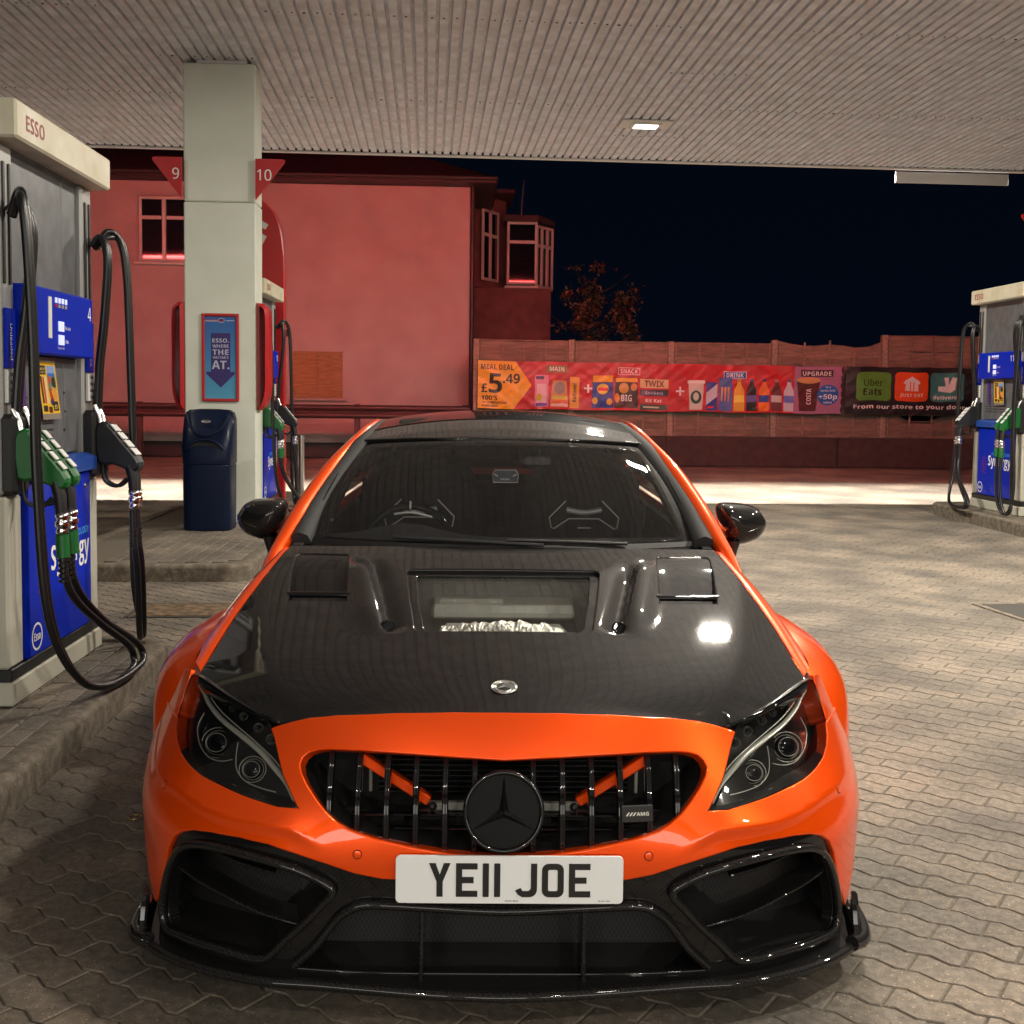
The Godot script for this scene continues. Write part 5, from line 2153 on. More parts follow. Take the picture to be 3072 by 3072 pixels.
func car_nose(car: Node3D):
	var half := [Vector2(0, 0.697), Vector2(0.127, 0.696), Vector2(0.266, 0.690), Vector2(0.409, 0.677), Vector2(0.482, 0.665), Vector2(0.523, 0.653), Vector2(0.578, 0.634), Vector2(0.567, 0.618), Vector2(0.558, 0.599), Vector2(0.547, 0.574), Vector2(0.533, 0.545), Vector2(0.505, 0.506), Vector2(0.484, 0.478),
		Vector2(0.541, 0.477), Vector2(0.593, 0.483), Vector2(0.648, 0.489), Vector2(0.711, 0.497), Vector2(0.784, 0.504), Vector2(0.838, 0.513), Vector2(0.888, 0.525), Vector2(0.925, 0.540), Vector2(0.949, 0.559), Vector2(0.958, 0.581), Vector2(1.43, 0.581), Vector2(1.43, 0.47), Vector2(1.24, 0.410), Vector2(1.115, 0.364), Vector2(1.065, 0.285), Vector2(1.030, 0.218), Vector2(1.000, 0.180), Vector2(0.968, 0.160),
		Vector2(0.944, 0.193), Vector2(0.929, 0.214), Vector2(0.907, 0.27), Vector2(0.887, 0.326), Vector2(0.861, 0.363), Vector2(0.828, 0.384), Vector2(0.783, 0.398), Vector2(0.723, 0.405), Vector2(0.638, 0.407), Vector2(0.56, 0.401), Vector2(0.488, 0.385), Vector2(0.418, 0.367), Vector2(0.35, 0.346), Vector2(0.283, 0.334), Vector2(0.15, 0.331), Vector2(0, 0.331)]
	var skin := patch(both(half), [both(grille_half())], nose, 0.0088, 0.0045, 0.030)
	part("front_bumper", skin, M.orange_paint, car)
	# parking sensors
	for s in [-1.0, 1.0]:
		for q in [Vector2(0.342, 0.388), Vector2(0.935, 0.455)]:
			var mb := MB.new()
			var n := surf_normal(nose, Vector2(q.x * s, q.y), 0.004)
			mb.lathe(PackedVector2Array([Vector2(0, 0.0022), Vector2(0.0085, 0.0020), Vector2(0.0095, 0.0008), Vector2(0.0096, -0.004)]), 20, Transform3D(facing(n) * Basis(Vector3.RIGHT, PI / 2), nose(q.x * s, q.y)))
			part("parking_sensor", mb, M.orange_paint, car)
			var gp := MB.new()
			var ring := PackedVector3Array()
			for k in 24:
				ring.append(nose(q.x * s, q.y) + facing(n) * Vector3(cos(TAU * k / 24) * 0.0103, sin(TAU * k / 24) * 0.0103, 0.0004))
			gp.tube(ring, 0.0008, 6, true)
			part("sensor_gap", gp, M.matt_black, car)

func car_lamp(car: Node3D, s: float):
	var h := Node3D.new()
	put(h, "headlamp", car)
	var line := sided(lamp_outline(), s)
	var bowl := patch(line, [], func(a, y): return nose(a, y) + Vector3(-s * 0.012, 0, -0.085), 0.02, 0.002, 0.0)
	var rows := []
	for off in [-0.002, -0.03, -0.076]:
		var row := PackedVector3Array()
		for p in smooth2(line, 2, true):
			row.append(nose(p.x, p.y) + Vector3(-s * 0.14, 0, 1.0) * off * 1.12)
		rows.append(row)
	bowl.grid(rows, true)
	part("lamp_housing", bowl, M.lamp_bowl, h)
	# sloping inner mask below the light strip
	var mask_line := sided(PackedVector2Array([Vector2(0.520, 0.492), Vector2(0.60, 0.496), Vector2(0.71, 0.507), Vector2(0.80, 0.517), Vector2(0.88, 0.535), Vector2(0.93, 0.565), Vector2(0.935, 0.60), Vector2(0.905, 0.655), Vector2(0.86, 0.655), Vector2(0.80, 0.625), Vector2(0.70, 0.600), Vector2(0.62, 0.572), Vector2(0.55, 0.530)]), s)
	var hole_a := sided(ring2(Vector2(0.652, 0.550), 0.036, 0.030), s)
	var hole_b := sided(ring2(Vector2(0.792, 0.579), 0.050, 0.036), s)
	var mask := patch(mask_line, [hole_a, hole_b], func(a, y): return nose_at(a, y, -0.040 - 0.015 * sin(a * 9.0)), 0.014, 0.003, 0.022)
	part("lamp_mask", mask, M.lamp_bowl, h)
	for q in [[Vector2(0.652, 0.550), 0.033, 0.028], [Vector2(0.792, 0.579), 0.045, 0.034]]:
		var c: Vector2 = q[0]
		var n := (surf_normal(nose, Vector2(c.x * s, c.y), 0.004) + Vector3(0, 0.05, 0.7)).normalized()
		var o := nose_at(c.x * s, c.y, -0.048)
		var b := facing(n)
		var lens := MB.new()
		var prof := PackedVector2Array()
		for k in 8:
			var a := PI / 2 * (1.0 - k / 7.0)
			prof.append(Vector2(cos(a) * float(q[1]) * 0.72, sin(a) * 0.014))
		lens.lathe(prof, 24, Transform3D(b * Basis(Vector3.RIGHT, PI / 2), o))
		part("projector_lens", lens, M.gloss_black, h)
		for e in 3:
			var ring := PackedVector3Array()
			for k in 40:
				var a := TAU * k / 40
				var rr: float = [1.0, 0.80, 0.62][e]
				ring.append(o + b * Vector3(cos(a) * float(q[1]) * rr * 1.12, sin(a) * float(q[2]) * rr * 1.12, [0.006, 0.004, 0.012][e]))
			var rg := MB.new()
			rg.tube(ring, [0.0011, 0.0006, 0.0008][e], 6, true)
			part("projector_ring", rg, M.lamp_silver, h)
	# daytime strip
	var drl := PackedVector3Array()
	var pts := [Vector2(0.507, 0.497), Vector2(0.533, 0.530), Vector2(0.576, 0.561), Vector2(0.622, 0.587), Vector2(0.689, 0.609), Vector2(0.766, 0.628), Vector2(0.824, 0.648), Vector2(0.850, 0.663), Vector2(0.886, 0.676)]
	drl = on_nose(pts, s, -0.018, 5)
	var rads := []
	for k in drl.size():
		rads.append(0.0040 + 0.0045 * sin(PI * pow(k / float(drl.size() - 1), 0.7)))
	var db := MB.new()
	db.tube(drl, rads, 10, false, 0.6)
	part("light_strip", db, M.lamp_silver, h)
	var d2 := MB.new()
	d2.tube(on_nose([Vector2(0.540, 0.548), Vector2(0.580, 0.576), Vector2(0.640, 0.603), Vector2(0.705, 0.624), Vector2(0.775, 0.643), Vector2(0.825, 0.662)], s, -0.022, 4), 0.0016, 6)
	part("strip_edge", d2, M.lamp_silver, h)
	for q in [[Vector2(0.562, 0.511), Vector2(0.611, 0.515), Vector2(0.655, 0.522), Vector2(0.684, 0.538), Vector2(0.694, 0.562), Vector2(0.695, 0.592)], [Vector2(0.705, 0.556), Vector2(0.744, 0.546), Vector2(0.795, 0.545), Vector2(0.845, 0.562), Vector2(0.870, 0.590), Vector2(0.850, 0.622)], [Vector2(0.590, 0.498), Vector2(0.640, 0.502), Vector2(0.690, 0.510)]]:
		var tb := MB.new()
		tb.tube(on_nose(q, s, -0.024, 5), 0.0013, 6)
		part("lamp_trim", tb, M.lamp_silver, h)
	# row of indicator cells
	var cells := [Vector2(0.594, 0.614), Vector2(0.638, 0.632), Vector2(0.690, 0.647), Vector2(0.733, 0.657), Vector2(0.771, 0.666), Vector2(0.806, 0.675)]
	for k in cells.size():
		var c: Vector2 = cells[k]
		var o := nose_at(c.x * s, c.y, -0.028)
		var b := facing(surf_normal(nose, Vector2(c.x * s, c.y), 0.004) + Vector3(0, 0.1, 0.4))
		var r := 0.0165 - 0.0014 * k
		var cup := MB.new()
		cup.lathe(PackedVector2Array([Vector2(0.002, -0.010), Vector2(r * 0.55, -0.009), Vector2(r * 0.95, 0.0), Vector2(r, 0.003), Vector2(r * 0.9, 0.002)]), 12, Transform3D(b * Basis(Vector3.RIGHT, PI / 2), o), 1.0, 0.85)
		part("indicator_cell", cup, M.cell_metal, h)
		var bead := MB.new()
		bead.lathe(PackedVector2Array([Vector2(0.0, 0.006), Vector2(r * 0.30, 0.004), Vector2(r * 0.42, -0.002)]), 10, Transform3D(b * Basis(Vector3.RIGHT, PI / 2), o))
		part("indicator_bead", bead, M.gloss_black, h)
	var glass := patch(line, [], func(a, y): return nose_at(a, y, 0.0), 0.02, 0.003, 0.006)
	part("lamp_lens", glass, M.lamp_lens, h)

func ring2(c: Vector2, rx: float, ry: float) -> PackedVector2Array:
	var o := PackedVector2Array()
	for k in 24:
		o.append(c + Vector2(cos(TAU * k / 24) * rx, sin(TAU * k / 24) * ry))
	return o

func grille_edge(x: float, top: bool) -> float:
	var g := grille_half()
	var lo := 1.0
	var hi := 0.0
	for k in g.size() - 1:
		var a: Vector2 = g[k]
		var b: Vector2 = g[k + 1]
		if (a.x - x) * (b.x - x) <= 0.0 and absf(a.x - b.x) > 1e-6:
			var y := lerpf(a.y, b.y, (x - a.x) / (b.x - a.x))
			lo = minf(lo, y)
			hi = maxf(hi, y)
	return hi if top else lo

func car_grille(car: Node3D):
	var g := Node3D.new()
	put(g, "grille", car)
	# dark box behind the opening
	var rows := []
	for off in [-0.028, -0.20]:
		var row := PackedVector3Array()
		for p in smooth2(both(grille_half()), 2, true):
			var q := nose(p.x, p.y)
			row.append(Vector3(q.x, q.y, q.z + off if off > -0.1 else -0.25))
		rows.append(row)
	var tub := MB.new()
	tub.grid(rows, true)
	var back := both(grille_half())
	tub.plate(back, 0.002, 0.0, xf(0, 0, -0.25), false)
	part("grille_tub", tub, M.matt_black, g)
	for k in range(-6, 7):
		if k == 0:
			continue
		var x := k * 0.0695
		var yt := grille_edge(absf(x), true) + 0.004
		var yb := grille_edge(absf(x), false) - 0.004
		var mb := MB.new()
		var rw := []
		for e in 13:
			var y := lerpf(yb, yt, e / 12.0)
			var c := nose(x, y) + Vector3(0, 0, -0.022 + 0.010 * sin(PI * e / 12.0))
			if e > 10:
				c.z -= 0.010 * (e - 10)
			var row := PackedVector3Array()
			for q in [Vector2(-0.0078, -0.03), Vector2(-0.0074, -0.002), Vector2(-0.0050, 0.002), Vector2(-0.0012, 0.0005), Vector2(0.0, -0.0010), Vector2(0.0012, 0.0005), Vector2(0.0050, 0.002), Vector2(0.0074, -0.002), Vector2(0.0078, -0.03)]:
				row.append(c + Vector3(q.x, 0, q.y))
			rw.append(row)
		mb.grid(rw)
		part("grille_slat", mb, M.gloss_black, g)
	# radiator core, cross bars, brackets behind the slats
	for k in 9:
		var b := MB.new()
		b.box(Vector3(0, 0.480 + k * 0.0135, -0.17), Vector3(0.62, 0.003, 0.02), 0.001)
		part("radiator_fin", b, M.satin_black, g)
	for y in [0.452, 0.418]:
		var b := MB.new()
		b.box(Vector3(0, y, -0.085), Vector3(0.74, 0.006, 0.020), 0.002)
		part("cross_bar", b, M.gloss_black, g)
	for k in 9:
		var b := MB.new()
		b.plate(PackedVector2Array([Vector2(-0.034, -0.014), Vector2(0.034, -0.014), Vector2(0.026, 0.014), Vector2(-0.026, 0.014)]), 0.004, 0.001, xf(-0.36 + k * 0.09, 0.436 - 0.02 * (k % 2), -0.13))
		part("duct_plate", b, M.lamp_bowl, g)
	for s in [-1.0, 1.0]:
		var br := MB.new()
		var d := Vector3(s * 0.170, -0.110, 0.0)
		var c := Vector3(s * -0.351, 0.585, -0.115) + d * 0.5
		br.box(c, Vector3(d.length(), 0.024, 0.028), 0.003, Basis(Vector3.BACK, atan2(d.y, d.x) if d.x > 0 else atan2(-d.y, -d.x)))
		part("orange_bracket", br, M.orange_paint, g)
		var gb := MB.new()
		gb.box(Vector3(s * 0.135, 0.466, -0.105), Vector3(0.095, 0.020, 0.02), 0.003)
		part("bumper_beam_end", gb, M.engine_grey, g)
		var bl := MB.new()
		bl.lathe(PackedVector2Array([Vector2(0, 0.012), Vector2(0.008, 0.010), Vector2(0.011, 0.003), Vector2(0.011, 0)]), 10, Transform3D(Basis(Vector3.RIGHT, PI / 2), Vector3(s * 0.172, 0.468, -0.094)))
		part("bolt", bl, M.satin_black, g)
		var sp := MB.new()
		sp.box(Vector3(s * 0.327, 0.530, -0.14), Vector3(0.008, 0.085, 0.01), 0.002)
		part("stay", sp, M.engine_grey, g)
	# star
	var disc := MB.new()
	var o := Vector3(0, 0.490, -0.004)
	var b := facing(Vector3(0, 0.17, 1))
	disc.lathe(PackedVector2Array([Vector2(0, 0.006), Vector2(0.05, 0.005), Vector2(0.084, 0.0), Vector2(0.088, -0.004), Vector2(0.090, -0.03)]), 48, Transform3D(b * Basis(Vector3.RIGHT, PI / 2), o))
	var st := Node3D.new()
	put(st, "star_badge", car)
	part("badge_disc", disc, M.matt_black, st)
	var ring := PackedVector3Array()
	for k in 56:
		ring.append(o + b * Vector3(cos(TAU * k / 56) * 0.090, sin(TAU * k / 56) * 0.090, -0.001))
	var rb := MB.new()
	rb.tube(ring, 0.0062, 10, true)
	part("badge_ring", rb, M.gloss_black, st)
	var star := MB.new()
	for k in 3:
		var a := PI / 2 + TAU * k / 3
		var tip := b * (Vector3(cos(a), sin(a), 0) * 0.082) + o + b * Vector3(0, 0, 0.003)
		var mid := o + b * Vector3(0, 0, 0.017)
		var l := o + b * Vector3(cos(a + PI / 3) * 0.0135, sin(a + PI / 3) * 0.0135, 0.005)
		var r := o + b * Vector3(cos(a - PI / 3) * 0.0135, sin(a - PI / 3) * 0.0135, 0.005)
		star.tri(mid, tip, l)
		star.tri(mid, r, tip)
	part("badge_star", star, M.gloss_black, st)
	var am := Node3D.new()
	put(am, "grille_badge", car)
	var ap := MB.new()
	var an := facing(Vector3(0.12, 0.12, 1))
	ap.box(Vector3.ZERO, Vector3(0.078, 0.040, 0.008), 0.002, an)
	var apn := part("badge_plate", ap, M.satin_black, am)
	apn.position = nose_at(0.318, 0.482, -0.014)
	var al := lettering("AMG", 0.0085, 0.030, Transform3D(an, nose_at(0.318, 0.482, -0.014) + an * Vector3(0.013, 0.0, 0.0046)))
	for k in 3:
		var x0 := -0.028 + k * 0.008
		var pq := Transform3D(an, nose_at(0.318, 0.482, -0.014) + an * Vector3(0, 0, 0.0046))
		al.quad(pq * Vector3(x0, -0.0042, 0), pq * Vector3(x0 + 0.004, -0.0042, 0), pq * Vector3(x0 + 0.010, 0.0042, 0), pq * Vector3(x0 + 0.006, 0.0042, 0))
	part("badge_lettering", al, M.lamp_silver, am)

func intake_line() -> PackedVector2Array:
	return PackedVector2Array([Vector2(0.400, 0.294), Vector2(0.419, 0.316), Vector2(0.488, 0.345), Vector2(0.584, 0.364), Vector2(0.692, 0.372), Vector2(0.770, 0.365), Vector2(0.818, 0.345), Vector2(0.854, 0.311), Vector2(0.887, 0.257), Vector2(0.915, 0.182), Vector2(0.915, 0.138), Vector2(0.893, 0.116), Vector2(0.839, 0.117), Vector2(0.700, 0.122), Vector2(0.617, 0.117), Vector2(0.575, 0.119), Vector2(0.552, 0.132), Vector2(0.516, 0.171), Vector2(0.468, 0.217), Vector2(0.425, 0.265)])

func car_lower(car: Node3D):
	var b := Node3D.new()
	put(b, "carbon_front_apron", car)
	var half := [Vector2(0, 0.338), Vector2(0.15, 0.338), Vector2(0.283, 0.341), Vector2(0.35, 0.353), Vector2(0.418, 0.374), Vector2(0.488, 0.392), Vector2(0.56, 0.408), Vector2(0.638, 0.414), Vector2(0.723, 0.412), Vector2(0.785, 0.405), Vector2(0.832, 0.391), Vector2(0.868, 0.369), Vector2(0.897, 0.330), Vector2(0.918, 0.274), Vector2(0.940, 0.218), Vector2(0.962, 0.180), Vector2(0.975, 0.130), Vector2(0.965, 0.088), Vector2(0.70, 0.088), Vector2(0.56, 0.088), Vector2(0, 0.088)]
	var open_half := [Vector2(0, 0.254), Vector2(0.172, 0.262), Vector2(0.262, 0.266), Vector2(0.325, 0.266), Vector2(0.357, 0.255), Vector2(0.389, 0.232), Vector2(0.417, 0.195), Vector2(0.446, 0.157), Vector2(0.494, 0.112), Vector2(0.500, 0.098), Vector2(0.3, 0.096), Vector2(0, 0.096)]
	var ring := smooth2(intake_line(), 3, true)
	var skin := patch(both(half), [both(open_half), ring, sided(ring, -1.0)], func(s, y): return nose_at(s, y, -0.012), 0.0125, 0.004, 0.03)
	part("apron_skin", skin, M.carbon, b)
	# rail round the centre opening
	var rail := []
	for p in open_half.slice(0, 9):
		rail.append(p)
	var full := []
	for k in range(rail.size() - 1, 0, -1):
		full.append(Vector2(-rail[k].x, rail[k].y))
	full.append_array(rail)
	var rp := MB.new()
	rp.tube(on_nose(full, 1.0, -0.004, 4), 0.011, 10)
	part("centre_rail", rp, M.carbon_part, b)
	# splitter
	var edge := [Vector2(0, 0.078), Vector2(0.17, 0.066), Vector2(0.31, 0.046), Vector2(0.445, 0.026), Vector2(0.56, 0.012), Vector2(0.66, -0.020), Vector2(0.74, -0.055), Vector2(0.82, -0.105), Vector2(0.885, -0.165), Vector2(0.925, -0.235), Vector2(0.935, -0.32), Vector2(0.93, -0.46), Vector2(0, -0.46)]
	var sp := MB.new()
	var outline := both(edge)
	var flip := PackedVector2Array()
	for p in outline:
		flip.append(Vector2(p.x, -p.y))
	sp.plate(flip, 0.024, 0.007, Transform3D(Basis(Vector3.RIGHT, -PI / 2), Vector3(0, 0.070, 0)))
	part("splitter", sp, M.carbon_part, b)
	var lipb := MB.new()
	var lp := PackedVector3Array()
	for k in range(9, 0, -1):
		lp.append(Vector3(-edge[k].x, 0.083, edge[k].y - 0.004))
	for k in 10:
		lp.append(Vector3(edge[k].x, 0.083, edge[k].y - 0.004))
	lipb.tube(smooth3(lp, 4), 0.0125, 10)
	part("splitter_lip", lipb, M.carbon_part, b)
	# inside of the centre opening
	var cb := MB.new()
	var cr := []
	for off in [-0.02, -0.16]:
		var row := PackedVector3Array()
		for p in smooth2(both(open_half), 2, true):
			var q := nose(p.x, p.y)
			row.append(Vector3(q.x * (1.0 if off > -0.1 else 0.94), q.y, q.z + off))
		cr.append(row)
	cb.grid(cr, true)
	part("centre_duct", cb, M.carbon_part, b)
	var cm := MB.new()
	cm.box(Vector3(0, 0.175, -0.165), Vector3(1.0, 0.19, 0.006))
	part("centre_mesh", cm, M.air_mesh, b)
	for s in [-1.0, 1.0]:
		var st := MB.new()
		st.plate(PackedVector2Array([Vector2(-0.10, 0.090), Vector2(0.030, 0.090), Vector2(0.012, 0.130), Vector2(0.004, 0.262), Vector2(-0.10, 0.262)]), 0.010, 0.003, Transform3D(Basis(Vector3(0, 0, 1), Vector3.UP, Vector3(-1, 0, 0)), Vector3(s * 0.191 + 0.005, 0, 0)))
		part("duct_strut", st, M.carbon_part, b)
		# side intake: ring, duct, mesh, blade
		var rm := MB.new()
		var rl := PackedVector3Array()
		for p in ring:
			rl.append(nose_at(p.x * s, p.y, 0.000))
		rm.tube(rl, 0.0105, 10, true)
		part("intake_ring", rm, M.carbon_part, b)
		var du := MB.new()
		var rows := []
		for e in 3:
			var row := PackedVector3Array()
			for p in ring:
				var c := Vector2(0.675, 0.235)
				var q: Vector2 = c + (p - c) * [1.0, 0.93, 0.80][e]
				var o := nose(q.x * s, q.y)
				row.append(Vector3(o.x, o.y, o.z - [0.005, 0.06, 0.17][e]))
			rows.append(row)
		du.grid(rows, true)
		part("intake_duct", du, M.carbon_part, b)
		var me := patch(sided(smooth2(intake_line(), 1, true), s), [], func(a, y): return nose(0.675 * s + (a - 0.675 * s) * 0.82, 0.235 + (y - 0.235) * 0.82) + Vector3(0, 0, -0.165), 0.04, 0.002, 0.0)
		part("intake_mesh", me, M.air_mesh, b)
		for w in 2:
			var bl := MB.new()
			var brow := []
			var path := [Vector2(0.478, 0.200), Vector2(0.588, 0.220), Vector2(0.695, 0.249), Vector2(0.790, 0.268), Vector2(0.846, 0.279)] if w == 0 else [Vector2(0.56, 0.296), Vector2(0.66, 0.310), Vector2(0.76, 0.330)]
			var fl := PackedVector2Array()
			for p in path:
				fl.append(p)
			for p in smooth2(fl, 6):
				var c := nose(p.x * s, p.y) + Vector3(0, 0, -0.020 if w == 0 else -0.075)
				brow.append(PackedVector3Array([c + Vector3(0, -0.006, -0.09), c + Vector3(0, -0.0045, -0.003), c + Vector3(0, 0, 0.001), c + Vector3(0, 0.0045, -0.003), c + Vector3(0, 0.003, -0.09)]))
			bl.grid(brow)
			part("intake_blade", bl, M.carbon_part, b)
		# end fin
		var fin := MB.new()
		var fp := smooth2(PackedVector2Array([Vector2(0.14, 0.082), Vector2(0.150, 0.13), Vector2(0.165, 0.175), Vector2(0.180, 0.197), Vector2(0.192, 0.196), Vector2(0.215, 0.140), Vector2(0.285, 0.120), Vector2(0.36, 0.11), Vector2(0.38, 0.082)]), 3, true)
		fin.plate(fp, 0.016, 0.006, Transform3D(Basis(Vector3(s * 0.16, 0, -0.987), Vector3(s * -0.05, 0.998, 0.0), Vector3(0.987, 0, s * 0.16)), Vector3(s * 0.888 - 0.008, 0, -0.045)))
		part("end_fin", fin, M.carbon_part, b)
		var fb := MB.new()
		fb.tube(smooth3(PackedVector3Array([Vector3(s * 0.885, 0.094, -0.165), Vector3(s * 0.925, 0.088, -0.205), Vector3(s * 0.945, 0.088, -0.27), Vector3(s * 0.950, 0.092, -0.36)]), 4), 0.020, 10)
		part("fin_base", fb, M.carbon_part, b)

func car_plate(car: Node3D):
	var t := Node3D.new()
	put(t, "number_plate", car)
	var c := Vector2(0.015, 0.3385)
	var line := round_rect(0.528, 0.110, 0.010, c, 4)
	var pl := patch(line, [], func(s, y): return nose_at(s, 0.335, 0.016) + Vector3(0, y - 0.335, -0.03 * (y - 0.335)), 0.03, 0.001, 0.006)
	part("plate_sheet", pl, M.plate_white, t)
	var px := 0.528 / 1762.0
	var h := 0.0395
	var w := 0.0143
	var glyph := [
		[350, 517, "Y"], [560, 727, "E"], [768, 815, "I"], [857, 904, "I"], [1020, 1190, "J"], [1228, 1398, "O"], [1438, 1605, "E"]]
	for g in glyph:
		var x0: float = (float(g[0]) - 976.0) * px
		var x1: float = (float(g[1]) - 976.0) * px
		var cx := c.x + (x0 + x1) / 2
		var hw := (x1 - x0) / 2
		var mb := MB.new()
		var n := surf_normal(nose, Vector2(cx, 0.335), 0.004)
		n.y = 0.03
		var x := Transform3D(facing(n), nose_at(cx, 0.335, 0.0162) + Vector3(0, c.y - 0.335, 0.0002))
		var d := 0.0026
		var bv := 0.0010
		match g[2]:
			"I":
				mb.plate(round_rect(w, h * 2, 0.002, Vector2.ZERO, 2), d, bv, x)
			"E":
				mb.plate(PackedVector2Array([Vector2(-hw, -h), Vector2(hw, -h), Vector2(hw, -h + w), Vector2(-hw + w, -h + w), Vector2(-hw + w, -w / 2), Vector2(hw - 0.009, -w / 2), Vector2(hw - 0.009, w / 2), Vector2(-hw + w, w / 2), Vector2(-hw + w, h - w), Vector2(hw, h - w), Vector2(hw, h), Vector2(-hw, h)]), d, bv, x)
			"Y":
				mb.plate(PackedVector2Array([Vector2(-w / 2, -h), Vector2(w / 2, -h), Vector2(w / 2, -0.004), Vector2(hw, h), Vector2(hw - w * 1.08, h), Vector2(0, 0.012), Vector2(-hw + w * 1.08, h), Vector2(-hw, h), Vector2(-w / 2, -0.004)]), d, bv, x)
			"J":
				var p := PackedVector2Array([Vector2(hw, h), Vector2(hw - w, h)])
				p.append_array(arc(Vector2(hw - w - 0.008, -h + w + 0.008), 0.008, 0, -PI / 2, 4))
				p.append_array(PackedVector2Array([Vector2(-hw + w * 1.2, -h + w), Vector2(-hw + w * 0.9, -h + w * 1.5), Vector2(-hw, -h + w * 1.1), Vector2(-hw + 0.006, -h + 0.006), Vector2(-hw + 0.016, -h)]))
				p.append_array(arc(Vector2(hw - 0.018, -h + 0.018), 0.018, -PI / 2, 0, 5))
				mb.plate(p, d, bv, x)
			"O":
				var outer := round_rect(hw * 2, h * 2, 0.016, Vector2.ZERO, 5)
				var inner := round_rect(hw * 2 - w * 2, h * 2 - w * 2, 0.004, Vector2.ZERO, 5)
				var rows := []
				for q in [[outer, 0.0], [outer, d - bv], [MB.shrunk(outer, bv), d], [MB.shrunk(inner, -bv), d], [inner, d - bv], [inner, 0.0]]:
					var row := PackedVector3Array()
					for p in q[0]:
						row.append(x * Vector3(p.x, p.y, q[1]))
					rows.append(row)
				for k in rows.size() - 1:
					for i in outer.size():
						var i2 := (i + 1) % outer.size()
						mb.quad(rows[k][i], rows[k][i2], rows[k + 1][i2], rows[k + 1][i])
		part("plate_character", mb, M.plate_letter, t)
	var sm := MB.new()
	for q in [[0.020, 0.030, "PLATES  BS AU", 0.0035], [0.236, 0.028, "BS AU 145e", 0.0028]]:
		var cx: float = q[0]
		var n := surf_normal(nose, Vector2(cx, 0.335), 0.004)
		n.y = 0.03
		sm.join(lettering(q[2], q[3], q[1], Transform3D(facing(n), nose_at(cx, 0.335, 0.0163) + Vector3(0, -0.0455, 0.0016))))
	part("plate_small_print", sm, M.plate_letter, t)

func bonnet_half() -> Array:
	return [Vector2(0, -0.095), Vector2(0.127, -0.098), Vector2(0.266, -0.109), Vector2(0.409, -0.131), Vector2(0.482, -0.147), Vector2(0.530, -0.160), Vector2(0.572, -0.176), Vector2(0.590, -0.190), Vector2(0.632, -0.222), Vector2(0.691, -0.270), Vector2(0.756, -0.332), Vector2(0.800, -0.378), Vector2(0.822, -0.412), Vector2(0.822, -0.45), Vector2(0.812, -0.51), Vector2(0.797, -0.70), Vector2(0.781, -0.84), Vector2(0.765, -0.96), Vector2(0.750, -1.14), Vector2(0.738, -1.318), Vector2(0.577, -1.294), Vector2(0.36, -1.280), Vector2(0, -1.275)]

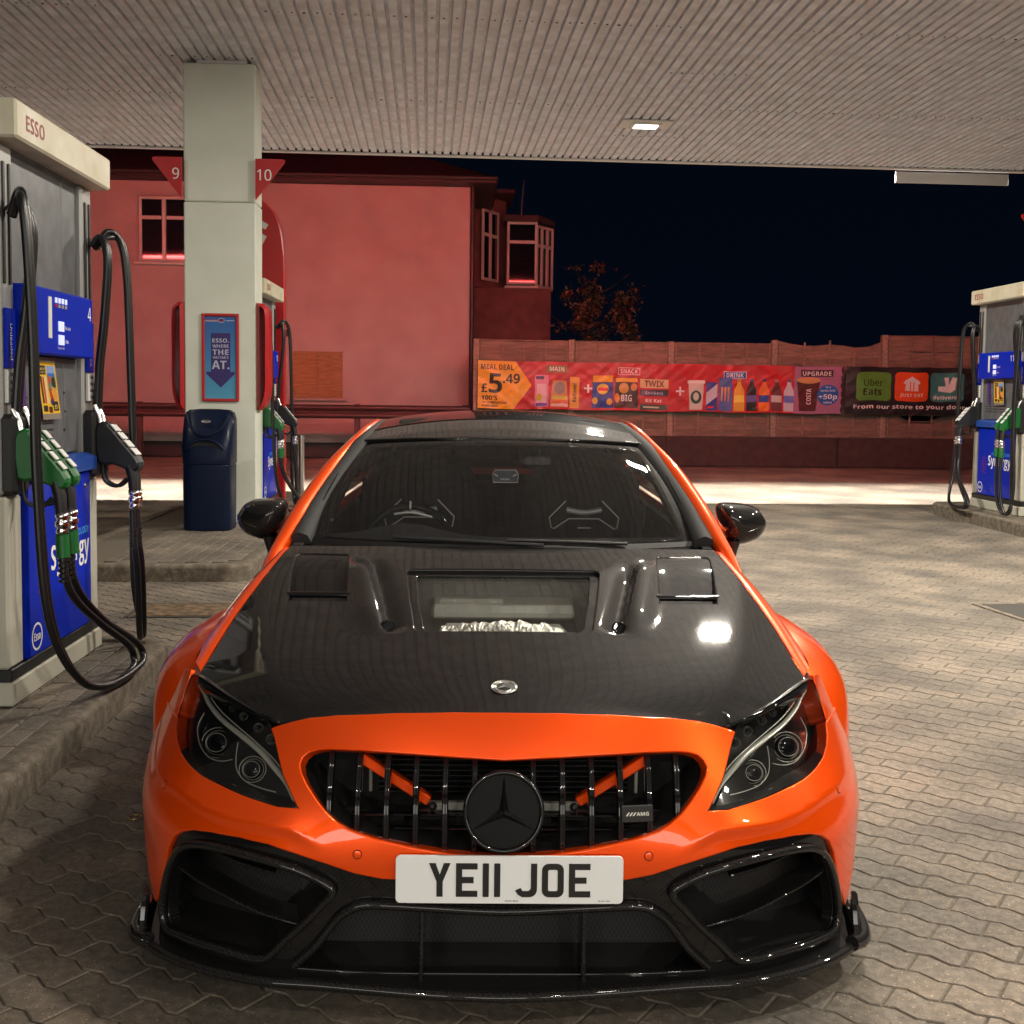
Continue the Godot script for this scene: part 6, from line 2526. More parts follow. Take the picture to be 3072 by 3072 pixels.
func car_bonnet(car: Node3D):
	var b := Node3D.new()
	put(b, "carbon_bonnet", car)
	var win := PackedVector2Array([Vector2(-0.246, -0.548), Vector2(0.246, -0.548), Vector2(0.258, -0.575), Vector2(0.288, -0.79), Vector2(0.315, -1.009), Vector2(0.312, -1.032), Vector2(0.295, -1.044), Vector2(-0.295, -1.044), Vector2(-0.312, -1.032), Vector2(-0.315, -1.009), Vector2(-0.288, -0.79), Vector2(-0.258, -0.575)])
	var scoop := PackedVector2Array([Vector2(0.468, -0.765), Vector2(0.655, -0.790), Vector2(0.690, -1.03), Vector2(0.708, -1.20), Vector2(0.703, -1.222), Vector2(0.690, -1.228), Vector2(0.530, -1.204), Vector2(0.516, -1.190), Vector2(0.496, -1.0)])
	var skin := patch(both(bonnet_half()), [win, scoop, sided(scoop, -1.0)], bonnet, 0.0165, 0.006, 0.022, -1.0)
	part("bonnet_skin", skin, M.carbon, b)
	# window: gloss frame, pane
	var inner := PackedVector2Array([Vector2(-0.200, -0.556), Vector2(0.200, -0.556), Vector2(0.214, -0.562), Vector2(0.232, -0.60), Vector2(0.260, -0.785), Vector2(0.281, -0.995), Vector2(0.277, -1.016), Vector2(0.262, -1.022), Vector2(-0.262, -1.022), Vector2(-0.277, -1.016), Vector2(-0.281, -0.995), Vector2(-0.260, -0.785), Vector2(-0.232, -0.60), Vector2(-0.214, -0.562)])
	var fr := patch(MB.shrunk(win, 0.0045), [inner], func(x, z): return Vector3(x, bonnet_base(x * 0.8, z) - 0.013, z), 0.02, 0.004, 0.02, -1.0)
	part("window_frame", fr, M.gloss_black, b)
	var pane := patch(inner, [], func(x, z): return Vector3(x, bonnet_base(x * 0.8, z) - 0.018, z), 0.03, 0.001, 0.004, -1.0)
	part("bonnet_window", pane, M.bonnet_glass, b)
	# vents
	for s in [-1.0, 1.0]:
		var line := sided(scoop, s)
		var ramp := patch(line, [], func(x, z): return bonnet_at(x, z, 0.0) - Vector3(0, 0.004 + 0.040 * smoothstep(-1.2, -0.80, z), 0), 0.03, 0.002, 0.0, -1.0)
		part("vent_ramp", ramp, M.gloss_black, b)
		var slot := MB.new()
		slot.box(bonnet_at(s * 0.560, -0.775, 0.0) + Vector3(0, -0.020, 0), Vector3(0.178, 0.010, 0.018), 0.0, Basis(Vector3.UP, s * 0.13))
		part("vent_slot", slot, M.matt_black, b)
		var bar := MB.new()
		bar.tube(PackedVector3Array([bonnet_at(s * 0.472, -0.822, -0.006), bonnet_at(s * 0.565, -0.836, -0.004), bonnet_at(s * 0.664, -0.850, -0.006)]), 0.0125, 12, false, 0.8)
		part("vent_bar", bar, M.gloss_black, b)
		# small intake mouth at the foot of the channel
		var no := MB.new()
		var o := bonnet_at(s * 0.338, -0.600, 0.004)
		var nb := facing(Vector3(s * -0.1, 0.55, 1.0))
		var loop := PackedVector3Array()
		for p in smooth2(PackedVector2Array([Vector2(-0.020, -0.004), Vector2(-0.016, 0.016), Vector2(0.010, 0.014), Vector2(0.022, -0.010), Vector2(0.008, -0.018)]), 4, true):
			loop.append(o + nb * Vector3(p.x * s, p.y, 0))
		no.tube(loop, 0.0035, 8, true)
		part("nostril_rim", no, M.gloss_black, b)
		var nh := MB.new()
		nh.lathe(PackedVector2Array([Vector2(0, 0.001), Vector2(0.015, 0.0)]), 12, Transform3D(nb * Basis(Vector3.RIGHT, PI / 2), o - nb * Vector3(0, 0, 0.002)))
		part("nostril", nh, M.matt_black, b)
	# laurel badge
	var em := Node3D.new()
	put(em, "bonnet_badge", car)
	var eo := bonnet_at(0.0, -0.231, 0.0)
	var en := -surf_normal(bonnet, Vector2(0, -0.231), 0.004)
	var eb := facing(en, Vector3(0, 0.2, -1))
	var ed := MB.new()
	ed.lathe(PackedVector2Array([Vector2(0, 0.0045), Vector2(0.020, 0.004), Vector2(0.0235, 0.002), Vector2(0.031, 0.002), Vector2(0.0325, 0.0)]), 32, Transform3D(eb * Basis(Vector3.RIGHT, PI / 2), eo))
	part("badge_disc", ed, M.satin_black, em)
	for rr in [0.0325, 0.0225]:
		var ring := PackedVector3Array()
		for k in 36:
			ring.append(eo + eb * Vector3(cos(TAU * k / 36) * rr, sin(TAU * k / 36) * rr, 0.003))
		var rb := MB.new()
		rb.tube(ring, 0.0013, 6, true)
		part("badge_ring", rb, M.chrome, em)
	var lv := MB.new()
	for k in 26:
		var a := TAU * k / 26
		for r in 2:
			var c := eo + eb * Vector3(cos(a) * (0.0258 + r * 0.0036), sin(a) * (0.0258 + r * 0.0036), 0.0038)
			lv.box(c, Vector3(0.0022, 0.0060, 0.0022), 0.0006, eb * Basis(Vector3.BACK, a + (0.6 if r == 0 else -0.6)))
	part("laurel", lv, M.chrome, em)
	var sr := MB.new()
	for k in 3:
		var a := PI / 2 + TAU * k / 3
		sr.tri(eo + eb * Vector3(0, 0, 0.010), eo + eb * Vector3(cos(a) * 0.020, sin(a) * 0.020, 0.005), eo + eb * Vector3(cos(a + 1.05) * 0.0042, sin(a + 1.05) * 0.0042, 0.005))
		sr.tri(eo + eb * Vector3(0, 0, 0.010), eo + eb * Vector3(cos(a - 1.05) * 0.0042, sin(a - 1.05) * 0.0042, 0.005), eo + eb * Vector3(cos(a) * 0.020, sin(a) * 0.020, 0.005))
	part("badge_star", sr, M.chrome, em)
	# engine bay under the pane
	var e := Node3D.new()
	put(e, "engine", car)
	var tub := MB.new()
	tub.box(Vector3(0, 0.60, -0.80), Vector3(0.66, 0.02, 0.62))
	for s in [-1.0, 1.0]:
		tub.box(Vector3(s * 0.33, 0.665, -0.80), Vector3(0.02, 0.17, 0.62))
	tub.box(Vector3(0, 0.74, -1.09), Vector3(0.66, 0.26, 0.02))
	tub.box(Vector3(0, 0.66, -0.50), Vector3(0.66, 0.16, 0.02))
	part("engine_bay", tub, M.engine_cover, e)
	var cv := MB.new()
	cv.box(Vector3(0.0, 0.700, -0.83), Vector3(0.40, 0.09, 0.17), 0.025, Basis(Vector3.RIGHT, 0.15))
	part("engine_block_cover", cv, M.engine_grey, e)
	for k in 3:
		var rbx := MB.new()
		rbx.box(Vector3(-0.02 + k * 0.018, 0.752, -0.80), Vector3(0.004, 0.012, 0.06), 0.001, Basis(Vector3.RIGHT, 0.15))
		part("cover_rib", rbx, M.foil, e)
	var hs := MB.new()
	hs.box(Vector3(0.0, 0.775, -1.02), Vector3(0.46, 0.025, 0.12), 0.01, Basis(Vector3.RIGHT, 0.35))
	part("bulkhead_shield", hs, M.engine_grey, e)
	var gr := MB.new()
	for i in 22:
		for j in 4:
			var c := Vector3(-0.20 + i * 0.0092 + (0.0046 if j % 2 else 0.0), 0.797 + j * 0.0030, -0.975 - j * 0.0085)
			gr.box(c, Vector3(0.0045, 0.003, 0.0045), 0.001)
	part("perforated_grille", gr, M.foil, e)
	# crumpled foil heat shield in front
	var fo := MB.new()
	var frows := []
	var fn := FastNoiseLite.new()
	fn.seed = 6
	fn.frequency = 9.0
	for i in 40:
		var x := -0.185 + i * 0.0093
		var row := PackedVector3Array()
		for j in 9:
			var a := PI * j / 8.0
			var r := 0.020 + 0.010 * fn.get_noise_2d(x * 5.0, j * 0.35)
			row.append(Vector3(x, 0.752 + 0.022 * cos(x * 9.0) + sin(a) * r * 1.2 + 0.008 * fn.get_noise_2d(x * 3.0 + 7.0, j * 0.6), -0.690 + cos(a) * r * 1.6 - 0.35 * x * x))
		frows.append(row)
	fo.grid(frows)
	part("foil_heat_shield", fo, M.foil, e)
	for q in [[-0.055, 0.024], [0.03, 0.034]]:
		var pu := MB.new()
		pu.lathe(PackedVector2Array([Vector2(0.006, 0.012), Vector2(0.6 * float(q[1]), 0.008), Vector2(0.75 * float(q[1]), 0.002), Vector2(0.95 * float(q[1]), 0.010), Vector2(float(q[1]), 0.008), Vector2(float(q[1]), -0.02)]), 24, Transform3D(Basis(Vector3.RIGHT, PI / 2 - 0.5), Vector3(float(q[0]), 0.705, -0.590)))
		part("pulley", pu, M.foil, e)
	for k in 5:
		var pi := MB.new()
		pi.tube(smooth3(PackedVector3Array([Vector3(-0.24 + k * 0.12, 0.68, -0.62), Vector3(-0.22 + k * 0.11, 0.735, -0.66 - 0.02 * (k % 3)), Vector3(-0.19 + k * 0.10, 0.70, -0.72)]), 5), 0.009, 8)
		part("pipe", pi, M.engine_grey if k % 2 else M.lamp_bowl, e)

func car_top(car: Node3D):
	# windscreen, black surround, roof, rails
	var glass_line := round_uv(0.955, 0.02, 0.985, 0.07)
	var f := func(u, v): return screen_at(u, v)
	var glass := patch(glass_line, [], f, 0.05, 0.001, 0.0)
	part("windscreen", glass, M.windscreen_glass, car)
	var outer := PackedVector2Array([Vector2(-1.075, -0.16), Vector2(1.075, -0.16), Vector2(1.10, 0.4), Vector2(1.07, 0.75), Vector2(1.03, 1.0), Vector2(-1.03, 1.0), Vector2(-1.07, 0.75), Vector2(-1.10, 0.4)])
	var sur := patch(outer, [round_uv(0.93, 0.03, 0.955, 0.08)], func(u, v): return screen_at(u, v) + Vector3(0, -0.003, -0.002), 0.05, 0.004, 0.02)
	part("screen_surround", sur, M.gloss_black, car)
	var cowl := MB.new()
	var rows := []
	for j in 4:
		var row := PackedVector3Array()
		for i in 25:
			var u := -1.09 + 2.18 * i / 24.0
			var p := screen_at(u, 0.0)
			row.append(p + [Vector3(0, 0.004, 0.0), Vector3(0, -0.010, 0.012), Vector3(0, -0.022, 0.02), Vector3(0, -0.055, 0.05)][j])
		rows.append(row)
	rows.reverse()
	cowl.grid(rows)
	part("cowl", cowl, M.satin_black, car)
	for q in [[0.20, -0.55], [0.62, 0.02]]:
		var wb := MB.new()
		wb.tube(PackedVector3Array([screen_at(q[0], 0.0) + Vector3(0, 0.006, 0.015), screen_at((q[0] + q[1]) / 2, 0.015) + Vector3(0, 0.010, 0.008), screen_at(q[1], 0.03) + Vector3(0, 0.008, 0.006)]), 0.006, 8)
		part("wiper", wb, M.satin_black, car)
	var rl := PackedVector2Array([Vector2(-0.605, -3.25), Vector2(0.605, -3.25), Vector2(0.585, -2.6), Vector2(0.600, -2.25), Vector2(0.604, -2.112), Vector2(0.45, -2.04), Vector2(0.25, -1.97), Vector2(0, -1.945), Vector2(-0.25, -1.97), Vector2(-0.45, -2.04), Vector2(-0.604, -2.112), Vector2(-0.600, -2.25), Vector2(-0.585, -2.6)])
	var roof := patch(rl, [], roof_at, 0.04, 0.006, 0.03, -1.0)
	part("roof_panel", roof, M.carbon, car)
	for s in [-1.0, 1.0]:
		var pts := PackedVector3Array([Vector3(0.812, 0.830, -1.20), Vector3(0.800, 0.895, -1.33), Vector3(0.784, 0.935, -1.42), Vector3(0.762, 0.994, -1.54), Vector3(0.744, 1.043, -1.65), Vector3(0.714, 1.108, -1.79), Vector3(0.673, 1.186, -1.95), Vector3(0.632, 1.249, -2.12), Vector3(0.600, 1.297, -2.32), Vector3(0.590, 1.320, -2.6), Vector3(0.605, 1.315, -2.95), Vector3(0.630, 1.265, -3.3), Vector3(0.68, 1.12, -3.75), Vector3(0.74, 0.98, -4.15)])
		for k in pts.size():
			pts[k].x *= s
		var path := smooth3(pts, 5)
		var rads := []
		for k in path.size():
			var f2 := k / float(path.size())
			rads.append(lerpf(0.020, 0.034, smoothstep(0.0, 0.25, f2)) - 0.012 * smoothstep(0.38, 0.55, f2))
		var rail := MB.new()
		rail.tube(path, rads, 12)
		part("roof_rail", rail, M.orange_paint, car)
		var dr := MB.new()
		var inner := PackedVector3Array()
		for v in range(0, 13):
			inner.append(screen_at(s * 1.0, v / 12.0) + Vector3(s * 0.008, 0.004, 0.004))
		dr.tube(inner, 0.0045, 8)
		part("screen_trim", dr, M.gloss_black, car)

func round_uv(u: float, v0: float, v1: float, r: float) -> PackedVector2Array:
	var o := PackedVector2Array()
	for q in [[Vector2(u - r, v0 + r * 0.6), -PI / 2], [Vector2(u - r, v1 - r), 0.0], [Vector2(-u + r, v1 - r), PI / 2], [Vector2(-u + r, v0 + r * 0.6), PI]]:
		for k in 5:
			var a: float = q[1] + PI / 2 * k / 4.0
			o.append(q[0] + Vector2(cos(a) * r, sin(a) * (r if q[0].y > 0.5 else r * 0.6)))
	return o

func side_x(z: float) -> float:
	# where the bonnet ends and the wing begins
	var kz := [-0.40, -0.51, -0.70, -0.84, -0.96, -1.14, -1.32]
	var kx := [0.826, 0.817, 0.801, 0.785, 0.769, 0.754, 0.742]
	for k in 6:
		if z <= kz[k] and z >= kz[k + 1]:
			return lerpf(kx[k], kx[k + 1], (z - kz[k]) / (kz[k + 1] - kz[k]))
	return kx[0] if z > kz[0] else kx[6] + (kz[6] - z) * 0.12

func car_side(car: Node3D, s: float):
	# front of the wing, above the shut line beside the lamp
	var line := sided(PackedVector2Array([Vector2(0.962, 0.588), Vector2(1.06, 0.588), Vector2(1.02, 0.625), Vector2(0.985, 0.662), Vector2(0.955, 0.695), Vector2(0.915, 0.702), Vector2(0.922, 0.680), Vector2(0.938, 0.652), Vector2(0.958, 0.607)]), s)
	part("wing_front", patch(line, [], nose, 0.016, 0.003, 0.09), M.orange_paint, car)
	# wing: from the bonnet edge over and down
	var rows := []
	for i in 25:
		var row := PackedVector3Array()
		for q in [Vector2(0, -0.004), Vector2(0.012, -0.001), Vector2(0.030, -0.006), Vector2(0.050, -0.022), Vector2(0.070, -0.055), Vector2(0.085, -0.11), Vector2(0.100, -0.22), Vector2(0.105, -0.40), Vector2(0.09, -0.60)]:
			var z := lerpf(minf(nose_z(0.83 + q.x, 0.70 + q.y) - 0.03, -0.40 if q.y > -0.01 else -0.62), -1.62, i / 24.0)
			var x := side_x(z) + 0.005
			var y := bonnet(x, maxf(z, -1.30)).y - (0.0 if z > -1.3 else (-1.3 - z) * 0.10)
			var w := 1.0 - 0.45 * smoothstep(0.9, 1.45, -z)
			row.append(Vector3(s * (x + q.x * lerpf(w, 1.0, clampf(-q.y * 5.0, 0.0, 1.0))), y + q.y, z))
		rows.append(row)
	if s > 0:
		rows.reverse()
	var wg := MB.new()
	wg.grid(rows)
	part("front_wing", wg, M.orange_paint, car)
	# wide arch over the front wheel
	for ax in 2:
		var c := Vector2(-0.90, 0.28) if ax == 0 else Vector2(-3.72, 0.31)
		var arows := []
		for i in 31:
			var row := PackedVector3Array()
			for q in [Vector2(0.53, 0.80), Vector2(0.505, 0.862), Vector2(0.485, 0.900), Vector2(0.460, 0.945), Vector2(0.430, 0.985), Vector2(0.402, 1.010), Vector2(0.385, 1.019), Vector2(0.372, 1.017), Vector2(0.366, 1.005), Vector2(0.366, 0.88)]:
				var r: float = q.x
				var a := lerpf(deg_to_rad(12.0 if ax == 0 else 5.0), deg_to_rad(172.0), i / 30.0)
				if r > 0.41:
					r += 0.04 * sin(a) * (r - 0.40) / 0.10 * 0.4
				row.append(Vector3(s * (q.y - 0.034 * (1.0 - smoothstep(0.35, 1.2, a)) + 0.010 * sin(a)), c.y + sin(a) * r * 0.97, c.x + cos(a) * r))
			arows.append(row)
		if s < 0:
			arows.reverse()
		var fl := MB.new()
		fl.grid(arows)
		part("wheel_arch", fl, M.orange_paint, car)
		# wheel
		var wh := Node3D.new()
		wh.position = Vector3(s * 0.845, 0.335, c.x)
		put(wh, "wheel", car)
		var out := Basis(Vector3.BACK, -s * PI / 2)
		var ty := MB.new()
		ty.lathe(PackedVector2Array([Vector2(0.245, -0.13), Vector2(0.315, -0.135), Vector2(0.333, -0.11), Vector2(0.335, 0.0), Vector2(0.333, 0.11), Vector2(0.315, 0.135), Vector2(0.245, 0.13)]), 40, Transform3D(out, Vector3.ZERO))
		part("tyre", ty, M.tyre, wh)
		var ri := MB.new()
		ri.lathe(PackedVector2Array([Vector2(0.25, 0.128), Vector2(0.235, 0.12), Vector2(0.225, 0.05), Vector2(0.05, 0.03), Vector2(0.0, 0.03)]), 40, Transform3D(out, Vector3.ZERO))
		for k in 10:
			var a := TAU * k / 10
			ri.box(out * Vector3(cos(a) * 0.13, 0.085, sin(a) * 0.13), Vector3(0.21, 0.03, 0.022), 0.006, out * Basis(Vector3.UP, -a))
		part("rim", ri, M.rim_dark, wh)
	# door and rear quarter
	var drows := []
	for i in 21:
		var z := lerpf(-1.60, -4.55, i / 20.0)
		var tp := 1.0 - smoothstep(-4.0, -4.6, z) * 0.12
		var row := PackedVector3Array()
		for q in [Vector2(0.775, 0.945), Vector2(0.815, 0.925), Vector2(0.850, 0.86), Vector2(0.872, 0.76), Vector2(0.885, 0.60), Vector2(0.890, 0.42), Vector2(0.875, 0.24), Vector2(0.84, 0.18)]:
			row.append(Vector3(s * q.x * tp, q.y, z))
		drows.append(row)
	if s > 0:
		drows.reverse()
	var db := MB.new()
	db.grid(drows)
	part("body_side", db, M.orange_paint, car)
	var sw := MB.new()
	var sr := []
	var low := [Vector3(0.775, 0.94, -1.50), Vector3(0.78, 0.95, -2.1), Vector3(0.78, 0.96, -2.9), Vector3(0.77, 0.97, -3.8)]
	var top := [Vector3(0.765, 0.965, -1.52), Vector3(0.640, 1.225, -2.10), Vector3(0.605, 1.30, -2.9), Vector3(0.66, 1.11, -3.75)]
	for q in [low, top]:
		var row := PackedVector3Array()
		for p in q:
			row.append(Vector3(p.x * s, p.y, p.z))
		sr.append(smooth3(row, 6))
	if s > 0:
		sr.reverse()
	sw.grid(sr)
	part("side_window", sw, M.privacy_glass, car)

func car_mirror(car: Node3D, s: float):
	var m := Node3D.new()
	put(m, "door_mirror", car)
	var line := smooth2(PackedVector2Array([Vector2(0.821, 1.032), Vector2(0.826, 1.051), Vector2(0.842, 1.060), Vector2(0.875, 1.061), Vector2(0.920, 1.058), Vector2(0.957, 1.051), Vector2(0.985, 1.036), Vector2(1.004, 1.011), Vector2(1.015, 0.987), Vector2(1.010, 0.964), Vector2(0.995, 0.940), Vector2(0.970, 0.921), Vector2(0.933, 0.909), Vector2(0.906, 0.905), Vector2(0.868, 0.915), Vector2(0.849, 0.934), Vector2(0.835, 0.959), Vector2(0.826, 0.996)]), 2, true)
	var c := Vector2(0.905, 0.990)
	var rows := []
	for e in [[-0.10, 0.93], [-0.085, 0.985], [-0.05, 1.0], [-0.01, 0.985], [0.02, 0.93], [0.042, 0.83], [0.058, 0.68], [0.068, 0.45], [0.072, 0.20], [0.073, 0.02]]:
		var row := PackedVector3Array()
		for p in line:
			var q: Vector2 = c + (p - c) * float(e[1])
			row.append(Vector3(q.x * s, q.y, -1.64 + float(e[0]) - 0.25 * (q.x - 0.85) * (1.0 if e[0] > -0.06 else 0.3)))
		rows.append(row)
	if s > 0:
		rows.reverse()
	var sh := MB.new()
	sh.grid(rows, true)
	part("mirror_shell", sh, M.carbon_part, m)
	var gl := MB.new()
	var gp := PackedVector2Array()
	for p in line:
		var q: Vector2 = c + (p - c) * 0.90
		gp.append(Vector2(q.x * s, q.y))
	gl.plate(gp, 0.004, 0.0, xf(0, 0, -1.752))
	part("mirror_glass", gl, M.chrome, m)
	var ind := MB.new()
	ind.tube(smooth3(PackedVector3Array([Vector3(s * 0.895, 0.957, -1.588), Vector3(s * 0.935, 0.966, -1.592), Vector3(s * 0.975, 0.980, -1.616), Vector3(s * 1.002, 0.991, -1.652), Vector3(s * 1.010, 0.999, -1.70)]), 4), [0.0006, 0.0009, 0.0012, 0.0014, 0.0016, 0.0018, 0.002, 0.0022, 0.0024, 0.0026, 0.0028, 0.003, 0.003, 0.003, 0.0028, 0.002, 0.001], 8)
	part("mirror_indicator", ind, M.cell_metal, m)
	var stalk := MB.new()
	var srow := []
	for q in [[0.925, 0.845, 0.906, -1.64], [0.895, 0.850, 0.896, -1.645], [0.86, 0.855, 0.886, -1.65], [0.825, 0.845, 0.880, -1.655], [0.79, 0.835, 0.878, -1.66]]:
		var row := PackedVector3Array()
		for k in 14:
			var a := TAU * k / 14
			row.append(Vector3(s * (lerpf(q[1], q[2], 0.5) + cos(a) * (q[2] - q[1]) * 0.5), q[0], q[3] - sin(a) * 0.05 * s))
		srow.append(row)
	srow.reverse()
	stalk.grid(srow, true)
	part("mirror_stalk", stalk, M.satin_black, m)

func car_cabin(car: Node3D):
	var c := Node3D.new()
	put(c, "cabin", car)
	var tub := MB.new()
	tub.box(Vector3(0, 0.32, -2.6), Vector3(1.46, 0.02, 2.6))
	for s in [-1.0, 1.0]:
		tub.box(Vector3(s * 0.725, 0.62, -2.5), Vector3(0.03, 0.62, 2.3))
	tub.box(Vector3(0, 0.60, -1.36), Vector3(1.46, 0.58, 0.03))
	tub.box(Vector3(0, 0.66, -3.25), Vector3(1.46, 0.72, 0.04), 0.0, Basis(Vector3.RIGHT, -0.2))
	tub.box(Vector3(0, 0.985, -3.65), Vector3(1.42, 0.02, 0.72))
	part("cabin_tub", tub, M.matt_black, c)
	var hl := patch(PackedVector2Array([Vector2(-0.58, -3.2), Vector2(0.58, -3.2), Vector2(0.57, -2.15), Vector2(0.2, -2.02), Vector2(-0.2, -2.02), Vector2(-0.57, -2.15)]), [], func(x, z): return roof_at(x, z) - Vector3(0, 0.045, 0), 0.08, 0.002, 0.0)
	part("headlining", hl, M.cabin_cloth, c)
	for s in [-1.0, 1.0]:
		var dc := MB.new()
		var drow := []
		for q in [Vector2(0.80, 0.36), Vector2(0.74, 0.70), Vector2(0.745, 0.92)]:
			var row := PackedVector3Array()
			for k in 5:
				row.append(Vector3(s * q.x, q.y, -1.5 - 0.6 * k))
			drow.append(row)
		dc.grid(drow)
		part("door_card", dc, M.cabin_cloth, c)
		var pt := MB.new()
		pt.tube(smooth3(PackedVector3Array([Vector3(s * 0.725, 0.93, -1.42), Vector3(s * 0.700, 1.035, -1.66), Vector3(s * 0.632, 1.175, -1.96), Vector3(s * 0.588, 1.245, -2.14), Vector3(s * 0.565, 1.285, -2.4), Vector3(s * 0.56, 1.30, -2.8), Vector3(s * 0.58, 1.25, -3.25), Vector3(s * 0.68, 1.0, -3.7)]), 4), 0.040, 8)
		part("pillar_lining", pt, M.cabin_cloth, c)
	var da := MB.new()
	var rows := []
	for i in 19:
		var x := -0.70 + 1.40 * i / 18.0
		var hump := 0.050 * exp(-pow((x + 0.37) / 0.17, 2.0))
		var row := PackedVector3Array()
		for q in [Vector2(-1.36, 0.90), Vector2(-1.46, 0.925), Vector2(-1.60, 0.930), Vector2(-1.72, 0.925), Vector2(-1.80, 0.90), Vector2(-1.82, 0.82), Vector2(-1.80, 0.60)]:
			row.append(Vector3(x, q.y - 0.010 + hump * smoothstep(-1.5, -1.72, q.x), q.x - 0.10 * x * x))
		rows.append(row)
	rows.reverse()
	da.grid(rows)
	part("dashboard", da, M.cabin_cloth, c)
	var vt := MB.new()
	for k in 14:
		vt.box(Vector3(-0.055 + k * 0.0085, 0.948, -1.70), Vector3(0.003, 0.022, 0.004))
	part("dash_vent", vt, M.lamp_bowl, c)
	for s in [-1.0, 1.0]:
		var st := Node3D.new()
		put(st, "seat", c)
		var cx: float = s * 0.355
		var bk := MB.new()
		var line := smooth2(PackedVector2Array([Vector2(-0.25, 0.45), Vector2(0.25, 0.45), Vector2(0.265, 0.75), Vector2(0.235, 0.95), Vector2(0.14, 1.04), Vector2(0.115, 1.17), Vector2(0.06, 1.195), Vector2(-0.06, 1.195), Vector2(-0.115, 1.17), Vector2(-0.14, 1.04), Vector2(-0.235, 0.95), Vector2(-0.265, 0.75)]), 3, true)
		bk.plate(line, 0.12, 0.045, Transform3D(Basis(Vector3.RIGHT, -0.16), Vector3(cx, 0.16, -2.30)))
		part("seat_back", bk, M.cabin_cloth, st)
		var cu := MB.new()
		cu.box(Vector3(cx, 0.48, -2.05), Vector3(0.52, 0.16, 0.52), 0.05)
		part("seat_cushion", cu, M.cabin_cloth, st)
		# bright shoulder trim
		var tr := MB.new()
		var o := Vector3(cx, 0, -2.235)
		for e in [-1.0, 1.0]:
			tr.tube(PackedVector3Array([o + Vector3(e * 0.078, 1.010, 0), o + Vector3(e * 0.150, 0.938, 0.012), o + Vector3(e * 0.142, 0.895, 0.014), o + Vector3(e * 0.130, 0.890, 0.014), o + Vector3(e * 0.065, 0.933, 0.006)]), 0.0032, 8)
		tr.tube(PackedVector3Array([o + Vector3(-0.065, 0.933, 0.006), o + Vector3(0.065, 0.933, 0.006)]), 0.0032, 8)
		part("seat_trim", tr, M.seat_silver, st)
		var bar := MB.new()
		bar.tube(smooth3(PackedVector3Array([o + Vector3(-0.075, 0.972, 0.004), o + Vector3(0, 0.960, 0.008), o + Vector3(0.075, 0.972, 0.004)]), 5), 0.016, 10, false, 0.75)
		part("seat_bar", bar, M.seat_silver, st)
		var bd := MB.new()
		bd.box(o + Vector3(0, 0.895, 0.02), Vector3(0.058, 0.006, 0.004), 0.001)
		part("seat_badge", bd, M.seat_silver, st)
		var gp := MB.new()
		gp.plate(smooth2(PackedVector2Array([Vector2(0.635, 0.84), Vector2(0.675, 0.84), Vector2(0.685, 0.965), Vector2(0.665, 0.955), Vector2(0.640, 0.91)]), 3, true), 0.02, 0.006, Transform3D(Basis(Vector3.UP, 0.0), Vector3(0, 0, -2.7)) if s > 0 else Transform3D(Basis(Vector3(-1, 0, 0), Vector3.UP, Vector3(0, 0, -1)), Vector3(0, 0, -2.68)))
		part("pillar_trim", gp, M.cabin_pale, c)
	# steering wheel on the driver's side
	var sw := Node3D.new()
	put(sw, "steering_wheel", c)
	var wb := Basis(Vector3.RIGHT, -0.38)
	var wo := Vector3(-0.375, 0.850, -1.93)
	var rim_p := PackedVector3Array()
	for k in 40:
		rim_p.append(wo + wb * Vector3(cos(TAU * k / 40) * 0.175, sin(TAU * k / 40) * 0.165, 0))
	var rm := MB.new()
	rm.tube(rim_p, 0.015, 12, true)
	part("wheel_rim", rm, M.gloss_black, sw)
	var hb := MB.new()
	hb.box(wo, Vector3(0.16, 0.10, 0.05), 0.02, wb)
	for s in [-1.0, 1.0]:
		hb.box(wo + wb * Vector3(s * 0.12, 0.0, 0.0), Vector3(0.10, 0.05, 0.02), 0.006, wb)
	part("wheel_hub", hb, M.satin_black, sw)
	var mk := MB.new()
	mk.box(wo + wb * Vector3(0, 0.166, 0.004), Vector3(0.009, 0.034, 0.034), 0.002, wb)
	part("top_marker", mk, M.sticker_white, sw)
	var bn := MB.new()
	bn.tube(smooth3(PackedVector3Array([Vector3(-0.43, 0.985, -1.86), Vector3(-0.36, 0.992, -1.86), Vector3(-0.28, 0.975, -1.86)]), 5), 0.010, 8, false, 0.5)
	part("dial_cowl_trim", bn, M.seat_silver, c)
	# mirror, pass holder and car shaped freshener behind the glass
	var rv := Node3D.new()
	put(rv, "rear_view_mirror", c)
	var rb := MB.new()
	rb.plate(round_rect(0.058 * 2, 0.045, 0.014), 0.025, 0.008, Transform3D(Basis(Vector3.UP, 0.1), Vector3(0.135, 1.198, -1.965)))
	part("mirror_body", rb, M.lamp_bowl, rv)
	var rs := MB.new()
	rs.tube(PackedVector3Array([Vector3(0.145, 1.215, -1.95), Vector3(0.147, 1.262, -1.925)]), 0.007, 8)
	part("mirror_stem", rs, M.bright_metal, rv)
	var fr := Node3D.new()
	put(fr, "dashcam", c)
	var fb := MB.new()
	var shape := PackedVector2Array([Vector2(-0.048, -0.022), Vector2(0.048, -0.022), Vector2(0.050, 0.010), Vector2(0.040, 0.026), Vector2(-0.040, 0.026), Vector2(-0.050, 0.010)])
	fb.plate(shape, 0.010, 0.003, Transform3D(Basis.IDENTITY, Vector3(0.010, 1.146, -1.78)))
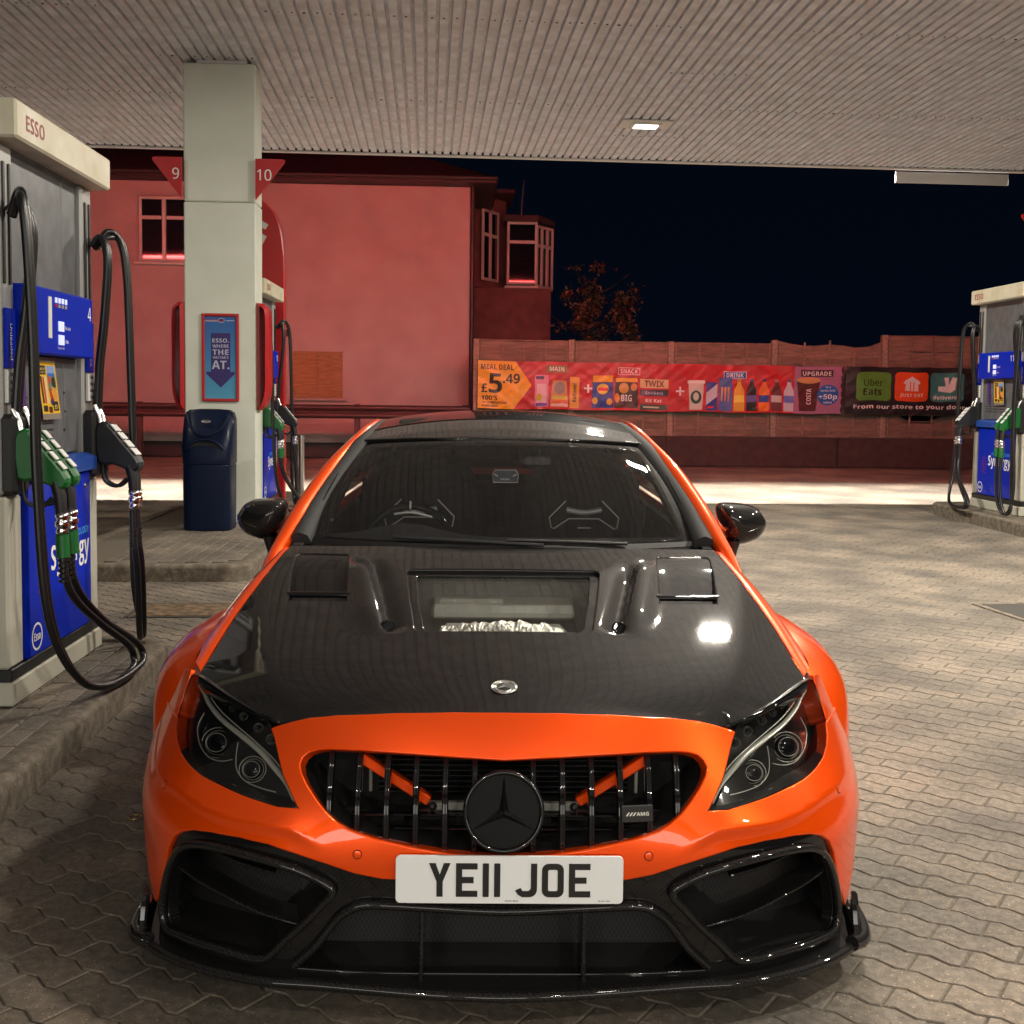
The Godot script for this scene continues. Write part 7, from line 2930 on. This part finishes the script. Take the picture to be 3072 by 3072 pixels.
	part("case", fb, mat("dim_blue_case", 0.010, 0.030, 0.075, 0.25), fr)
	var fe := MB.new()
	var loop := PackedVector3Array()
	for p in shape:
		loop.append(Vector3(0.010 + p.x, 1.146 + p.y, -1.769))
	fe.tube(loop, 0.0014, 6, true)
	part("edge", fe, M.seat_silver, fr)
	var fl := MB.new()
	for s in [-1.0, 1.0]:
		fl.box(Vector3(0.010 + s * 0.036, 1.152, -1.769), Vector3(0.016, 0.003, 0.002), 0.0, Basis(Vector3.BACK, s * 0.6))
	for k in 4:
		fl.box(Vector3(-0.006 + k * 0.009, 1.136, -1.769), Vector3(0.004, 0.006, 0.002))
	part("marks", fl, M.seat_silver, fr)

func car_rear(car: Node3D):
	var rg := MB.new()
	var rows := []
	for j in 7:
		var f := j / 6.0
		var row := PackedVector3Array()
		for i in 13:
			var u := -1.0 + i / 6.0
			row.append(Vector3(u * lerpf(0.60, 0.70, f), lerpf(1.345, 1.03, f) - 0.05 * u * u, lerpf(-3.26, -4.05, f) + 0.06 * u * u))
		rows.append(row)
	rows.reverse()
	rg.grid(rows)
	part("rear_window", rg, M.gloss_black, car)
	var bt := MB.new()
	var brows := []
	for q in [Vector2(1.04, -4.02), Vector2(1.035, -4.25), Vector2(1.02, -4.45), Vector2(0.95, -4.55), Vector2(0.75, -4.60), Vector2(0.50, -4.62), Vector2(0.25, -4.55)]:
		var row := PackedVector3Array()
		for i in 13:
			var u := -1.0 + i / 6.0
			row.append(Vector3(u * lerpf(0.72, 0.86, clampf((1.04 - q.x) * 3.0, 0.0, 1.0)), q.x - 0.06 * u * u * (1.0 if q.x > 0.9 else 0.0), q.y + 0.22 * pow(absf(u), 3.0) * (1.0 if q.x < 1.0 else 0.2)))
		brows.append(row)
	brows.reverse()
	bt.grid(brows)
	part("boot", bt, M.orange_paint, car)
	var fl := MB.new()
	fl.box(Vector3(0, 0.17, -2.45), Vector3(1.45, 0.02, 4.0))
	fl.box(Vector3(0, 0.42, -0.40), Vector3(1.20, 0.30, 0.10))
	part("underbody", fl, M.matt_black, car)
